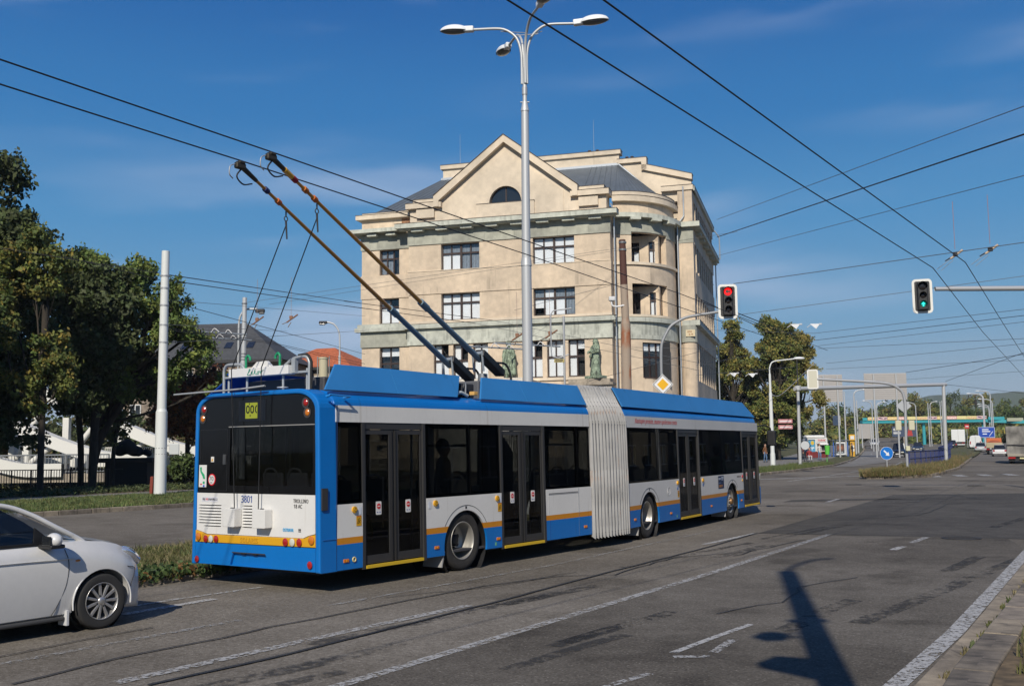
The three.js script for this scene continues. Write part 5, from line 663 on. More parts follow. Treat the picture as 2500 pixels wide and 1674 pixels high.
{ // white hatchback at the left edge; origin at the front axle, centre line
  const car = thing('white_hatchback', 'white hatchback driving behind the bus at the left edge', 'car', [...(() => { const [x, z] = rw(-3.0, .97); return [x, 0, z]; })()], Math.PI / 2 - RA);
  const hw = .82;
  const St = (x, y0, y1, yt, w0, w1, wt, bow = 0) => ({ x, y0, y1, yt, w0, w1, wt, bow });
  const st = [St(-3.0, .30, .82, .90, .70, .74, .62), St(-2.9, .2, .84, .92, .74, .79, .70), St(-2.4, .17, .86, .93, .77, hw, .73), St(-1.6, .17, .86, .93, .77, hw, .73), St(-.9, .17, .86, .93, .77, hw, .73), St(-.45, .17, .85, .955, .77, hw, .72), St(-.2, .18, .83, .955, .77, hw + .005, .72), St(.05, .18, .80, .935, .77, hw + .008, .71), St(.25, .18, .755, .89, .765, hw, .69, .02), St(.45, .17, .69, .82, .74, .79, .66, .07), St(.60, .16, .60, .735, .70, .74, .60, .12), St(.70, .15, .50, .64, .66, .68, .52, .17), St(.76, .16, .42, .54, .60, .60, .42, .18), St(.78, .22, .38, .46, .52, .52, .34, .16)];
  const body = cut(smoothLoft(st), [-.0, -2.5].flatMap(x => [new THREE.CylinderGeometry(.335, .335, .5, 40).rotateX(Math.PI / 2).translate(x, .285, hw - .05), new THREE.CylinderGeometry(.335, .335, .5, 40).rotateX(Math.PI / 2).translate(x, .285, -hw + .05)]));
  obj('body', body, carWhite, car);
  obj('wheel_arch', [0, -2.5].map(x => new THREE.CylinderGeometry(.34, .34, .45, 30, 1, true).rotateX(Math.PI / 2).translate(x, .285, hw - .32)), mBlack, car);
  obj('sill', rbx(-2.12, -.40, .14, .185, .70, .785, .02), rs(.05, .05, .05, .7), car);
  obj('side_crease', tube([[-2.6, .80, hw * .985], [-1.6, .775, hw + .002], [-.8, .765, hw + .003], [-.34, .76, hw + .004]], .006, 5, 30), carWhite, car); obj('bumper_seam', tube([[.30, .62, .805], [.40, .58, .79], [.34, .40, .805]], .004, 5, 20), mDark, car); obj('lower_grille', rbx(.70, .775, .20, .30, -.26, .26, .02), mBlack, car); obj('arch_lip', tube(Array.from({ length: 15 }, (_, i) => { const a = -.15 + i / 14 * (Math.PI + .3); return [.34 * Math.cos(a), .285 + .34 * Math.sin(a), hw - .004]; }), .010, 6, 50), carWhite, car);
  // greenhouse: roof shell, pillars, glass
  const roofPts = [[-2.75, 1.08], [-2.55, 1.22], [-2.1, 1.335], [-1.5, 1.37], [-1.0, 1.33], [-.72, 1.235], [-.46, 1.09], [-.22, .962]];
  const half = (y) => lerp(.74, .57, clamp((y - .9) / .47));
  { const pos = [], P = roofPts; for (let i = 2; i < 5; i++) for (let k = 0; k < 8; k++) { const f = (q, t) => { const w = half(q[1]) * (1 - 2 * t); return [q[0], q[1] + .03 * (1 - (1 - 2 * t) ** 2) - .012, w]; }; const a = f(P[i - 0], k / 8), b = f(P[i + 1] || P[i], k / 8), c = f(P[i + 1] || P[i], (k + 1) / 8), d = f(P[i], (k + 1) / 8); if (i < 4) pos.push(...a, ...b, ...c, ...a, ...c, ...d); } const g = new THREE.BufferGeometry(); g.setAttribute('position', new THREE.Float32BufferAttribute(pos, 3)); g.computeVertexNormals(); obj('roof', g, carWhite, car); }
  for (const s of [1, -1]) {
    obj('roof_rail', tube(roofPts.concat([[-.16, .915]]).map(([x, y]) => [x, y - .012, s * (half(y) - .012 - (y < .97 ? .03 : 0))]), .026, 8, 60, .5), carWhite, car);
    const gp = [[-2.35, .93], [-.52, .925], [-.60, 1.0], [-.80, 1.15], [-1.03, 1.285], [-1.5, 1.325], [-2.1, 1.29], [-2.5, 1.15]];
    const g = prep(ext(gp, .008)), p = g.attributes.position; for (let i = 0; i < p.count; i++) p.setZ(i, s * (half(p.getY(i)) + p.getZ(i) - .012)); g.computeVertexNormals(); obj('side_glass', g, carGlass, car);
    obj('window_trim', [bx(-2.4, -.50, .91, .94, s * .735 - .012, s * .735 + .008)], mBlack, car);
    obj('window_post', (() => { const g = prep(ext([[-1.62, .93], [-1.52, .93], [-1.55, 1.33], [-1.62, 1.33]], .012)), p = g.attributes.position; for (let i = 0; i < p.count; i++) p.setZ(i, s * (half(p.getY(i)) + p.getZ(i) - .008)); return g; })(), mBlack, car); obj('quarter_trim', (() => { const g = prep(ext([[-.74, .93], [-.52, .925], [-.60, 1.0], [-.70, 1.09]], .014)), p = g.attributes.position; for (let i = 0; i < p.count; i++) p.setZ(i, s * (half(p.getY(i)) + p.getZ(i) - .008)); return g; })(), mBlack, car);
    const M = obj('wing_mirror', [(() => { const g = new THREE.SphereGeometry(1, 18, 12).scale(.075, .075, .10).translate(-.62, .965, s * .90); return g; })()], carWhite, car); obj('mirror_foot', [rbx(-.70, -.54, .885, .925, Math.min(s * .74, s * .98), Math.max(s * .74, s * .98), .015)], mBlack, M); obj('mirror_glass', rbx(-.705, -.69, .92, 1.01, Math.min(s * .82, s * .97), Math.max(s * .82, s * .97), .005), darkGlass, M);
    obj('door_seam', tube([[-.44, .86, s * .80], [-.40, .72, s * (hw + .002)], [-.42, .5, s * (hw - .004)], [-.50, .30, s * .795], [-.56, .20, s * .78]], .004, 5, 30), mDark, car);
    obj('side_repeater', sph(-.30, .735, s * (hw + .004), .03, .012, .008), mAmber, car); obj('door_handle', rbx(-1.75, -1.58, .72, .745, Math.min(s * hw, s * (hw + .03)), Math.max(s * hw, s * (hw + .03)), .01), carWhite, car);
    const H = obj('headlight', (() => { const g = new THREE.SphereGeometry(1, 22, 14).scale(.20, .075, .11).rotateZ(-.52).rotateY(s * .45).translate(.44, .705, s * .60); return g; })(), new THREE.MeshPhysicalMaterial({ color: lin(.75, .78, .82), roughness: .05, metalness: .75, clearcoat: 1 }), car); obj('lamp_reflector', sph(.56, .66, s * .58, .05), mClearLens, H);
    obj('mud_flap', bx(-.40, -.375, .09, .24, Math.min(s * .66, s * .81), Math.max(s * .66, s * .81)), rs(.55, .55, .55, .6), car);
  }
  { const pos = []; for (let k = 0; k < 8; k++) { const f = (x, y, t) => { const w = half(y) * .97 * (1 - 2 * t); return [x + .10 * (1 - (1 - 2 * t) ** 2), y, w]; }; const a = f(-.30, .955, k / 8), b = f(-1.0, 1.325, k / 8), c = f(-1.0, 1.325, (k + 1) / 8), d = f(-.30, .955, (k + 1) / 8); pos.push(...a, ...b, ...c, ...a, ...c, ...d); } const g = new THREE.BufferGeometry(); g.setAttribute('position', new THREE.Float32BufferAttribute(pos, 3)); g.computeVertexNormals(); obj('windscreen', g, carGlass, car); }
  { const pos = []; for (let k = 0; k < 8; k++) { const f = (x, y, t) => { const w = half(y) * .97 * (1 - 2 * t); return [x - .08 * (1 - (1 - 2 * t) ** 2), y, w]; }; const a = f(-2.78, .93, k / 8), b = f(-2.1, 1.325, k / 8), c = f(-2.1, 1.325, (k + 1) / 8), d = f(-2.78, .93, (k + 1) / 8); pos.push(...a, ...c, ...b, ...a, ...d, ...c); } const g = new THREE.BufferGeometry(); g.setAttribute('position', new THREE.Float32BufferAttribute(pos, 3)); g.computeVertexNormals(); obj('rear_screen', g, carGlass, car); for (const s of [1, -1]) { obj('rear_pillar', (() => { const g = prep(ext([[-2.80, .91], [-2.40, .92], [-2.32, 1.24], [-2.12, 1.34], [-2.52, 1.22]], .03)), q = g.attributes.position; for (let i = 0; i < q.count; i++) q.setZ(i, s * (half(q.getY(i)) + q.getZ(i) - .03)); g.computeVertexNormals(); return g; })(), carWhite, car); obj('tail_lamp', rbx(-3.03, -2.86, .66, .86, Math.min(s * .56, s * .76), Math.max(s * .56, s * .76), .04), mRedLens, car); } obj('number_plate', rbx(-3.02, -2.99, .5, .6, -.25, .25, .005), rs(.6, .6, .58, .6), car); }
  obj('bonnet_seam', tube([[-.15, .93, .70], [.15, .865, .685], [.38, .80, .64], [.55, .715, .53]], .004, 5, 24), mDark, car); obj('grille', rbx(.70, .80, .34, .42, -.30, .30, .02), mBlack, car); obj('dashboard', rbx(-.75, -.42, .70, .92, -.66, .66, .05), mDark, car); for (const z of [.36, -.36]) obj('seat', [rbx(-1.45, -1.3, .5, 1.15, z - .22, z + .22, .06), rbx(-1.4, -.9, .42, .56, z - .23, z + .23, .05)], rs(.03, .04, .07, .9), car); obj('steering_wheel', new THREE.TorusGeometry(.17, .016, 8, 24).rotateY(Math.PI / 2).rotateZ(-.4).translate(-.80, .84, -.36), mBlack, car); obj('cabin_floor', bx(-2.4, -.2, .25, .28, -.7, .7), mBlack, car); obj('rear_bench', rbx(-2.35, -2.2, .5, 1.1, -.6, .6, .05), mDark, car);
  const tP = [[.185, -.17], [.20, -.185], [.26, -.19], [.28, -.175], [.287, -.15], [.287, -.04], [.28, -.015], [.26, .0], [.205, -.004], [.19, -.012]];
  const alloy = rs(.48, .47, .46, .35, .7);
  for (const x of [0, -2.5]) for (const s of [1, -1]) {
    const fl = (g) => (s > 0 ? g : g.rotateY(Math.PI)).translate(x, .287, s * (hw - .005));
    const T = obj('wheel', fl(lathe2(tP)), rs(.028, .027, .026, .85), car);
    obj('rim', fl(lathe2([[.19, -.012], [.193, -.004], [.186, .0], [.178, -.02], [.17, -.09], [.17, -.13]])), alloy, T); obj('brake_disc', fl(lathe2([[.15, -.10], [.0, -.10]])), rs(.05, .05, .05, .5, .4), T);
    for (let k = 0; k < 11; k++) { const a = k / 11 * 6.283 + .14, g = ext([[-.012, .03], [.012, .03], [.016, .178], [-.016, .178]], .024, [], .004).translate(0, 0, -.035).rotateZ(a); obj('spoke', fl(g), alloy, T); }
    obj('hub_cap', fl(lathe2([[.045, -.03], [.042, -.008], [.02, 0], [0, 0]], 20)), alloy, T); for (let k = 0; k < 4; k++) { const a = k / 4 * 6.283 + .4; obj('wheel_nut', fl(disc(.011, .02, 8).translate(.058 * Math.cos(a), .058 * Math.sin(a), -.02)), mDark, T); }
  }
}
// simple traffic in the distance
function farCar(name, label, pos, turn, mat, opt = {}) {
  const { L = 4.3, W = .88, H = 1.46, front = true, suv = 0 } = opt, car = thing(name, label, 'car', pos, turn, 'traffic on the road ahead'), S = (x, y0, y1, yt, w0, w1, wt, bow = 0) => ({ x, y0, y1, yt, w0, w1, wt, bow }), h = .62 + suv * .15;
  const st = [S(-L / 2, .35, h, h + .1, W * .9, W * .92, W * .8), S(-L / 2 + .15, .25, h + .15, h + .28, W * .95, W, W * .86), S(-L * .2, .2, h + .2, h + .3, W * .95, W, W * .88), S(L * .22, .2, h + .2, h + .3, W * .95, W, W * .88), S(L * .4, .22, h + .08, h + .2, W * .93, W * .97, W * .82, .05), S(L / 2 - .06, .22, h - .1, h + .02, W * .85, W * .88, W * .7, .12), S(L / 2, .3, h - .2, h - .1, W * .75, W * .76, W * .55, .12)];
  obj('body', smoothLoft(st), mat, car);
  const y0 = h + .27, f0 = L * .20, r0 = -L * .46; const cab = prep(ext([[r0, y0], [f0, y0], [f0 - .75, H], [r0 + .55, H + .02]], W * 1.64).translate(0, 0, -W * .82)), p = cab.attributes.position; for (let i = 0; i < p.count; i++) p.setZ(i, p.getZ(i) * lerp(1, .76, clamp((p.getY(i) - y0) / (H - y0)))); cab.computeVertexNormals(); obj('glasshouse', cab, darkGlass, car);
  obj('roof', rbx(r0 + .5, f0 - .7, H - .02, H + .05, -W * .62, W * .62, .03), mat, car);
  for (const s of [1, -1]) { obj('headlight', rbx(L / 2 - .16, L / 2 - .02, h - .18, h - .02, Math.min(s * W * .45, s * W * .82), Math.max(s * W * .45, s * W * .82), .04), mClearLens, car); obj('tail_lamp', rbx(-L / 2 - .01, -L / 2 + .08, h, h + .22, Math.min(s * W * .62, s * W * .9), Math.max(s * W * .62, s * W * .9), .03), mRedLens, car); obj('wing_mirror', rbx(f0 - .25, f0 - .12, y0 + .02, y0 + .16, Math.min(s * W, s * (W + .2)), Math.max(s * W, s * (W + .2)), .03), mat, car); for (const x of [L * .31, -L * .30]) obj('wheel', lathe2([[.0, -.18], [.2, -.2], [.31, -.18], [.33, -.1], [.31, -.02], [.2, 0], [0, -.03]], 20).translate(x, .33, s > 0 ? W : -W + .2), mRubber, car); }
  obj('grille', rbx(L / 2 - .12, L / 2 + .01, .36, .52, -W * .4, W * .4, .02), mBlack, car); obj('number_plate', rbx(L / 2, L / 2 + .02, .40, .50, -.26, .26, .005), rs(.7, .7, .68, .6), car); obj('number_plate', rbx(-L / 2 - .02, -L / 2, .55, .65, -.26, .26, .005), rs(.7, .7, .68, .6), car);
  return car;
}
// ---------------------------------------------------------------- poles, lamps, wires, signals
{ // four-armed street lamp behind the bus
  const L = thing('street_lamp', 'tall grey street lamp with four curved arms behind the bus', 'street lamp', [.40, 0, -27]);
  obj('pole', [tb([0, 0, 0], [0, 6.6, 0], .14, .13, 20), tb([0, 6.55, 0], [0, 6.75, 0], .145, .125, 20), tb([0, 6.7, 0], [.02, 10.75, 0], .115, .10, 20), tb([.02, 10.7, 0], [.02, 10.95, 0], .115, .07, 20), tb([.02, 10.9, 0], [.03, 11.9, 0], .06, .055, 16)], mPoleGrey, L);
  obj('clamp', [tb([-.1, 10.95, 0], [.14, 10.95, 0], .02), tb([.02, 11.15, 0], [.02, 11.35, 0], .075, .075, 16)], mGalv, L);
  const arm = (dx, dz, len, rise) => { // direction, reach
    const p = [[.02 + dx * .07, 11.45, dz * .07], [.02 + dx * .08, 12.3, dz * .08], [.02 + dx * .22, 12.75, dz * .22], [.02 + dx * .6, 13.02, dz * .6], [.02 + dx * len, 13.02 + rise, dz * len]];
    const A = obj('arm', tube(p, .036, 8, 40, .4), mPoleGrey, L), e = p[4], yaw = Math.atan2(-dz, dx);
    const head = (g) => g.rotateZ(.06).rotateY(yaw).translate(e[0], e[1], e[2]);
    obj('lamp_head', [head((() => { const g = new THREE.SphereGeometry(1, 20, 12, 0, 6.284, 0, 1.62).scale(.40, .17, .19).translate(.52, -.015, 0); return g; })()), head(rbx(-.03, .34, -.06, .09, -.085, .085, .03))], mLampWhite, A); obj('lamp_bowl', head(new THREE.SphereGeometry(1, 18, 10, 0, 6.284, 1.57, 1.57).scale(.37, .085, .17).translate(.52, -.015, 0)), mGlassLamp, A);
  };
  arm(-.97, -.22, 1.42, .07); arm(.985, .17, 1.36, -.02); arm(.28, .96, 1.35, .02); arm(-.3, -.95, 1.35, .0);
  obj('stay', [[-.6, 12.95, -.13, .06, 13.0, -.35], [.3, 12.95, -.3, .5, 12.85, .1], [-.1, 12.75, .1, .4, 12.8, .05]].map(q => tb(q.slice(0, 3), q.slice(3), .012, .012, 5)), mGalv, L);
}
{ // traction pole at the left
  const P = thing('traction_pole', 'tall pale steel pole standing on the grass verge at the left', 'pole', [-14.05, 0, -41.9]);
  obj('shaft', [tb([0, 0, 0], [0, 3.45, 0], .24, .225, 24), tb([0, 3.4, 0], [0, 3.55, 0], .225, .185, 24), tb([0, 3.5, 0], [.03, 9.95, 0], .185, .155, 24)], mPoleWhite, P); obj('collar', [tb([0, 1.98, 0], [0, 2.0, 0], .236), tb([0, 1.75, 0], [0, 1.765, 0], .237)], mGalvDark, P); for (const y of [6.2, 6.9, 7.7, 8.4, 8.9]) obj('wire_clamp', tb([.02, y, 0], [.02, y + .06, 0], .185, .185, 20), mGalv, P);
  const s = thing('cable_cabinet', 'little grey box sign fixed beside the tall pale pole', 'sign', [-13.7, 1.75, -42.0]); obj('plate', rbx(-.05, .35, -.02, .42, -.03, .03, .06), rs(.5, .52, .52, .5), s); obj('bracket', [bx(-.2, .0, .05, .08, -.02, .02), bx(-.2, .0, .33, .36, -.02, .02)], mGalvDark, s);
  const r = thing('rusty_stake', 'short rusty stake in the grass beside the pale pole', 'stake', [-14.42, .1, -41.95]); obj('stake', rbx(-.06, .06, 0, .78, -.06, .06, .02).rotateZ(-.04), rs(.20, .04, .025, .9), r);
}
const rustTex = textured(tex(512, 3.2, (x, y) => { const a = fbm(x * 10, y * 3, 10, 5, 3), b = fbm(x * 3, y * 2, 3, 4, 17); const r = sstep(.42, .6, a * .6 + b * .4); return [lerp(158, 148, r), lerp(142, 84, r), lerp(126, 52, r)]; }), .9);
{ const P = thing('rusty_pole', 'rust streaked traction pole in front of the rounded building corner', 'pole', [4.55, 0, -42]);
  obj('shaft', [tb([0, 0, 0], [.05, 6.75, 0], .215, .20, 20), tb([.05, 6.7, 0], [.05, 6.95, 0], .20, .155, 20), tb([.05, 6.9, 0], [.02, 8.35, 0], .155, .15, 20)], rustTex, P); obj('upper_shaft', tb([.02, 8.35, 0], [-.01, 10.2, 0], .15, .135, 20), rs(.085, .035, .025, .8), P); for (const y of [10.05, 9.75]) obj('clamp', tb([0, y, 0], [0, y + .07, 0], .16, .16, 16), mGalvDark, P);
  obj('camera_arm', [tube([[.0, 7.5, .12], [-.3, 7.45, .12], [-.48, 7.5, .12], [-.52, 7.68, .12]], .035, 8, 24)], rs(.7, .7, .7, .5), P); obj('camera', rbx(-.62, -.36, 7.68, 7.86, .02, .22, .04), rs(.6, .6, .6, .5), P); }

// traffic signals: white backing board, dark head, three lenses
function signalHead(parent, x, y, z, yaw, lit, back = false) {
  const put = (g) => g.rotateY(yaw).translate(x, y, z), S = obj('backing_board', put(ext(rrect(-.33, .33, -.60, .60, .13, 5), .03, [rrect(-.25, .25, -.52, .52, .06, 4)])), rs(.72, .71, .66, .5), parent);
  obj('signal_plate', put(ext(rrect(-.25, .25, -.52, .52, .06, 4), .02)), back ? rs(.55, .53, .42, .6) : rs(.02, .02, .022, .5), S); obj('signal_body', put(rbx(-.17, .17, -.5, .5, .03, .20, .04)), mBlack, S);
  [.32, 0, -.30].forEach((yy, i) => { const r = i === 0 ? .14 : .10; const on = lit === i; obj('signal_lens', put(sph(0, yy, .19, r, r, .04, 18)), on ? (() => { const c = i === 0 ? [.9, .01, .008] : [.0, .55, .42]; const m = rs(i === 0 ? .6 : .02, .02, .03, .3); m.emissive = lin(...c); m.emissiveIntensity = i === 0 ? 1.1 : .25; return m; })() : rs(.015, .012, .012, .2), S); obj('visor', put((() => { const g = new THREE.CylinderGeometry(r + .02, r + .015, .18, 20, 1, true, -1.9, 3.8).rotateX(Math.PI / 2).rotateZ(Math.PI).translate(0, yy, .28); return g; })()), mBlack, S); });
  if (lit === 0) obj('signal_arrow', put(ext([[-.09, 0], [-.01, .08], [-.01, .03], [.09, .03], [.09, -.03], [-.01, -.03], [-.01, -.08]], .004).translate(0, .32, .232)), mBlack, S);
  if (lit === 2) { const m = rs(.02, .7, .55, .3); m.emissive = lin(.03, .85, .72); m.emissiveIntensity = 1.2; obj('signal_arrow', put(ext([[-.022, -.08], [.022, -.08], [.022, 0], [.07, 0], [0, .08], [-.07, 0], [-.022, 0]], .006).translate(0, -.30, .232)), m, S); }
  return S;
}
{ const P = thing('traffic_signal', 'red traffic signal on a curved grey arm in front of the building', 'traffic light', [5.15, 0, -36]);
  obj('mast', [tube([[0, 0, 0], [0, 2.5, 0], [-.01, 4.6, 0], [.03, 5.35, 0], [.35, 5.95, 0], [.9, 6.25, 0], [1.95, 6.42, 0], [2.25, 6.45, 0]], .05, 10, 80, .3)], rs(.30, .31, .32, .55, .2), P); signalHead(P, 2.33, 6.77, .12, -.12, 0);
  const s = thing('priority_sign', 'yellow and white diamond priority road sign above the bus roof', 'traffic sign', [5.15, 3.93, -35.85]); const D = (r) => [[0, -r], [r, 0], [0, r], [-r, 0]];
  obj('sign_board', ext(D(.36), .03, [], 0), rs(.74, .74, .74, .4), s); obj('sign_border', ext(D(.335), .006, [D(.312)]).translate(0, 0, .03), mBlack, s); obj('sign_centre', ext(D(.20), .006).translate(0, 0, .03), rs(.78, .42, .01, .4), s); obj('clip', bx(-.04, .04, -.2, .2, -.14, 0), mGalvDark, s); }
{ const P = thing('traffic_signal', 'green arrow traffic signal hanging from the long arm at the right', 'traffic light', [19.2, 0, -36.2]);
  obj('mast', tube([[0, 0, 0], [0, 6, 0], [-.2, 6.9, 0], [-.9, 7.13, 0], [-4.4, 7.17, 0]], .075, 10, 80, .3), mGalv, P); signalHead(P, -4.9, 6.9, .12, -.28, 2); obj('arm_sleeve', tb([-3.9, 7.17, 0], [-1.0, 7.15, 0], .09, .09, 12), mGalv, P); }

// overhead wires: straight pieces with a little sag
function wire(pts, r, label, group, mat = mWire, sag = 0) { const g = []; for (let i = 0; i < pts.length - 1; i++) { const a = V(...pts[i]), b = V(...pts[i + 1]), n = sag ? 10 : 1, q = []; for (let k = 0; k <= n; k++) { const p = a.clone().lerp(b, k / n); p.y -= sag * 4 * (k / n) * (1 - k / n); q.push(p); } for (let k = 0; k < n; k++) g.push(tb(q[k], q[k + 1], r, r, 5, true)); } return tag(obj('overhead_wire', g, mat), label, 'wire', group); }
const bw = (s, w, y) => { const [x, z] = rw(s, w); return [x, y, z]; };
wire([bw(-12, -1.45, 5.37), bw(-1.25, -.40, 5.41), bw(7, .38, 5.38), bw(12.5, .9, 5.38), bw(30, 3.2, 5.4)], .009, 'contact wire above the bus touched by the nearer trolley pole', 'contact wires over the bus lane');
wire([bw(-12, -.85, 5.37), bw(-1.22, .19, 5.41), bw(6, .88, 5.38), bw(10.1, 1.4, 5.38), bw(30, 3.9, 5.4)], .009, 'contact wire above the bus touched by the farther trolley pole', 'contact wires over the bus lane');
wire([[-4.2, 5.35, -1.6], [0, 5.35, -7.96], [8.55, 5.35, -20.95], [15.14, 5.35, -33.45], [29.5, 5.4, -60], [48, 5.5, -94]], .009, 'left of the two contact wires crossing the upper right sky', 'contact wires of the right lane');
wire([[-3.6, 5.35, -1.6], [.76, 5.35, -7.98], [8.95, 5.35, -20.35], [14.74, 5.35, -31.17], [30.4, 5.4, -60.4], [49, 5.5, -94.4]], .009, 'right of the two contact wires crossing the upper right sky', 'contact wires of the right lane');
// cross-span wires: world points
const WS = [[[12.01, 13.88, -60.0], [12.6, 8.9, -22.0], 0.022, "thick black cable from the building corner to the upper right"],
 [[12.04, 14.92, -60.0], [12.65, 9.58, -22.0], 0.012, "thin cable above the thick one right of the building"],
 [[11.57, 12.41, -58.0], [13.68, 8.43, -24.0], 0.01, "pale wire rising right carrying two hangers"],
 [[7.72, 7.41, -36.0], [15.56, 7.67, -30.0], 0.012, "wire from the red signal to the upper right edge"],
 [[8.67, 6.81, -40.0], [18.6, 7.65, -36.0], 0.01, "wire passing just above the green signal arm"],
 [[17.48, 8.19, -60.0], [23.16, 7.63, -45.0], 0.011, "wire between the roofs and the right edge, upper of three"],
 [[17.47, 7.78, -60.0], [23.14, 7.36, -45.0], 0.013, "wire between the roofs and the right edge, middle of three"],
 [[17.62, 7.46, -60.0], [23.12, 7.08, -45.0], 0.01, "wire between the roofs and the right edge, lower of three"],
 [[20.54, 8.21, -70.0], [28.2, 7.28, -55.0], 0.012, "nearly level wire left of the far wire bend"],
 [[24.07, 7.98, -80.0], [30.75, 7.54, -60.0], 0.012, "fine wire above the sign boards, upper one"],
 [[24.06, 7.55, -80.0], [30.69, 6.53, -60.0], 0.01, "fine wire above the sign boards, lower one"],
 [[28.26, 6.87, -75.0], [25.6, 6.15, -50.0], 0.015, "dark cable sweeping up from the big sign board to the right"],
 [[35.18, 6.76, -85.0], [25.62, 6.45, -50.0], 0.014, "dark cable rising steeply from the portal frame to the right"],
 [[35.16, 6.53, -85.0], [39.06, 5.49, -80.0], 0.014, "dark cable running right from the portal frame end"],
 [[32.0, 6.97, -85.0], [35.76, 6.6, -70.0], 0.01, "thin wire over the trees at far right"],
 [[10.64, 8.48, -60.0], [17.48, 8.19, -60.0], 0.01, "wire in front of the corner facade to the white brackets"],
 [[7.81, 6.39, -36.0], [14.99, 7.52, -55.0], 0.018, "black feeder from the red signal down to the white brackets"],
 [[8.2, 8.13, -45.0], [14.1, 7.53, -55.0], 0.018, "black feeder across the corner facade to the brackets"],
 [[12.32, 6.52, -70.0], [20.25, 7.37, -75.0], 0.012, "wire by the side windows towards the poplar trees"],
 [[12.34, 7.18, -70.0], [18.28, 8.46, -75.0], 0.012, "wire from the side windows to the second brackets"],
 [[-19.81, 9.79, -40.0], [-14.24, 9.04, -41.9], 0.016, "upper of two cables from the left trees to the pale pole"],
 [[-17.41, 9.44, -40.0], [-14.24, 8.77, -41.9], 0.016, "lower of two cables from the left trees to the pale pole"],
 [[-14.06, 9.0, -41.9], [-11.16, 12.88, -79.0], 0.02, "upper of two feeder cables from the pale pole to the facade"],
 [[-14.06, 8.77, -41.9], [-11.16, 12.51, -79.0], 0.02, "lower of two feeder cables from the pale pole to the facade"],
 [[-14.04, 7.96, -41.9], [-11.16, 11.94, -79.0], 0.01, "thin wire below the feeders from the pale pole"],
 [[-13.83, 7.88, -41.9], [-11.15, 9.03, -79.0], 0.014, "slanting wire from the pale pole down to the facade"],
 [[-13.88, 6.95, -41.9], [-17.13, 10.84, -79.0], 0.012, "pale span wire at the height of the grey roof"],
 [[-13.9, 6.21, -41.9], [-11.15, 10.83, -79.0], 0.012, "span wire rising right across the grey roof"],
 [[-17.85, 11.82, -70.0], [8.44, 16.96, -79.0], 0.012, "span wire from the grey pole to the rusty pole"],
 [[-16.38, 11.67, -70.0], [13.19, 14.18, -60.0], 0.01, "long thin span wire in front of the facade"],
 [[-13.95, 6.81, -41.9], [-13.81, 8.07, -60.0], 0.014, "upper contact wire of the opposite road"],
 [[-13.95, 6.74, -41.9], [-13.71, 7.97, -60.0], 0.014, "lower contact wire of the opposite road"],
 [[-13.76, 8.02, -60.0], [-10.59, 7.97, -75.0], 0.014, "upper contact wire past the orange roof"],
 [[-13.66, 7.92, -60.0], [-10.84, 7.85, -75.0], 0.014, "lower contact wire past the orange roof"],
 [[-8.07, 8.97, -50.0], [-0.96, 9.15, -60.0], 0.016, "upper dark wire between the trolley poles and the facade"],
 [[-8.07, 8.75, -50.0], [-2.09, 9.01, -60.0], 0.016, "lower dark wire between the trolley poles and the facade"],
 [[-0.96, 9.15, -60.0], [11.76, 6.32, -60.0], 0.012, "upper contact wire slanting across the ground floor"],
 [[-2.09, 9.01, -60.0], [10.74, 6.12, -60.0], 0.012, "lower contact wire slanting across the ground floor"],
 [[0.17, 9.75, -60.0], [5.22, 9.67, -50.0], 0.01, "wire with a red hanger in front of the middle windows"],
 [[6.69, 7.51, -60.0], [12.31, 7.33, -60.0], 0.01, "level wire in front of the rounded bay"],
 [[4.03, 5.28, -55.0], [13.12, 8.02, -65.0], 0.012, "rising wire behind the diamond sign"]];
WS.forEach(([a, b, r, lab], i) => wire([a, b], r, lab, 'span wires over the crossing', r > .012 ? mWire : mWireGrey, 0));
// hangers with insulators on the right
function hanger(x, y, z, label) { const H = thing('wire_hanger', label, 'wire hanger', [x, y, z], -.5); obj('drop', tb([0, .25, 0], [0, 1.75, 0], .008, .008, 5), rs(.35, .2, .18, .7), H); obj('insulator', [tb([-.14, -.04, 0], [.22, .2, 0], .035, .035, 8)], rs(.55, .42, .3, .5), H); obj('clamp', [rbx(-.07, .07, .02, .14, -.05, .05, .02), tb([-.3, -.1, .0], [-.12, .0, 0], .02, .02, 6)], mDark, H); obj('link', [tb([-.12, -.04, 0], [-.55, -.33, 0], .008, .008, 4), tb([-.05, -.1, .1], [-.42, -.4, .1], .008, .008, 4)], mGalv, H); }
hanger(13.77, 7.54, -32, 'left one of two wire hangers in the sky above the green signal'); hanger(14.4, 7.5, -31, 'right one of two wire hangers in the sky above the green signal');
function bracketTri(x, y, z, label) { const H = thing('wire_bracket', label, 'wire fitting', [x, y, z], -.4); obj('plate', ext([[-.26, .12], [.26, .1], [.05, -.16]], .04), rs(.72, .73, .74, .5), H); obj('clip', [tb([-.24, .06, .02], [-.42, -.06, .02], .02, .02, 6), rbx(.2, .36, .05, .12, -.03, .06, .015)], rs(.55, .56, .57, .5), H); }
bracketTri(15.0, 8.05, -55, 'left white wire bracket above the poplar trees'); bracketTri(16.05, 8.05, -55, 'right white wire bracket above the poplar trees'); bracketTri(14.4, 6.4, -68, 'left white wire bracket in front of the poplar foliage'); bracketTri(15.6, 6.35, -68, 'right white wire bracket in front of the poplar foliage');
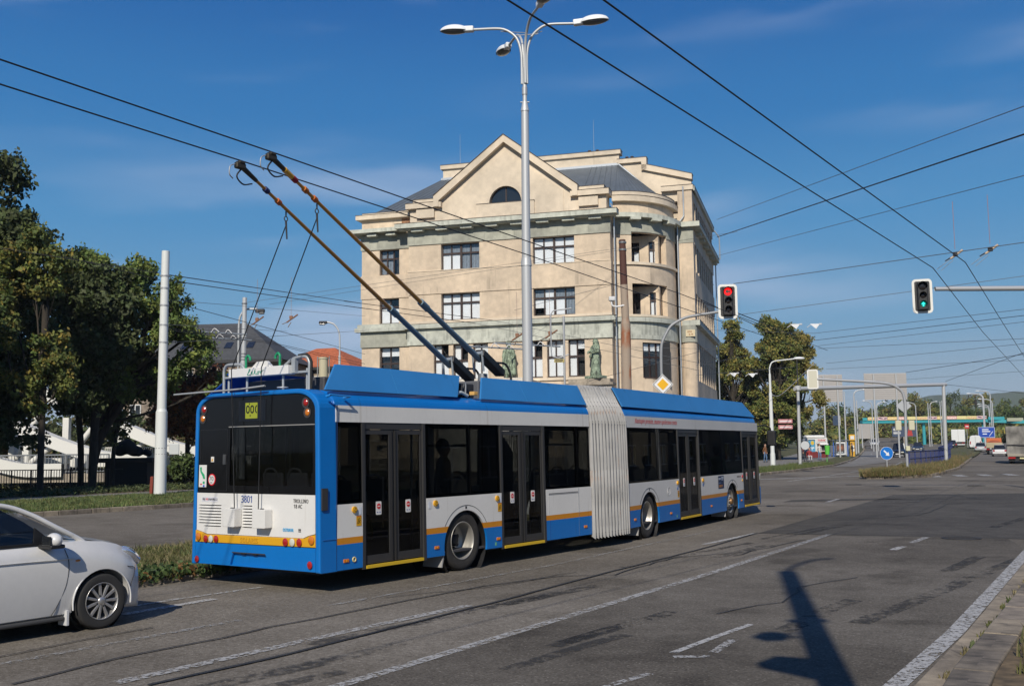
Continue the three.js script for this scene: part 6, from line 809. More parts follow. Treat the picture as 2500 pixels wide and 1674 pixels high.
// section insulators on the contact wires by the facade
for (const [x, y, z, l] of [[-.9, 7.6, -60, 'left grey section insulator in front of the green band'], [.9, 7.75, -60, 'right grey section insulator in front of the green band'], [-17.6, 8.9, -62, 'upper blue grey section insulator above the orange roof'], [-17.3, 8.55, -62, 'lower blue grey section insulator above the orange roof']]) { const H = thing('section_insulator', l, 'wire fitting', [x, y, z], -.15); obj('runner', [tb([-1.9, .13, 0], [1.9, -.18, 0], .045, .045, 8)], rs(.16, .19, .23, .6), H); obj('skid', [tube([[-.3, .0, .1], [-.1, .22, .1], [.2, .0, .1]], .03, 6, 16), tube([[.6, -.05, .1], [.75, .12, .1], [1.0, -.1, .1]], .03, 6, 16)], rs(.6, .6, .6, .5), H); }
for (const [x, y, z, l] of [[-15.7, 9.8, -64, 'left rusty wire hanger above the grey roof'], [-13.6, 9.9, -64, 'right rusty wire hanger above the grey roof'], [.3, 8.2, -60, 'rusty wire hanger before the middle floor windows'], [2.2, 8.3, -60, 'rusty wire hanger beside the lamp pole']]) { const H = thing('wire_hanger', l, 'wire hanger', [x, y, z], -.3); obj('drop', tb([0, .2, 0], [0, 2.6, 0], .012, .012, 5), rs(.35, .25, .22, .7), H); obj('insulator', [tb([-.3, -.2, 0], [.45, .25, 0], .05, .05, 8), rbx(-.1, .1, .0, .2, -.06, .06, .02)], rs(.24, .12, .07, .7), H); obj('link', [tb([-.3, -.2, 0], [-.6, -.3, 0], .025, .025, 5), tb([0, -.2, 0], [-.2, -.5, 0], .025, .025, 5)], rs(.2, .15, .12, .7), H); }
{ // pole beside the camera that throws its shadow on the road
  const P = thing('roadside_pole', 'tall roadside pole whose shadow lies across the road', 'pole', [1.02, 0, -1.37]);
  obj('shaft', tb([0, 0, 0], [0, 10.4, 0], .165, .135, 20), mPoleWhite, P); obj('lamp_arm', tube([[0, 10.2, 0], [.1, 10.8, 0], [.45, 11.5, .05], [.8, 11.75, .1]], .05, 8, 24), mPoleGrey, P); obj('sign_arm', [tb([0, 6.55, 0], [-.5, 6.62, .02], .025), tb([0, 6.75, 0], [-.45, 6.7, .02], .02)], mGalv, P); obj('sign_board', ext([[-.62, 6.6], [-.5, 6.45], [-.32, 6.45], [-.22, 6.62], [-.34, 6.8], [-.5, 6.8]], .03), mGalv, P); obj('signal_box', ext([[-.08, 5.2], [-.08, 5.75], [-.4, 5.85], [-.58, 5.62]], .2).translate(0, 0, -.1), mGalvDark, P); obj('bracket', rbx(-.22, .2, 7.2, 7.3, -.05, .05, .02), mGalv, P);
}
{ // lamp posts by the grey roof
  const A = thing('traction_pole', 'grey steel pole in front of the dark grey roof', 'pole', [-18.05, 0, -70]); obj('shaft', [tb([0, 0, 0], [0, 7.8, 0], .22, .21, 18), tb([0, 7.7, 0], [.03, 12.15, 0], .17, .15, 18)], mPoleGrey, A); for (const y of [7.9, 8.1, 8.3, 11.7]) obj('clamp', tb([.02, y, 0], [.02, y + .07, 0], .19, .19, 14), mGalvDark, A);
  const B = thing('street_lamp', 'slim lamp post with dark head beside the grey steel pole', 'street lamp', [-18.5, 0, -70.4]); obj('pole', tube([[0, 0, 0], [0, 6, 0], [0, 10.2, 0], [.1, 10.95, 0], [.45, 11.4, 0], [1.2, 11.42, 0]], .07, 8, 60, .3), mPoleGrey, B); obj('lamp_head', rbx(1.1, 1.75, 11.15, 11.42, -.14, .14, .08), mDark, B); obj('lamp_bowl', rbx(1.35, 1.72, 11.05, 11.2, -.12, .12, .06), mGlassLamp, B);
  const C = thing('street_lamp', 'slim lamp post curving left above the orange roof', 'street lamp', [-12.42, 0, -75]); obj('pole', [tube([[0, 0, 0], [0, 6, 0], [0, 9.8, 0], [-.1, 10.45, 0], [-.45, 10.9, 0], [-1.0, 11.05, 0]], .06, 8, 60, .3), tb([0, 0, 0], [0, 8.6, 0], .10, .09, 12)], mPoleGrey, C); obj('lamp_head', rbx(-1.5, -.9, 10.9, 11.1, -.14, .14, .07), mDark, C); obj('lamp_bowl', rbx(-1.48, -1.05, 10.82, 10.93, -.12, .12, .05), mGlassLamp, C);
}
{ // sign frame beside the lamp pole
  const S = thing('pipe_sign', 'thin grey pipe frame with a small yellow plate before the facade', 'sign', [1.75, 0, -46]); obj('post', tb([.55, 0, 0], [.55, 7.6, 0], .05, .05, 10), mGalv, S); obj('frame', tube([[.75, 5.9, 0], [.3, 5.75, 0], [0, 5.85, 0], [-.02, 6.4, 0], [-.02, 7.6, 0], [.1, 7.85, 0], [.9, 7.95, 0]], .03, 7, 50, .2), mGalv, S); obj('plate', bx(.1, .55, 5.55, 5.7, .03, .06), rs(.4, .33, .12, .7), S); obj('lettering', textGeo('GNIP', .1, .01, font).translate(.14, 5.58, .06), mDark, S); }

// ---------------------------------------------------------------- figures: one continuous surface from a distance field
function surfaceNet(f, lo, hi, cell) {
  const n = [0, 1, 2].map(k => Math.ceil((hi[k] - lo[k]) / cell) + 1), val = new Float32Array(n[0] * n[1] * n[2]), id = (i, j, k) => i + n[0] * (j + n[1] * k);
  for (let k = 0; k < n[2]; k++) for (let j = 0; j < n[1]; j++) for (let i = 0; i < n[0]; i++) val[id(i, j, k)] = f(lo[0] + i * cell, lo[1] + j * cell, lo[2] + k * cell);
  const vid = new Int32Array(n[0] * n[1] * n[2]).fill(-1), verts = [], ind = [];
  for (let k = 0; k < n[2] - 1; k++) for (let j = 0; j < n[1] - 1; j++) for (let i = 0; i < n[0] - 1; i++) {
    let c = 0, x = 0, y = 0, z = 0; const C = []; for (let q = 0; q < 8; q++) C.push(val[id(i + (q & 1), j + (q >> 1 & 1), k + (q >> 2))]);
    for (const [a, b] of [[0, 1], [2, 3], [4, 5], [6, 7], [0, 2], [1, 3], [4, 6], [5, 7], [0, 4], [1, 5], [2, 6], [3, 7]]) if ((C[a] < 0) !== (C[b] < 0)) { const t = C[a] / (C[a] - C[b]); x += lerp(a & 1, b & 1, t); y += lerp(a >> 1 & 1, b >> 1 & 1, t); z += lerp(a >> 2, b >> 2, t); c++; }
    if (c) { vid[id(i, j, k)] = verts.length / 3; verts.push(lo[0] + (i + x / c) * cell, lo[1] + (j + y / c) * cell, lo[2] + (k + z / c) * cell); }
  }
  const Q = (a, b, c, d, fl) => { if (a < 0 || b < 0 || c < 0 || d < 0) return; fl ? ind.push(a, b, c, a, c, d) : ind.push(a, c, b, a, d, c); };
  for (let k = 1; k < n[2] - 1; k++) for (let j = 1; j < n[1] - 1; j++) for (let i = 1; i < n[0] - 1; i++) { const v = val[id(i, j, k)] < 0; if (v !== val[id(i + 1, j, k)] < 0) Q(vid[id(i, j - 1, k - 1)], vid[id(i, j, k - 1)], vid[id(i, j, k)], vid[id(i, j - 1, k)], v); if (v !== val[id(i, j + 1, k)] < 0) Q(vid[id(i - 1, j, k - 1)], vid[id(i - 1, j, k)], vid[id(i, j, k)], vid[id(i, j, k - 1)], v); if (v !== val[id(i, j, k + 1)] < 0) Q(vid[id(i - 1, j - 1, k)], vid[id(i, j - 1, k)], vid[id(i, j, k)], vid[id(i - 1, j, k)], v); }
  const g = new THREE.BufferGeometry(); g.setAttribute('position', new THREE.Float32BufferAttribute(verts, 3)); g.setIndex(ind); g.computeVertexNormals(); return g;
}
const cap = (p, a, b, ra, rb) => { const d = [b[0] - a[0], b[1] - a[1], b[2] - a[2]], t = clamp(((p[0] - a[0]) * d[0] + (p[1] - a[1]) * d[1] + (p[2] - a[2]) * d[2]) / (d[0] * d[0] + d[1] * d[1] + d[2] * d[2] + 1e-9)); return Math.hypot(p[0] - a[0] - d[0] * t, p[1] - a[1] - d[1] * t, p[2] - a[2] - d[2] * t) - lerp(ra, rb, t); };
const smin = (a, b, k) => { const h = Math.max(k - Math.abs(a - b), 0) / k; return Math.min(a, b) - h * h * k * .25; };
// joints of a standing or sitting figure, metres, facing +z; bones [from, to, r0, r1, region]
function figure({ sit = false, stride = 0, armL = [.30, -.05, .05], armR = [.30, -.05, .05], robe = false, cloak = false, hat = false }) {
  const B = [], hip = sit ? .50 : .93, sh = hip + .50, k = 1;
  const legs = (s, fwd) => { const h = [s * .095, hip, 0], kn = sit ? [s * .12, hip, .42] : [s * .10, .50, fwd * .16 + .02], an = sit ? [s * .12, .07, .45] : [s * .105, .08, fwd * .26 - .03]; B.push([h, kn, .09, .062, 'leg'], [kn, an, .060, .042, 'leg'], [an, [an[0], .045, an[2] + .16], .045, .035, 'shoe']); };
  legs(1, stride); legs(-1, -stride);
  B.push([[0, hip - .02, 0], [0, hip + .20, .0], .135, .125, 'top'], [[0, hip + .2, 0], [0, sh - .06, 0], .13, .13, 'top'], [[-.13, sh - .03, 0], [.13, sh - .03, 0], .075, .075, 'top'], [[0, sh, 0], [0, sh + .12, .01], .055, .05, 'skin']);
  for (const [s, A] of [[1, armL], [-1, armR]]) { const S = [s * .19, sh - .03, 0], E = [s * (.19 + A[0] * .25), sh - .03 - .27 + Math.abs(A[1]) * .1, A[1]], H = [s * (.19 + A[0] * .2 - (A[2] > .15 ? .12 : 0)), sh - .55 + Math.max(0, A[2]) * 1.1, A[1] + A[2]]; B.push([S, E, .052, .042, 'top'], [E, H, .04, .028, 'top'], [H, [H[0], H[1] - .07, H[2] + .02], .034, .026, 'skin'], [[H[0], H[1] - .06, H[2] + .02], [H[0] - s * .005, H[1] - .12, H[2] + .035], .014, .010, 'skin'], [[H[0] + .012, H[1] - .06, H[2] + .03], [H[0] + .012, H[1] - .125, H[2] + .04], .013, .009, 'skin']); }
  B.push([[0, sh + .20, .015], [0, sh + .27, .01], .088, .092, 'skin'], [[0, sh + .15, .05], [0, sh + .17, .05], .04, .045, 'skin'], [[0, sh + .20, .105], [0, sh + .185, .115], .014, .018, 'skin']);
  if (robe) B.push([[0, hip + .1, .0], [0, .10, .02], .15, .24, 'top'], [[.1, sh - .1, .04], [-.12, hip, .14], .12, .10, 'top'], [[0, sh + .22, -.03], [0, sh + .02, -.06], .12, .15, 'top']);
  if (cloak) B.push([[.19, sh - .05, -.06], [.24, .25, -.06], .09, .10, 'top'], [[-.19, sh - .05, -.06], [-.24, .3, -.06], .09, .10, 'top'], [[0, sh - .05, -.08], [0, .3, -.12], .14, .16, 'top']);
  if (hat) B.push([[0, sh + .33, 0], [0, sh + .345, 0], .13, .12, 'hair'], [[0, sh + .35, 0], [0, sh + .42, 0], .085, .07, 'hair']); else if (!robe) B.push([[0, sh + .29, -.02], [0, sh + .30, -.02], .100, .098, 'hair'], [[0, sh + .22, -.045], [0, sh + .28, -.04], .085, .09, 'hair']);
  return B;
}
function figureGeo(B, cell, cols) {
  let top = 0; for (const b of B) top = Math.max(top, b[0][1] + b[2] + .05, b[1][1] + b[3] + .05);
  const f = (x, y, z) => { let d = 9; for (const b of B) d = smin(d, cap([x, y, z], b[0], b[1], b[2], b[3]), .05); return d; };
  const g = surfaceNet(f, [-.62, -.03, -.45], [.62, top + .05, .75], cell);
  if (cols) { const p = g.attributes.position, c = new Float32Array(p.count * 3); for (let i = 0; i < p.count; i++) { let best = 9, r = 'top'; for (const b of B) { const d = cap([p.getX(i), p.getY(i), p.getZ(i)], b[0], b[1], b[2], b[3]); if (d < best) { best = d; r = b[4]; } } c.set(cols[r] || cols.top, i * 3); } g.setAttribute('color', new THREE.BufferAttribute(c, 3)); }
  return g;
}
const mFig = new THREE.MeshStandardMaterial({ vertexColors: true, roughness: .85 });
const skin = [.42, .25, .17];
function person(label, pos, turn, opt, cols, group) { const P = thing('person', label, 'person', pos, turn, group); obj('body', figureGeo(figure(opt), .03, { skin, hair: [.04, .025, .018], shoe: [.03, .03, .03], ...cols }), mFig, P); return P; }
// bronze statues on the facade
const mPatina = textured(tex(512, 1.1, (x, y) => { const a = fbm(x * 8, y * 8, 8, 5, 5), s = sstep(.5, .75, fbm(x * 24, y * 3, 24, 4, 9)); return [lerp(138, 66, s) * (.7 + .6 * a), lerp(152, 76, s) * (.7 + .6 * a), lerp(130, 64, s) * (.7 + .6 * a)]; }), .7, { metalness: .15 });
function statue(label, u, opt, sc, turn) { const th = -16 * Math.PI / 180, lw = .75, x = 7.81 + u * Math.cos(th) + lw * Math.sin(th) * 1, z = -81 - u * Math.sin(th) + lw * Math.cos(th); const S = thing('statue', label, 'statue', [x, 7.05, z], th + turn, 'bronze statues on the facade'); obj('figure', figureGeo(figure(opt), .024, null).scale(sc * 1.12, sc, sc * 1.1).translate(0, .22, 0), mPatina, S); obj('base', rbx(-.75, .75, 0, .24, -.45, .5, .06), mPatina, S); return S; }
statue('green bronze statue of a caped man in a hat beside the lamp pole', -8.2, { cloak: true, hat: true, armL: [.5, .06, .2], armR: [.25, 0, .05] }, 1.58, .1); statue('green bronze statue of a robed figure near the rusty pole', -1.2, { robe: true, armL: [.2, .1, .28], armR: [.2, .1, .25] }, 1.62, -.5);
// ---------------------------------------------------------------- trees and what stands behind them
const mBark = textured(tex(256, 1.2, (x, y) => { const a = fbm(x * 12, y * 3, 12, 4, 6); const v = 34 + 36 * a; return [v * 1.05, v * .95, v * .82]; }), 1);
const clumps = [leafTuft(12, .17, .26, .30, 21), leafTuft(12, .22, .30, .34, 22), leafTuft(14, .34, .55, .6, 23), leafTuft(14, .5, .9, .9, 24)];
function tree(name, label, o, group) {
  const { x, z, y = 0, h, r0 = .2, lean = 0, blobs, n, clump = 0, cols, seed, gran = 16, spread = .55, stems = 1 } = o, r = mulberry(seed);
  const T = thing(name, label, o.cat || 'tree', [x, y, z], 0, group), trunkG = [];
  for (let s = 0; s < stems; s++) { const a = s * 2.4 + seed, dx = stems > 1 ? Math.cos(a) * .25 : 0, dz = stems > 1 ? Math.sin(a) * .25 : 0, tx = lean + (stems > 1 ? Math.cos(a) * h * .22 : 0); trunkG.push(tube([[dx, -.3, dz], [dx + tx * .15, h * .25, dz], [dx * 1.5 + tx * .55, h * .5, dz * 1.5], [dx * 2 + tx, h * .85, dz * 2]], r0 * (stems > 1 ? .62 : 1), 8, 20).applyMatrix4(new THREE.Matrix4())); }
  const tg = merge(trunkG); { const p = tg.attributes.position; for (let i = 0; i < p.count; i++) { const t = clamp(p.getY(i) / (h * .9)), k = 1 - .0 * t; } }
  obj('trunk', tg, mBark, T);
  const limbs = []; for (const b of blobs) { const st = V(lean * .35, h * lerp(.28, .5, r()), 0), en = V(b[0], b[1], b[2]), m = st.clone().lerp(en, .55).add(V((r() - .5) * .5, -.3, (r() - .5) * .5)); limbs.push(tube([st, m, en], r0 * .26, 6, 10)); for (let k = 0; k < 4; k++) { const q = V(b[0] + (r() - .5) * b[3] * 1.5, b[1] + (r() - .3) * b[4] * 1.4, b[2] + (r() - .5) * b[5] * 1.5), s = m.clone().lerp(en, r()); limbs.push(tb(s, q, r0 * .11, r0 * .03, 5)); } }
  obj('limbs', limbs, mBark, T);
  const spots = [], total = blobs.reduce((s, b) => s + b[3] * b[4] * b[5], 0);
  for (const b of blobs) { const cnt = Math.round(n * b[3] * b[4] * b[5] / total), m = Math.max(4, Math.round(cnt / gran)), cs = []; for (let k = 0; k < m; k++) { const u = V(r() - .5, r() - .5, r() - .5).normalize().multiplyScalar(lerp(.45, 1, Math.pow(r(), .6))); cs.push(V(b[0] + u.x * b[3], b[1] + u.y * b[4], b[2] + u.z * b[5])); } for (let k = 0; k < cnt; k++) { const c = cs[Math.floor(r() * m)]; spots.push([c.x + (r() + r() + r() - 1.5) * spread, c.y + (r() + r() + r() - 1.5) * spread * .8, c.z + (r() + r() + r() - 1.5) * spread]); } }
  const im = new THREE.InstancedMesh(clumps[clump], mLeaf, spots.length), d = new THREE.Object3D(), c = new THREE.Color(); spots.forEach((p, i) => { d.position.set(...p); d.rotation.set(r() * 6, r() * 6, r() * 6); d.scale.setScalar(.7 + r() * .7); d.updateMatrix(); im.setMatrixAt(i, d.matrix); const k = cols[Math.floor(r() * cols.length)], v = .7 + r() * .6; c.setRGB(k[0] * v, k[1] * v, k[2] * v); im.setColorAt(i, c); });
  im.name = 'crown'; im.userData.kind = 'stuff'; im.castShadow = im.receiveShadow = true; T.add(im); return T;
}
const darkLeaf = [[.042, .062, .016], [.05, .072, .019], [.045, .056, .017], [.058, .074, .02]], midLeaf = [[.06, .095, .018], [.08, .115, .022], [.045, .07, .015], [.12, .135, .026]], yelLeaf = [[.12, .14, .022], [.16, .15, .024], [.085, .11, .02], [.18, .14, .022]], redLeaf = [[.22, .06, .018], [.16, .045, .016], [.26, .10, .024], [.10, .05, .018]], autumn = [[.17, .175, .036], [.13, .15, .032], [.23, .19, .04], [.10, .125, .028], [.19, .16, .036]];
function envBlobs(n, seed, f, r0, r1) { const r = mulberry(seed), o = []; for (let i = 0; i < n; i++) { const [x, y, z] = f(r, (i + .5) / n), q = lerp(r0, r1, r()); o.push([x, y, z, q, q * .75, q]); } return o; }
tree('dark_tree', 'very dark dense tree rising at the left edge', { x: -25.2, z: -50, h: 15, r0: .38, blobs: [[0, 14.3, 0, 1.9, 2.6, 2], [.4, 11, 0, 2.7, 2.6, 2.6], [1.2, 8.3, .5, 2.4, 2.2, 2.4], [-1.8, 11, 0, 2.8, 3, 2.6], [-1.5, 7, 0, 2.8, 2.6, 2.6], [-1.2, 3.6, .5, 3, 2.0, 2.4], [-4, 8, 0, 3, 4, 3], [1.0, 5.4, .4, 2.0, 1.8, 2.0], [2.2, 6.2, 0, 1.6, 1.6, 1.5], [1.4, 3.4, .3, 1.5, 1.2, 1.4], [-2.5, 4.5, 0, 2.5, 2.2, 2.2], [-3, 13, 0, 2.5, 3, 2.4]], n: 11000, clump: 1, cols: darkLeaf, seed: 3 });
tree('dark_tree', 'dark leafy tree in the middle of the left group', { x: -21.0, z: -52.5, h: 11, r0: .22, lean: .3, blobs: [[-.6, 10.2, 0, 1.7, 1.6, 1.5], [.5, 9.2, 0, 1.5, 1.5, 1.5], [-.6, 7.6, 0, 1.9, 1.5, 1.6], [.6, 6.8, 0, 1.4, 1.4, 1.4], [-.5, 5.2, 0, 1.5, 1.2, 1.4]], n: 3600, clump: 1, cols: darkLeaf, seed: 5 });
tree('maple_tree', 'sunlit yellow green maple in front of the dark tree', { x: -20.9, z: -46.5, h: 10, r0: .15, blobs: [[-.7, 11.0, 0, 1.2, 1.0, 1.0], [-1.7, 9.4, 0, 1.1, 1.3, 1], [.2, 9.9, .2, 1.0, .9, .9], [-1.6, 7.0, .3, .9, .9, .8], [.5, 6.3, .3, .9, 1.0, .9], [.9, 5.2, .3, .7, .7, .7], [-.2, 4.6, .3, .55, .9, .6], [-1.9, 5.3, 0, .8, .9, .8]], n: 1900, clump: 0, cols: [...yelLeaf, ...midLeaf], seed: 8, spread: .32, gran: 24 });
tree('ash_tree', 'airy green ash tree with leaning stems beside the pale pole', { x: -21.9, z: -54, h: 10.5, r0: .27, lean: 1.6, stems: 3, blobs: envBlobs(46, 77, (r) => { const x = -1.4 + r() * 8.0, top = x < 3 ? 12.1 : 12.1 - (x - 3) * 1.15, bot = x < 1 ? 8.8 : 5.0; return [x, lerp(bot, top, Math.pow(r(), .75)), (r() - .5) * 3]; }, .55, .95), n: 3600, clump: 0, cols: [[.09, .14, .026], [.11, .16, .03], [.07, .11, .022], [.14, .165, .03]], seed: 13, spread: .34, gran: 22 });
tree('ash_tree', 'slender dark stemmed young tree left of the pale pole', { x: -21.0, z: -55, h: 7.5, r0: .12, lean: .6, blobs: [[.9, 6.6, 0, 1.2, .9, 1], [1.6, 5.4, 0, 1.3, .8, 1.1], [.2, 5.2, 0, 1.1, .8, 1], [-.9, 4.2, 0, .8, .8, .8], [.2, 3.2, 0, .6, .7, .6]], n: 1700, clump: 0, cols: [...darkLeaf, ...midLeaf], seed: 17, spread: .45 });
tree('copper_tree', 'rusty red leaved tree behind the pale pole', { x: -18.6, z: -60, h: 6, r0: .14, blobs: [[0, 5.0, 0, 1.6, 1.2, 1.3], [.6, 3.6, 0, 1.3, 1.0, 1.2], [-1.0, 3.9, 0, 1.2, 1, 1.1], [1.6, 5.6, 0, 1.1, 1.1, 1]], n: 2400, clump: 0, cols: redLeaf, seed: 19, spread: .45 });
tree('pine_shrub', 'small green pine shrub left of the bus rear', { x: -17.35, z: -55.6, h: 1.2, r0: .06, cat: 'shrub', stems: 2, blobs: [[0, 1.15, 0, .55, .28, .5], [-.2, .75, 0, .4, .2, .4]], n: 420, clump: 0, cols: [[.05, .08, .015], [.07, .10, .02], [.035, .06, .012]], seed: 23, spread: .16 });
// tall trees of the same bank just outside the view: they shade the group in the picture
[[-26.5, -26, 19], [-29.5, -31, 21], [-33, -37, 21], [-30.5, -22, 19]].forEach(([x, z, h], i) => tree('bank_tree', ['tall bank tree left of the view, nearest the road', 'tall bank tree left of the view, second along the bank', 'tall bank tree left of the view, beside the left edge tree', 'tall bank tree left of the view, farthest back'][i], { x, z, h, r0: .4, blobs: envBlobs(20, 400 + i, (r) => { const y = 5 + r() * (h - 6), w = lerp(3.6, 1.6, Math.max(0, y - h * .5) / (h * .5)); return [(r() - .5) * 2 * w, y, (r() - .5) * 2 * w]; }, 1.2, 2.0), n: 1500, clump: 3, cols: darkLeaf, seed: 410 + i, spread: .9 }, 'trees on the left bank outside the view'));
{ const r = mulberry(61), sp = []; for (let i = 0; i < 900; i++) { const [x, zz] = rw(4 + r() * 22, 30 + r() * 5); sp.push([x, .1, zz]); } scatter('undergrowth', leafTuft(12, .13, .3, .2, 27), sp, [...darkLeaf, [.07, .085, .024]], 'dark undergrowth along the bank under the left trees', 'undergrowth', 62); }
// white arched river bridge behind the trees
{ const Br = thing('arch_bridge', 'white steel arch bridge with railings behind the left trees', 'bridge', [0, -.68, 0]); Br.scale.setScalar(1.37);
  const wS = rs(.66, .65, .60, .6);
  const rib = (ox, oy, z, n) => { const P = [[-16.5, 1.72], [-18.9, 1.78], [-21.14, 2.42], [-23.28, 3.28], [-25.18, 4.1], [-26.84, 4.85], [-29.5, 5.9], [-33, 7.0], [-38, 7.9]].map(([x, y]) => [x + ox, y + oy, z]); const c = new THREE.CatmullRomCurve3(P.map(p => V(...p))), pos = [], N = 40; const pts = c.getPoints(N); const th = .36, wd = .55; for (let i = 0; i < N; i++) { const a = pts[i], b = pts[i + 1], Q = (p, q, s, t) => pos.push(...p, ...q, ...s, ...p, ...s, ...t); const A = [[a.x, a.y + th, z - wd], [a.x, a.y + th, z + wd], [a.x, a.y - th, z + wd], [a.x, a.y - th, z - wd]], Bq = [[b.x, b.y + th, z - wd], [b.x, b.y + th, z + wd], [b.x, b.y - th, z + wd], [b.x, b.y - th, z - wd]]; for (let k = 0; k < 4; k++) Q(A[k], A[(k + 1) % 4], Bq[(k + 1) % 4], Bq[k]); } const g = new THREE.BufferGeometry(); g.setAttribute('position', new THREE.Float32BufferAttribute(pos, 3)); g.computeVertexNormals(); obj('arch_rib', g, wS, Br);
    for (let k = 0; k < n; k++) { const x = -23.6 - k * 3.2 + ox, y = c.getPoint(clamp((k * 3.2 + 7.1) / 21.5)).y; obj('hanger', bx(x - .18, x + .18, .9, y, z - .2, z + .2), wS, Br); obj('diagonal', [tb([x + .2, 1.55 + oy, z], [x + 1.5, 2.4 + oy * .5 + k * .9, z], .17, .17, 6)], wS, Br); } };
  rib(0, 0, -63, 4); rib(-4.4, -.25, -60.5, 3); rib(-8.4, -.8, -58.5, 2);
  obj('deck', bx(-45, -16, 1.0, 1.55, -70, -64.2), wS, Br); obj('deck_edge', bx(-45, -22.3, .25, .72, -60.4, -58.2), mConcrete, Br);
  for (let k = 0; k < 14; k++) { const x = -38 + k * 1.2; obj('railing_post', bx(x - .04, x + .04, .7, 1.75, -58.3, -58.22), mGalvDark, Br); } obj('handrail', [bx(-40, -22.4, 1.72, 1.8, -58.32, -58.2)], mGalvDark, Br); obj('lower_rail', bx(-40, -22.4, .82, .87, -58.3, -58.24), mGalvDark, Br); const pk = []; for (let k = 0; k < 95; k++) { const x = -38.5 + k * .17; pk.push(bx(x - .012, x + .012, .87, 1.72, -58.28, -58.25)); } const pm = obj('pickets', pk, mGalvDark, Br); pm.userData.kind = 'stuff';
  const pk2 = []; for (let k = 0; k < 70; k++) { const x = -25.2 + k * .12; pk2.push(bx(x - .02, x + .02, 1.55, 2.15, -64.3, -64.26)); } const p2 = obj('deck_pickets', [...pk2, bx(-26, -16, 2.13, 2.18, -64.32, -64.25)], wS, Br); p2.userData.kind = 'stuff';
  const W = thing('dark_monument', 'dark stone block with a rounded sculpture behind the pale pole', 'monument', [-21.0, 0, -57.5]); obj('block', rbx(-1.1, 1.2, -.5, 1.55, -.6, .6, .04), rs(.02, .02, .022, .9), W); obj('slab', rbx(-1.6, 1.5, 1.3, 1.55, -.7, .7, .03), rs(.02, .02, .022, .9), W); { const f = (x, y, zz) => smin(smin(cap([x, y, zz], [-.5, 2.05, 0], [-.1, 2.2, 0], .42, .40), cap([x, y, zz], [.2, 1.95, 0], [.5, 1.9, .1], .36, .3), .2), cap([x, y, zz], [.95, 1.85, 0], [1.05, 1.8, 0], .22, .2), .1) + .05 * vn(x * 3 + 9, y * 3, 64, 3); obj('sculpture', surfaceNet(f, [-1.3, 1.3, -.8], [1.6, 2.9, .8], .08), rs(.02, .02, .022, .85), W); }
  const F = thing('low_fence', 'low dark railing along the bank under the left trees', 'fence', [0, 0, 0]); for (let k = 0; k < 12; k++) { const x = -33 + k * 1.05; obj('post', bx(x - .03, x + .03, .05, 1.0, -56.05, -56), mDark, F); } obj('rail', bx(-33.5, -20.8, .95, 1.0, -56.06, -56), mDark, F); const q = []; for (let k = 0; k < 88; k++) { const x = -33.4 + k * .14; q.push(bx(x - .014, x + .014, .1, .95, -56.04, -56.01)); } obj('pickets', q, mDark, F).userData.kind = 'stuff';
}
// houses behind
const roofHouse = (name, label, x, z, w, dep, hw, hr, roofMat, wallMat, turn, wins, sky) => {
  const H = thing(name, label, 'house', [x, 0, z], turn); obj('walls', bx(-w / 2, w / 2, 0, hw, -dep / 2, dep / 2), wallMat, H);
  const ov = .6, A = [-w / 2 - ov, hw, dep / 2 + ov], B = [w / 2 + ov, hw, dep / 2 + ov], C = [w / 2 + ov, hw, -dep / 2 - ov], D = [-w / 2 - ov, hw, -dep / 2 - ov], rl = Math.max(.5, w - dep), E = [-rl / 2, hr, 0], F = [rl / 2, hr, 0], pos = []; const T = (...p) => p.forEach(q => pos.push(...q)); T(A, B, F, A, F, E, B, C, F, C, D, E, C, E, F, D, A, E, A, D, C, A, C, B); const g = new THREE.BufferGeometry(); g.setAttribute('position', new THREE.Float32BufferAttribute(pos, 3)); g.computeVertexNormals(); const R = obj('roof', g, roofMat, H);
  for (let k = 0; k < sky; k++) { const t = (k + .8) / (sky + .6), px = lerp(-w / 2, w / 2, t) * .8, py = lerp(hw, hr, .38), pz = lerp(dep / 2 + ov, 0, .38), an = Math.atan2(hr - hw, dep / 2 + ov); const s = obj('skylight', rbx(-.4, .4, -.04, .08, -.6, .6, .02).rotateX(an).translate(px, py, pz), darkGlass, R); }
  obj('eaves', [bx(-w / 2 - ov, w / 2 + ov, hw - .3, hw - .02, dep / 2 + ov - .15, dep / 2 + ov)], mDark, H);
  for (let k = 0; k < wins; k++) for (const y of [hw - 2.7, hw - 6.2]) { const wx = lerp(-w / 2, w / 2, (k + .5) / wins); const W = obj('window', [bx(wx - .6, wx + .6, y, y + .1, dep / 2, dep / 2 + .08), bx(wx - .6, wx + .6, y + 1.6, y + 1.7, dep / 2, dep / 2 + .08), bx(wx - .65, wx - .55, y, y + 1.7, dep / 2, dep / 2 + .08), bx(wx + .55, wx + .65, y, y + 1.7, dep / 2, dep / 2 + .08), bx(wx - .05, wx + .05, y, y + 1.7, dep / 2, dep / 2 + .07)], rs(.6, .6, .58, .6), H); obj('pane', bx(wx - .55, wx + .55, y + .1, y + 1.6, dep / 2 + .01, dep / 2 + .03), darkGlass, W); }
  return H;
};
const tileGrey = textured(tex(512, 3, (x, y) => { const v = 62 + 22 * fbm(x * 20, y * 20, 20, 3, 4) - (((y * 24) % 1) < .2 ? 16 : 0) - (((x * 18) % 1) < .12 ? 8 : 0); return [v, v * 1.02, v * 1.05]; }), .8), tileOrange = textured(tex(512, 3, (x, y) => { const n = fbm(x * 30, y * 30, 30, 3, 4), v = .8 + .4 * n - (((y * 20) % 1) < .22 ? .2 : 0); return [178 * v, 98 * v, 62 * v]; }), .9);
roofHouse('grey_roof_house', 'house with a dark grey hipped roof and skylights', -32.5, -116, 17, 11, 11.4, 16.0, tileGrey, mRender, -.1, 6, 5);
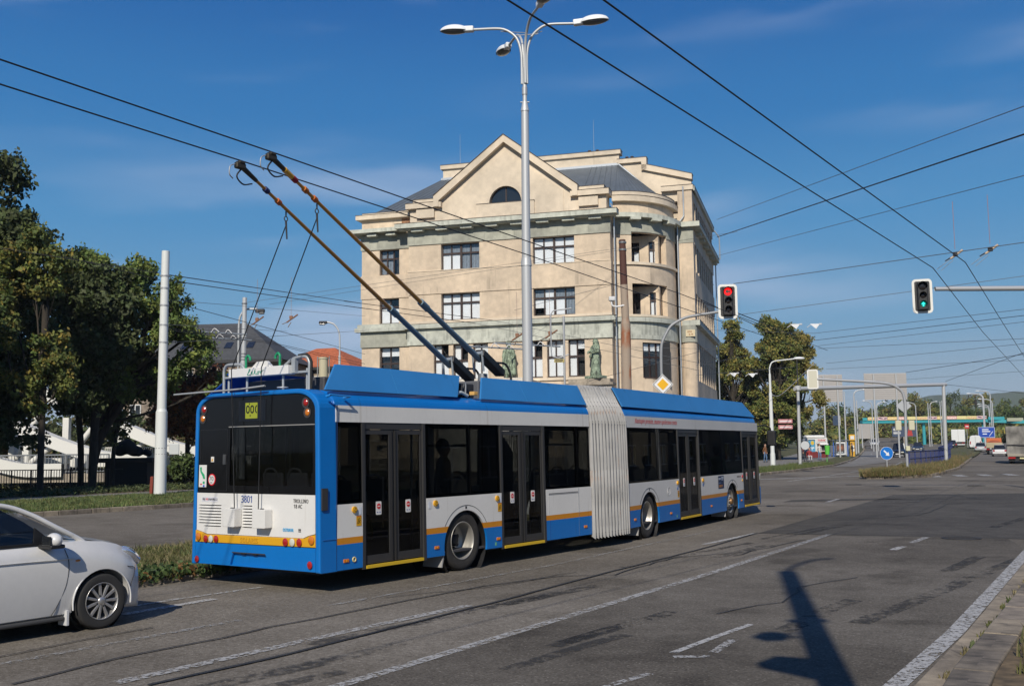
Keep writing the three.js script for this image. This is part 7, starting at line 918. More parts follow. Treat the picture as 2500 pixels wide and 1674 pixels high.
roofHouse('orange_roof_house', 'house with a weathered orange tiled roof beside the tall building', -22.2, -124, 10.5, 8, 11.3, 13.9, tileOrange, mRender, -.35, 4, 0);
{ const c = thing('yellow_chimney', 'cream coloured round chimney by the orange roof', 'chimney', [-21.0, 7, -116]); obj('stack', [tb([0, 0, 0], [0, 5.0, 0], .5, .5, 16), tb([0, 2.6, 0], [0, 2.8, 0], .56, .56, 16), tb([0, 4.9, 0], [0, 5.1, 0], .56, .56, 16)], rs(.5, .46, .32, .8), c); obj('bracket', [bx(-.7, -.6, 0, 5.2, -.1, .1), bx(.6, .7, 0, 5.2, -.1, .1)], mGalvDark, c); }
{ const r = mulberry(63), sp = []; for (let i = 0; i < 1500; i++) { const x = -52 + r() * 34, z = -99 - r() * 6; sp.push([x, -2.5 + r() * 7.2, z]); } scatter('riverbank_bushes', leafTuft(16, .4, .9, .9, 37), sp, [...darkLeaf, [.075, .065, .02], [.06, .065, .02], [.10, .075, .024]], 'brownish dark bushes behind the white bridge', 'bushes', 64); }
// ---------------------------------------------------------------- right background: stop, gantry, traffic, footbridge, trees
const ordinal = (i) => ['first', 'second', 'third', 'fourth', 'fifth', 'sixth', 'seventh', 'eighth', 'ninth', 'tenth', 'eleventh', 'twelfth', 'thirteenth', 'fourteenth', 'fifteenth', 'sixteenth', 'seventeenth', 'eighteenth', 'nineteenth', 'twentieth'][i];
const gy = (x, z) => terrain(x, z);
{ const P = thing('street_lamp', 'white lamp post with curved arm in front of the poplars', 'street lamp', [18.9, 0, -76.7]); obj('pole', [tb([0, 0, 0], [0, 1.2, 0], .19, .18, 14), tb([0, 1.2, 0], [0, 5.6, 0], .15, .12, 14), tb([0, 5.6, 0], [0, 7.0, 0], .09, .08, 12), tube([[0, 7, 0], [0, 7.4, 0], [.15, 7.8, 0], [.5, 7.95, 0], [2.0, 8.1, 0]], .05, 7, 30, .3)], mPoleWhite, P); obj('lamp_head', sph(2.2, 8.12, 0, .42, .11, .16), mLampWhite, P); obj('wire_arm', tube([[0, 5.55, 0], [.8, 5.5, 0], [4.2, 8.0, -3]], .02, 5, 20), mGalv, P); }
{ const G = thing('portal_frame', 'white steel portal frame spanning the far road', 'gantry', [0, 0, 0]); obj('post', tb([22.05, 0, -81], [22.1, 6.15, -81], .13, .12, 14), mPoleGrey, G); obj('post', tb([37.4, 0, -91], [37.5, 6.85, -91], .16, .15, 14), mPoleGrey, G); obj('beam', tb([21.8, 6.1, -80.85], [37.8, 6.87, -91.2], .155, .155, 14), mPoleGrey, G); obj('cap', [tb([22.1, 6.0, -81], [22.1, 6.35, -81], .24, .24, 12)], mPoleGrey, G); obj('mast', tb([22.1, 6.3, -81], [22.1, 8.6, -81], .05, .04, 8), mDark, G); }
{ const S = thing('round_sign', 'grey back of a round sign on the portal post', 'traffic sign', [22.4, 1.75, -80.7]); obj('plate', disc(.33, .02, 24), rs(.5, .52, .53, .5), S); obj('rib', bx(-.3, .3, -.04, .04, -.03, -.011), mGalv, S);
  const R = thing('direction_signs', 'two small red and white street signs left of the portal post', 'sign', [20.9, 3.0, -80.5]); for (const y of [0, .45]) { obj('board', rbx(-.55, .55, y, y + .32, -.02, .02, .02), rs(.48, .2, .2, .6), R); obj('stripe', bx(-.45, .45, y + .1, y + .22, .021, .026), rs(.7, .6, .6, .6), R); } }
{ const P = thing('traffic_signal', 'back of a traffic signal on a curved arm at the island', 'traffic light', [24.0, .15, -64.2]); obj('mast', tube([[0, 0, 0], [0, 2, 0], [.05, 4.1, 0], [-.1, 4.8, 0], [-.6, 5.2, 0], [-1.5, 5.4, 0], [-5.3, 5.65, 0]], .085, 9, 60, .3), mGalv, P); signalHead(P, -5.55, 5.65, 0, Math.PI - .2, -1, true); obj('signal_back', rbx(-.62, -.26, 2.45, 3.05, -.1, .1, .05), rs(.55, .53, .38, .6), P); obj('signal_back', rbx(.2, .55, 2.45, 3.05, -.1, .1, .05), rs(.55, .53, .38, .6), P); obj('diamond_sign_back', ext([[0, -.42], [.48, 0], [0, .42], [-.48, 0]], .02).translate(0, 3.95, -.12), rs(.4, .42, .44, .5), P); obj('detector', rbx(-.12, .12, 1.2, 1.5, .1, .3, .03), rs(.6, .58, .4, .6), P); }
{ const S = thing('arrow_sign', 'round blue keep right sign with white arrow on the island', 'traffic sign', [22.95, .12, -64.7]); obj('post', tb([0, 0, 0], [0, 1.5, -.05], .035, .035, 10), mGalv, S); obj('disc', disc(.40, .02, 32).translate(0, 1.1, 0), rs(.01, .16, .55, .4), S); obj('rim', new THREE.TorusGeometry(.395, .012, 6, 36).translate(0, 1.1, .01), rs(.7, .72, .75, .4), S); obj('arrow', ext([[-.045, .24], [.045, .24], [.045, -.02], [.14, -.02], [0, -.22], [-.14, -.02], [-.045, -.02]], .008).rotateZ(.78).translate(.0, 1.1, .012), rs(.75, .76, .78, .4), S); }
{ // blue railing on the island
  const F = thing('blue_railing', 'blue metal railing curving along the traffic island', 'railing', [0, 0, 0]), P = [[27.4, -72.9], [31.5, -80], [35.8, -88], [40.5, -98], [44, -106], [46.5, -113], [49.5, -122], [55, -136], [62, -152], [72, -174], [84, -200]], mB = rs(.03, .045, .16, .6), c = new THREE.CatmullRomCurve3(P.map(([x, z]) => V(x, gy(x, z) + .12, z))), N = 58, pts = c.getSpacedPoints(N);
  for (let i = 0; i <= N; i++) { const p = pts[i]; obj('post', tb([p.x, p.y, p.z], [p.x, p.y + 1.15, p.z], .045, .045, 6), mB, F); } for (const y of [1.12, .62, .2]) obj('rail', new THREE.TubeGeometry(new THREE.CatmullRomCurve3(pts.map(p => V(p.x, p.y + y, p.z))), 120, .035, 6), mB, F);
  const q = []; for (let i = 0; i < 22; i++) for (let k = 1; k < 8; k++) { const a = pts[i], b = pts[i + 1], x = lerp(a.x, b.x, k / 8), y = lerp(a.y, b.y, k / 8), z = lerp(a.z, b.z, k / 8); q.push(tb([x, y + .2, z], [x, y + 1.1, z], .014, .014, 4)); } obj('bars', q, mB, F).userData.kind = 'stuff'; }
// big sign boards seen from behind
function signBack(label, x0, x1, y0, y1, z, posts) { const S = thing('sign_board', label, 'sign board', [0, 0, z]); const n = 14; for (let k = 0; k < n; k++) { const y = lerp(y0, y1, k / n); obj('slat', rbx(x0, x1, y + .012, y + (y1 - y0) / n - .012, -.05, .0, .01, 1), mSlat, S); } obj('backing', bx(x0 + .02, x1 - .02, y0 + .02, y1 - .02, -.07, -.055), mGalvDark, S); for (const x of posts) { obj('post', tb([x, gy(x, z), .12], [x, y1 - .1, .12], .11, .11, 10), mPoleGrey, S); } return S; }
const mSlat = rs(.42, .40, .38, .6, .1);
signBack('left large slatted sign board seen from behind the portal', 38.8, 42.6, 7.2, 10.75, -135, [40.1, 41.9]); signBack('right large slatted sign board seen from behind the portal', 45.4, 50.9, 7.4, 10.85, -135, [46.6, 49.5]); signBack('pale billboard back on two posts beside the far road', 65.8, 68.7, 2.75, 5.55, -200, [66.4, 68.1]);
// bus stop: shelter, kiosk, bin, poles, people
{ const S = thing('bus_shelter', 'blue bus shelter with a lit poster panel', 'bus shelter', [43.9, .12, -141], -.1), b = rs(.02, .1, .38, .5); for (const x of [-.95, .9]) for (const z of [0, -2.6]) obj('post', bx(x - .06, x + .06, 0, 2.1, z - .06, z + .06), b, S); obj('roof', rbx(-1.15, 1.15, 2.1, 2.25, -2.9, .3, .05), rs(.12, .14, .17, .5), S); obj('poster_frame', ext(rect(-.75, .6, .25, 1.95), .12, [rect(-.6, .45, .45, 1.75)]), rs(.6, .62, .64, .5), S); obj('poster', bx(-.6, .45, .45, 1.75, .03, .06), new THREE.MeshStandardMaterial({ map: canvasTex(64, 96, (c, w, h) => { const g = c.createRadialGradient(w / 2, h * .4, 2, w / 2, h * .45, 50); g.addColorStop(0, '#c98a4a'); g.addColorStop(.35, '#7a4a3a'); g.addColorStop(1, '#2a3b44'); c.fillStyle = g; c.fillRect(0, 0, w, h); c.fillStyle = '#d8dde0'; c.fillRect(10, h - 14, w - 20, 4); }), roughness: .5 }), S); obj('glass_wall', bx(-.9, .85, .2, 2.0, -2.62, -2.6), paneGlass, S); obj('bench', bx(-.7, .7, .42, .48, -2.3, -1.9), mDark, S);
  const Y = thing('stop_marker', 'yellow bus stop marker post beside the shelter', 'bus stop sign', [45.3, .12, -140.5]); obj('panel', rbx(-.3, .3, 0, 2.0, -.1, .1, .05), rs(.6, .33, .03, .6), Y); obj('head', rbx(-.42, .42, 2.1, 2.95, -.1, .1, .15), rs(.65, .36, .03, .6), Y); obj('symbol', rbx(-.25, .25, 2.3, 2.75, .1, .13, .05), rs(.7, .7, .68, .6), Y); obj('timetable', bx(-.2, .2, .7, 1.5, .1, .12), rs(.7, .7, .68, .6), Y);
  const K = thing('kiosk', 'white kiosk with a red sign by the bus stop', 'kiosk', [38.8, .12, -134], .12); obj('walls', rbx(-1.45, 1.35, .75, 2.5, -2.2, 0, .1), rs(.62, .62, .6, .6), K); obj('base', bx(-1.4, 1.3, 0, .75, -2.1, .05), rs(.16, .02, .02, .6), K); obj('roof', rbx(-1.5, 1.0, 2.45, 2.85, -2.3, .1, .18), rs(.72, .72, .7, .6), K); obj('sign', rbx(-.1, 1.1, 2.0, 2.42, .02, .1, .03), rs(.62, .6, .58, .6), K); obj('lettering', textGeo('TABAK', .24, .02, font, true).translate(.5, 2.2, .1), rs(.45, .03, .05, .6), K); obj('awning', ext([[-.0, 0], [.55, -.28], [.55, -.33], [0, -.06]], 1.35).rotateY(-Math.PI / 2).translate(1.2, 1.95, .05), rs(.68, .68, .66, .6), K); obj('hatch', bx(-.05, 1.15, .9, 1.7, .005, .03), mDark, K); const ad = obj('poster', bx(-1.25, -.35, .75, 2.3, .01, .06), new THREE.MeshStandardMaterial({ map: canvasTex(64, 96, (c, w, h) => { c.fillStyle = '#4f94b8'; c.fillRect(0, 0, w, h); c.fillStyle = '#d2b13a'; c.beginPath(); c.arc(38, 26, 16, 0, 7); c.fill(); c.fillStyle = '#1c2a38'; c.fillRect(0, 0, w, 6); c.fillStyle = '#e6eef2'; c.fillRect(10, 60, 44, 8); c.fillRect(10, 74, 30, 6); }), roughness: .6 }), K); obj('counter', bx(-.1, 1.25, .72, .8, 0, .35), rs(.18, .03, .03, .6), K);
  const Bn = thing('litter_bin', 'bright green litter bin on a post by the kerb', 'litter bin', [28.95, .12, -97]); obj('bin', tb([0, .75, 0], [0, 1.5, 0], .20, .24, 14), rs(.10, .48, .06, .6), Bn); obj('post', tb([0, 0, -.2], [0, 1.6, -.2], .05, .05, 8), rs(.12, .35, .1, .6), Bn); obj('hood', tb([0, 1.5, 0], [0, 1.58, 0], .25, .2, 14), rs(.1, .42, .06, .6), Bn);
  const N = thing('notice_board', 'white square notice on a tall pole by the shelter', 'sign', [43.2, 4.3, -140]); obj('plate', rbx(-.5, .5, 0, 1.3, -.03, .03, .05), rs(.7, .71, .7, .6), N); }
person('person in blue jeans and orange top under the trees', [24.9, .12, -104], .6, { stride: .3 }, { top: [.16, .07, .03], leg: [.09, .16, .28] }, 'people at the bus stop'); person('seated person in dark clothes by the kiosk bench', [29.2, .12, -106], .2, { sit: true }, { top: [.03, .03, .035], leg: [.04, .045, .06] }, 'people at the bus stop'); person('seated person in a red top near the kiosk', [30.1, .12, -107], -.1, { sit: true }, { top: [.28, .03, .03], leg: [.5, .5, .52] }, 'people at the bus stop'); person('standing person in a white shirt and blue jeans by the kiosk', [32.6, .12, -112], .3, { stride: .15 }, { top: [.55, .53, .5], leg: [.10, .18, .32] }, 'people at the bus stop'); person('person in black standing at the yellow stop marker', [42.6, .12, -132.3], 1, { armL: [.2, .1, .3] }, { top: [.02, .02, .022], leg: [.025, .025, .03] }, 'people at the bus stop'); person('person in dark red walking behind the portal post', [27.6, .12, -101], -.8, { stride: .5 }, { top: [.10, .02, .025], leg: [.03, .03, .04] }, 'people at the bus stop');
// lamp posts receding on both sides
function farLamp(x, z, h, arm, label, thick = .1) { const P = thing('street_lamp', label, 'street lamp', [x, gy(x, z), z], 0, 'grey poles receding along the far road'); obj('pole', arm ? tube([[0, 0, 0], [0, h * .6, 0], [0, h - .8, 0], [arm * .12, h - .25, 0], [arm * .4, h, 0], [arm, h + .15, 0]], thick, 6, 30, .3) : tb([0, 0, 0], [0, h, 0], thick * 1.3, thick, 8), mPoleGrey, P); if (arm) obj('lamp_head', sph(arm * 1.12, h + .15, 0, Math.abs(arm) * .2, .12, .18, 10), mLampWhite, P); }
const fl = 'one of the slim grey poles receding along the far road';
for (const [x, z, h, a] of [[47.5, -150, 9.2, 0], [50.5, -155, 9.5, 1.4], [52.2, -160, 8.8, 0], [53.5, -163, 8.2, 0], [61, -178, 8.4, -1.2], [62.5, -180, 8.2, 1.2], [71.5, -195, 9, 0], [78.8, -205, 8.6, -1.3], [84, -212, 8.8, 0], [86, -216, 9, 1.2], [93, -228, 9.5, 0], [97.5, -238, 10, 0], [101, -245, 9, 0], [92, -205, 10.2, -2.4], [98, -218, 10.6, -2.6], [104, -228, 11.5, -2.4], [108, -236, 10, -2.4], [114, -250, 9.6, 0], [119, -262, 9.6, -2.2], [125, -275, 9.5, -2.2]]) farLamp(x, z, h, a, fl, a < -2 ? .12 : .09);
{ const L = scene.children.filter(o => o.userData.label === fl).sort((a, b) => a.position.x / -a.position.z - b.position.x / -b.position.z); L.forEach((o, i) => { o.userData.label = `slim grey pole receding along the far road, ${ordinal(i)} from the left`; }); }
// turquoise footbridge with painted parapet
{ const B = thing('footbridge', 'turquoise footbridge with colourful painted parapet over the far road', 'footbridge', [0, 0, 0]), tq = rs(.03, .30, .34, .6); const pts = [[83, 8.0, -250], [98, 8.05, -250], [112.5, 7.95, -250], [122, 7.5, -248], [140, 6.6, -240]];
  obj('girder', pts.slice(0, -1).map((a, i) => { const b = pts[i + 1]; const g = bx(0, 1, -1.45, -.72, -.9, .9); g.scale(Math.hypot(b[0] - a[0], b[1] - a[1], b[2] - a[2]), 1, 1).rotateZ(Math.atan2(b[1] - a[1], b[0] - a[0])).rotateY(-Math.atan2(b[2] - a[2], b[0] - a[0])).translate(...a); return g; }), tq, B); obj('girder_lip', bx(83, 112.5, 6.44, 6.6, -249.0, -248.9), rs(.01, .06, .07, .7), B);
  const cols = [['#d6c88a', '#c88a80'], ['#d4b8b4', '#5a4058'], ['#d6b878', '#e0d0a8'], ['#d8a8a0', '#e6d8c8'], ['#dccf90', '#ccc090']];
  for (let k = 0; k < 12; k++) { const x0 = lerp(84.2, 112.4, k / 12), x1 = lerp(84.2, 112.4, (k + 1) / 12) - .06, kk = k % 5; const t = canvasTex(96, 32, (c, w, h) => { c.fillStyle = cols[kk][0]; c.fillRect(0, 0, w, h); c.fillStyle = cols[kk][1]; if (kk === 1) { c.beginPath(); c.ellipse(30, 14, 24, 6, .2, 0, 7); c.fill(); c.beginPath(); c.ellipse(76, 16, 18, 6, -.2, 0, 7); c.fill(); } else { for (let q = 0; q < 5; q++) c.fillRect(8 + q * 17, 10 + (q % 2) * 4, 11, 12); } }); obj('painted_panel', bx(x0, x1, 7.3, 8.05, -248.95, -248.85), new THREE.MeshStandardMaterial({ map: t, roughness: .7 }), B); } obj('parapet', [bx(83, 84.1, 7.2, 7.9, -249.1, -248.9)], tq, B);
  for (let k = 0; k < 3; k++) obj('painted_panel', bx(112.6 + k * 4, 116.4 + k * 4, 7.0 - k * .35, 7.75 - k * .32, -248.6 + k * .9, -248.4 + k * .9), [tq, rs(.35, .36, .26, .7), rs(.1, .36, .38, .6)][k], B); for (const x of [97.8, 112]) obj('pier', tb([x, gy(x, -250) - .2, -250], [x, 6.7, -250], .4, .36, 12), tq, B); }
{ const S = thing('motorway_sign', 'blue direction sign with white arrow above the queue', 'road sign', [0, 0, -190]); obj('board', rbx(84.1, 87.15, 2.6, 4.55, -.04, .04, .06), rs(.012, .06, .36, .5), S); obj('border', ext(rrect(84.15, 87.1, 2.65, 4.5, .08, 3), .01, [rrect(84.21, 87.04, 2.71, 4.44, .06, 3)]).translate(0, 0, .045), rs(.65, .67, .7, .5), S); obj('arrow', tb([86.1, 2.9, .06], [86.75, 3.75, .06], .05, .05, 6), rs(.7, .72, .74, .5), S); obj('lettering', [[84.8, 4.0, 1.2], [84.8, 3.65, 1.5], [84.9, 3.2, .8]].map(([x, y, w]) => bx(x, x + w, y, y + .18, .045, .06)), rs(.7, .72, .74, .5), S); for (const x of [84.6, 86.6]) obj('post', tb([x, .6, -.1], [x, 4.5, -.1], .07, .07, 8), mGalv, S);
  const A = thing('red_sign', 'small red and white road sign above the queue', 'road sign', [83.0, 4.3, -192]); obj('plate', rbx(-.4, .4, 0, .8, -.03, .03, .05), rs(.5, .03, .03, .5), A); obj('bar', bx(-.28, .28, .32, .5, .03, .05), rs(.7, .7, .7, .5), A); obj('post', tb([0, -3.5, -.06], [0, .8, -.06], .05, .05, 8), mGalv, A);
  const Bb = thing('poster_board', 'dark poster board with red figure under the footbridge', 'billboard', [0, 0, -262]); obj('board', bx(94.5, 100.5, 3.4, 6.0, 0, .2), rs(.05, .07, .12, .6), Bb); obj('print', [bx(94.8, 96.6, 4.9, 5.5, .2, .22), bx(94.8, 96.6, 4.1, 4.6, .2, .22)], rs(.5, .5, .5, .6), Bb); obj('print', ext([[98.2, 3.6], [99.6, 3.6], [99.3, 5.4], [98.6, 5.7]], .02).translate(0, 0, .2), rs(.4, .04, .03, .6), Bb); obj('post', [tb([97.5, 1, 0], [97.5, 3.4, 0], .3, .3, 10)], mConcrete, Bb); }
// traffic
const HD = Math.PI / 2 - .42; // heading of the far road
farCar('black_suv', 'black off-road car coming towards the island beside the blue sign', [50.2, 0, -137], HD + Math.PI, gloss(.008, .008, .009, .3, 1), { W: .92, H: 1.78, suv: 1, L: 4.6 });
farCar('dark_sedan', 'dark blue car approaching behind the black off-road car', [66.2, gy(66, -172), -172], HD + Math.PI, gloss(.012, .02, .035, .3, 1), {}); farCar('white_car', 'white car coming down the far ramp by the billboard', [78.4, gy(78, -228) - .05, -228], HD + Math.PI, gloss(.62, .62, .62, .3, 1), { H: 1.55 }); farCar('silver_car', 'silver car in the queue left of the blue sign', [73.3, gy(73, -165), -165], HD, gloss(.38, .39, .40, .3, 1), {}); farCar('white_sedan', 'small pale car beside the tarpaulin truck', [61.9, 0, -134], HD, gloss(.6, .6, .6, .3, 1), { L: 3.9 }); farCar('dark_car', 'dark car between the box truck and the van', [80.2, gy(80, -192), -192], HD, gloss(.02, .015, .015, .3, 1), {});
{ const T = thing('box_truck', 'white box truck driving away under the footbridge', 'truck', [87.3, gy(87, -206), -206], HD, 'traffic on the road ahead'); obj('box', rbx(-3.2, 3.2, .95, 3.35, -1.2, 1.2, .05), rs(.66, .67, .66, .6), T); obj('door_seam', [bx(-3.23, -3.2, 1.0, 3.3, -.02, .02)], rs(.3, .3, .3, .6), T); obj('chassis', bx(-3.2, 4.6, .55, .95, -1.0, 1.0), mBlack, T); obj('cab', rbx(3.25, 5.0, .6, 2.7, -1.1, 1.1, .15), rs(.6, .6, .6, .5), T); obj('bumper', bx(-3.3, -3.15, .35, .55, -1.15, 1.15), rs(.55, .55, .55, .6), T); for (const z of [.85, -.85]) { obj('tail_lamp', bx(-3.28, -3.2, .72, .85, z - .25, z + .25), mRedLens, T); obj('wheel', disc(.45, .4, 18).translate(-2.0, .45, z), mRubber, T); obj('wheel', disc(.45, .4, 18).translate(3.6, .45, z), mRubber, T); } }
{ const T = thing('white_van', 'white panel van in the queue behind the box truck', 'van', [80.9, gy(81, -184), -184], HD, 'traffic on the road ahead'); obj('body', smoothLoft([{ x: -2.6, y0: .4, y1: 1.5, yt: 2.3, w0: .9, w1: .98, wt: .8 }, { x: -2.5, y0: .35, y1: 1.6, yt: 2.4, w0: .92, w1: 1, wt: .84 }, { x: 1.2, y0: .35, y1: 1.6, yt: 2.4, w0: .92, w1: 1, wt: .84 }, { x: 2.0, y0: .35, y1: 1.1, yt: 1.5, w0: .9, w1: .97, wt: .8 }, { x: 2.7, y0: .4, y1: .8, yt: 1.1, w0: .8, w1: .86, wt: .7 }]), gloss(.66, .66, .65, .4, .6), T); for (const z of [.8, -.8]) { obj('tail_lamp', bx(-2.66, -2.55, .9, 1.4, z - .08, z + .08), mRedLens, T); obj('wheel', disc(.34, .22, 16).translate(-1.6, .34, z * 1.1), mRubber, T); obj('wheel', disc(.34, .22, 16).translate(1.7, .34, z * 1.1), mRubber, T); } obj('door_seam', bx(-2.64, -2.58, .5, 2.2, -.015, .015), mDark, T); }
{ const T = thing('orange_truck', 'orange tipper truck in the queue before the blue sign', 'truck', [68.6, gy(68, -150), -150], HD, 'traffic on the road ahead'); obj('tipper_body', rbx(-2.6, 1.2, .9, 1.65, -1.05, 1.05, .04), rs(.38, .32, .2, .7), T); obj('load', sph(-.6, 1.6, 0, 1.7, .35, .9), rs(.35, .09, .03, .9), T); obj('cab', rbx(1.3, 2.9, .6, 2.3, -1, 1, .12), rs(.5, .12, .03, .5), T); obj('chassis', bx(-2.7, 2.6, .5, .9, -.7, .7), mBlack, T); for (const z of [.85, -.85]) { obj('wheel', disc(.42, .35, 16).translate(-1.6, .42, z), mRubber, T); obj('wheel', disc(.42, .35, 16).translate(2.0, .42, z), mRubber, T); obj('tail_lamp', bx(-2.75, -2.68, .65, .8, z - .2, z + .2), mRedLens, T); } }
{ const T = thing('tarpaulin_truck', 'grey tarpaulin truck driving away at the right edge', 'truck', [44.3, 0, -91.5], HD - .02, 'traffic on the road ahead'); const tarp = textured(tex(512, 2.6, (x, y) => { const a = fbm(x * 4, y * 4, 4, 5, 7), b = fbm(x * 16, y * 5, 16, 4, 3); const v = 118 + 70 * (a - .5) + 40 * (b - .5); return [v, v * .98, v * .94]; }), .9);
  { const g = new THREE.BoxGeometry(8, 2.45, 2.5, 24, 10, 8), p = g.attributes.position; for (let i = 0; i < p.count; i++) { const x = p.getX(i), y = p.getY(i), z = p.getZ(i), w = (vn(x * 1.3 + 50, y * 1.8 + z * 1.4 + 50, 512, 4) - .5) * .14; if (Math.abs(x) > 3.9) p.setX(i, x + w); else p.setZ(i, z + Math.sign(z) * w); if (y < -1.2) p.setY(i, y + .28 * vn(z * 1.6 + x + 20, 3, 512, 9)); } g.translate(0, 1.9, 0); obj('tarpaulin', toCreasedNormals(prep(g), .9), tarp, T); }
  obj('chassis', bx(-4, 5.8, .5, .72, -.9, .9), mBlack, T); obj('rear_frame', [bx(-4.1, -3.95, .62, .82, -1.2, 1.2)], rs(.3, .27, .22, .7), T); obj('strap', bx(-4.13, -4.05, 1.55, 1.6, -1.26, 1.26), mDark, T); obj('cab', rbx(4.3, 6.2, .5, 2.9, -1.2, 1.2, .15), rs(.5, .5, .5, .5), T); for (const z of [.9, -.9]) { obj('tail_lamp', bx(-4.12, -4.0, .42, .56, z - .28, z + .28), mRedLens, T); for (const x of [-2.6, -1.4, 5]) obj('wheel', disc(.48, .4, 18).translate(x, .48, z), mRubber, T); } obj('number_plate', bx(-4.12, -4.06, .4, .52, -.3, .3), rs(.6, .55, .3, .6), T); obj('mud_guard', bx(-3.95, -3.7, .2, .5, -1.15, 1.15), mBlack, T); }
// poplars and other trees on the right
const pg = 'trees behind the bus stop';
tree('poplar_tree', 'slim pale poplar right beside the tall building', { x: 25.2, z: -120, h: 15, r0: .3, blobs: envBlobs(46, 301, (r) => { const y = 2.6 + r() * 12.6, w = y > 11 ? lerp(1.9, .5, (y - 11) / 4.2) : 2.4; return [(r() - .5) * 2 * w, y, (r() - .5) * 2 * w]; }, .6, 1.1), n: 5400, clump: 1, cols: autumn, seed: 31, spread: .5, gran: 46 }, pg);
tree('poplar_tree', 'tallest dense poplar behind the white lamp post', { x: 29.6, z: -118, h: 16, r0: .4, lean: .3, blobs: envBlobs(52, 303, (r) => { const y = 2.4 + r() * 13.4, w = y > 11 ? lerp(2.6, .7, (y - 11) / 4.8) : lerp(3.4, 2.6, Math.max(0, y - 6) / 5); return [(r() - .5) * 2 * w + .2, y, (r() - .5) * 2 * w]; }, .7, 1.25), n: 7000, clump: 1, cols: [...autumn, ...autumn, ...midLeaf], seed: 33, spread: .55, gran: 44 }, pg);
tree('poplar_tree', 'yellowing loose poplar at the right end of the group', { x: 32.4, z: -119, h: 14, r0: .3, blobs: envBlobs(36, 305, (r) => { const y = 5.2 + r() * 8.8, w = y > 10 ? lerp(1.8, .4, (y - 10) / 4) : 2.1; return [(r() - .5) * 2 * w + .4, y, (r() - .5) * 2 * w]; }, .5, .95), n: 3800, clump: 1, cols: [[.19, .17, .04], [.15, .15, .034], [.24, .19, .05]], seed: 35, spread: .5, gran: 46 }, pg);
for (const [x, z, h, s, l] of [[29.5, -130, 8.5, 41, 'round dark green tree behind the kiosk'], [34.5, -150, 8.2, 43, 'dense green tree behind the shelter'], [37.5, -166, 8.6, 45, 'bushy tree behind the left sign board'], [22, -122, 8, 47, 'low bushy tree at the foot of the poplars'], [44, -185, 8.5, 49, 'green tree above the yellow stop marker'], [51, -205, 9, 51, 'tree behind the right sign board']]) tree('bushy_tree', l, { x, z, y: gy(x, z), h, r0: .25, blobs: [[0, h * .72, 0, h * .3, h * .27, h * .28], [-h * .2, h * .5, 0, h * .28, h * .28, h * .25], [h * .22, h * .48, 0, h * .26, h * .27, h * .25], [0, h * .24, .4, h * .34, h * .22, h * .26]], n: 1500, clump: 2, cols: [...midLeaf, ...autumn], seed: s, spread: .8 }, pg);
{ const r = mulberry(91), sp = []; for (let i = 0; i < 900; i++) { const t = r(), x = lerp(15, 40, t) - r() * 5, z = lerp(-106, -172, t) - r() * 4; sp.push([x, .1 + r() * 1.4, z]); } scatter('hedge', leafTuft(16, .4, .8, .9, 29), sp, [...midLeaf, [.03, .045, .012], [.02, .03, .01]], 'dark hedge under the trees behind the bus stop', 'hedge', 92); }
const fg = 'trees beyond the footbridge';
[[113, -330, 13.5], [121, -335, 14.2], [126, -328, 11], [132, -345, 17.5], [139, -350, 15], [147, -352, 18.5], [153, -346, 17], [160, -340, 13.5], [141, -322, 12], [166, -338, 16], [172, -330, 19], [118, -318, 10.5], [108, -300, 11], [152, -318, 11.5], [130, -318, 10], [100, -290, 10], [95, -300, 12], [163, -322, 12], [86, -285, 11]].forEach(([x, z, h], i) => tree('distant_tree', 'one of the rounded trees in the belt beyond the footbridge', { x, z, y: gy(x, z) - .5, h, r0: .3, blobs: [[0, h * .68, 0, h * .26, h * .28, h * .26], [-h * .24, h * .45, 0, h * .28, h * .28, h * .25], [h * .24, h * .45, 0, h * .28, h * .28, h * .25], [0, h * .22, 0, h * .36, h * .22, h * .3]], n: 520, clump: 3, cols: i % 3 ? [...midLeaf, [.06, .075, .02]] : [...autumn, [.08, .05, .018]], seed: 100 + i, spread: 1.5 }, fg));
{ const L = scene.children.filter(o => o.userData.group === fg).sort((a, b) => a.position.x / -a.position.z - b.position.x / -b.position.z); L.forEach((o, i) => { o.userData.label = `rounded tree of the belt beyond the footbridge, ${ordinal(i)} from the left`; }); }
{ const r = mulberry(95), sp = []; for (let i = 0; i < 1500; i++) { const x = 82 + r() * 100, z = -268 - r() * 40 - Math.abs(x - 120) * .1; if (Math.abs(x - (77 + (-z - 224) * .4)) > 8) sp.push([x, gy(x, z) + r() * 2.2 - .3, z]); } scatter('scrub', leafTuft(14, .8, 1.6, 1.6, 33), sp, [...midLeaf, ...autumn], 'green scrub along the foot of the distant tree belt', 'scrub', 96, 1, 1.8); }
{ const P = [], r = mulberry(97); const g = new THREE.PlaneGeometry(900, 500, 60, 30).rotateX(-Math.PI / 2), p = g.attributes.position; for (let i = 0; i < p.count; i++) { const x = p.getX(i), z = p.getZ(i), u = x / 450, v = z / 250; p.setY(i, Math.max(0, 1 - u * u) * Math.max(0, 1 - v * v) * 88 + 10 * (vn(x * .02 + 40, z * .02 + 40, 512, 3) - .5) + 4 * vn(x * .2 + 40, z * .2 + 40, 512, 5)); } g.computeVertexNormals(); g.translate(870, -2, -1850); struct('hill', g, textured(tex(512, 60, (x, y) => { const a = fbm(x * 30, y * 30, 30, 4, 4); return [54 + 30 * a, 62 + 34 * a, 40 + 20 * a]; }), 1)); }
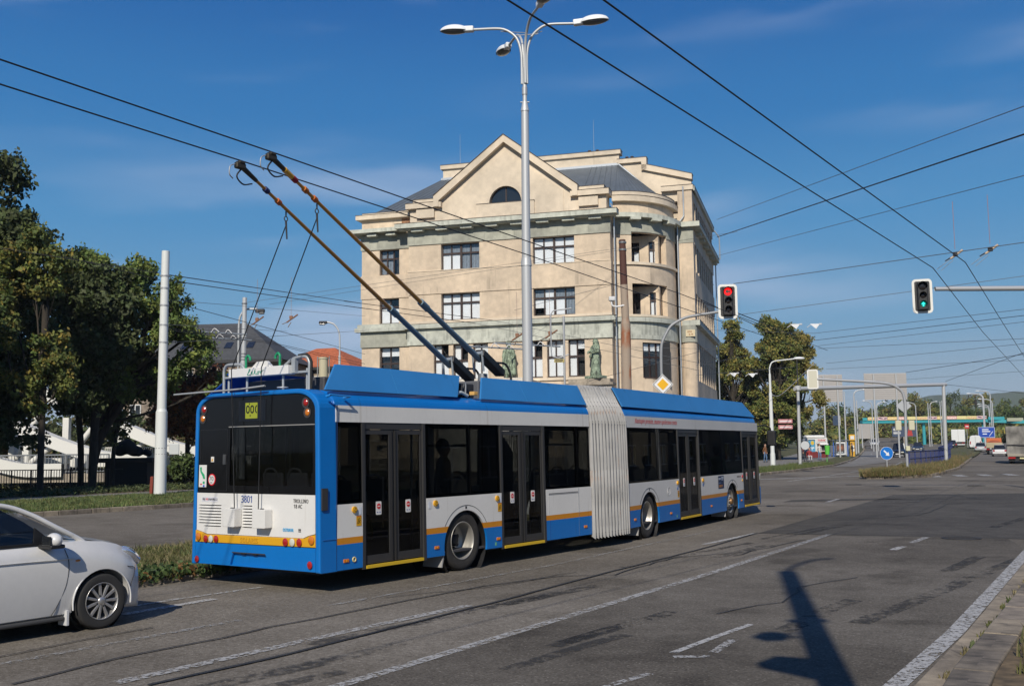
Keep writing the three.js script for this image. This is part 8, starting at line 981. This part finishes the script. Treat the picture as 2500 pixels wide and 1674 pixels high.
// ramp road climbing under the footbridge at the left
struct('ramp_road', (() => { const P = [[77, 1.3, -224], [92, 2.3, -262], [107, 3.9, -300], [120, 5.5, -332], [140, 6.8, -372]], pos = []; for (let i = 0; i < P.length - 1; i++) { const [a, b] = [P[i], P[i + 1]], w = 4.2; pos.push(a[0] - w, a[1], a[2], a[0] + w, a[1], a[2], b[0] + w, b[1], b[2], a[0] - w, a[1], a[2], b[0] + w, b[1], b[2], b[0] - w, b[1], b[2]); } const g = new THREE.BufferGeometry(); g.setAttribute('position', new THREE.Float32BufferAttribute(pos, 3)); g.computeVertexNormals(); return g; })(), mAsphalt);
// houses along the near right roadside, outside the view, that the bus windows mirror
{ const P = [[25, 6], [35, -16], [45, -38], [55, -60], [64, -84], [75, -108]], mW = [rs(.10, .075, .06, .9), rs(.13, .12, .11, .9), rs(.085, .07, .06, .9)], nm = ['brown roadside house nearest the camera, right of the view', 'grey roadside house right of the view, middle of the row', 'dark brick roadside house right of the view, third of the row', 'brown roadside house right of the view, fourth of the row', 'grey roadside house at the far end of the row, right of the view'];
  for (let k = 0; k < 5; k++) { const a = P[k], b = P[k + 1], cx = (a[0] + b[0]) / 2 + 5, cz = (a[1] + b[1]) / 2 + 2, ang = -Math.atan2(b[1] - a[1], b[0] - a[0]), H = thing('roadside_house', nm[k], 'house', [cx, 0, cz], ang, 'houses beside the near road'); obj('walls', bx(-11.6, 11.6, 0, 9, -5, 5), mW[k % 3], H); obj('roof', ext([[-5.5, 9], [5.5, 9], [0, 12.5]], 23.6).rotateY(Math.PI / 2).translate(-11.8, 0, 0), tileGrey, H); for (let i = 0; i < 8; i++) for (const y of [1.2, 4.6]) { const x = -10 + i * 2.85, W = obj('window', [bx(x - .65, x + .65, y, y + .12, -5.1, -5), bx(x - .65, x + .65, y + 1.8, y + 1.9, -5.1, -5), bx(x - .06, x + .06, y, y + 1.9, -5.09, -5)], rs(.5, .5, .48, .6), H); obj('pane', bx(x - .6, x + .6, y + .12, y + 1.8, -5.06, -5.02), darkGlass, W); } } }
// people in the bus
{ const M = new THREE.Matrix4().makeRotationY(Math.PI / 2 - RA).setPosition(-2.483, 0, -13.554), spot = (s, y, w, f) => { const v = V(s, y, -w); if (f) v.applyMatrix4(FM); return v.applyMatrix4(M).toArray(); }, face = Math.PI - RA, pb = 'people in the trolleybus';
  const put = (label, s, y, w, f, turn, opt, cols) => { const q = person(label, spot(s, y, w, f), face + (f ? BEND : 0) + turn, opt, cols, pb); q.scale.setScalar(.92); };
  put('driver in a bright yellow green vest at the front door', 16.75, .55, .95, 1, .2, { sit: true, armL: [.2, .1, .3] }, { top: [.30, .42, .05], leg: [.03, .03, .04] });
  put('passenger in a dark coat just behind the driver', 15.2, .32, .9, 1, .3, {}, { top: [.04, .04, .05], leg: [.03, .03, .04] });
  put('passenger in pale jacket standing behind the rear axle window', 3.45, .32, .75, 0, -1.2, {}, { top: [.30, .25, .22], leg: [.05, .05, .07] });
  put('seated passenger with grey hair in front of the bellows', 8.75, .35, .55, 1, 0, { sit: true }, { top: [.10, .10, .12], leg: [.03, .03, .04], hair: [.35, .33, .3] });
  put('seated passenger in a navy jumper before the middle door', 10.5, .35, .55, 1, 0, { sit: true }, { top: [.03, .04, .10], leg: [.03, .03, .04] });
  put('seated passenger in a maroon top behind the third door', 13.2, .35, .55, 1, 0, { sit: true }, { top: [.12, .02, .03], leg: [.03, .03, .04] }); }
renderer.render(scene, camera);
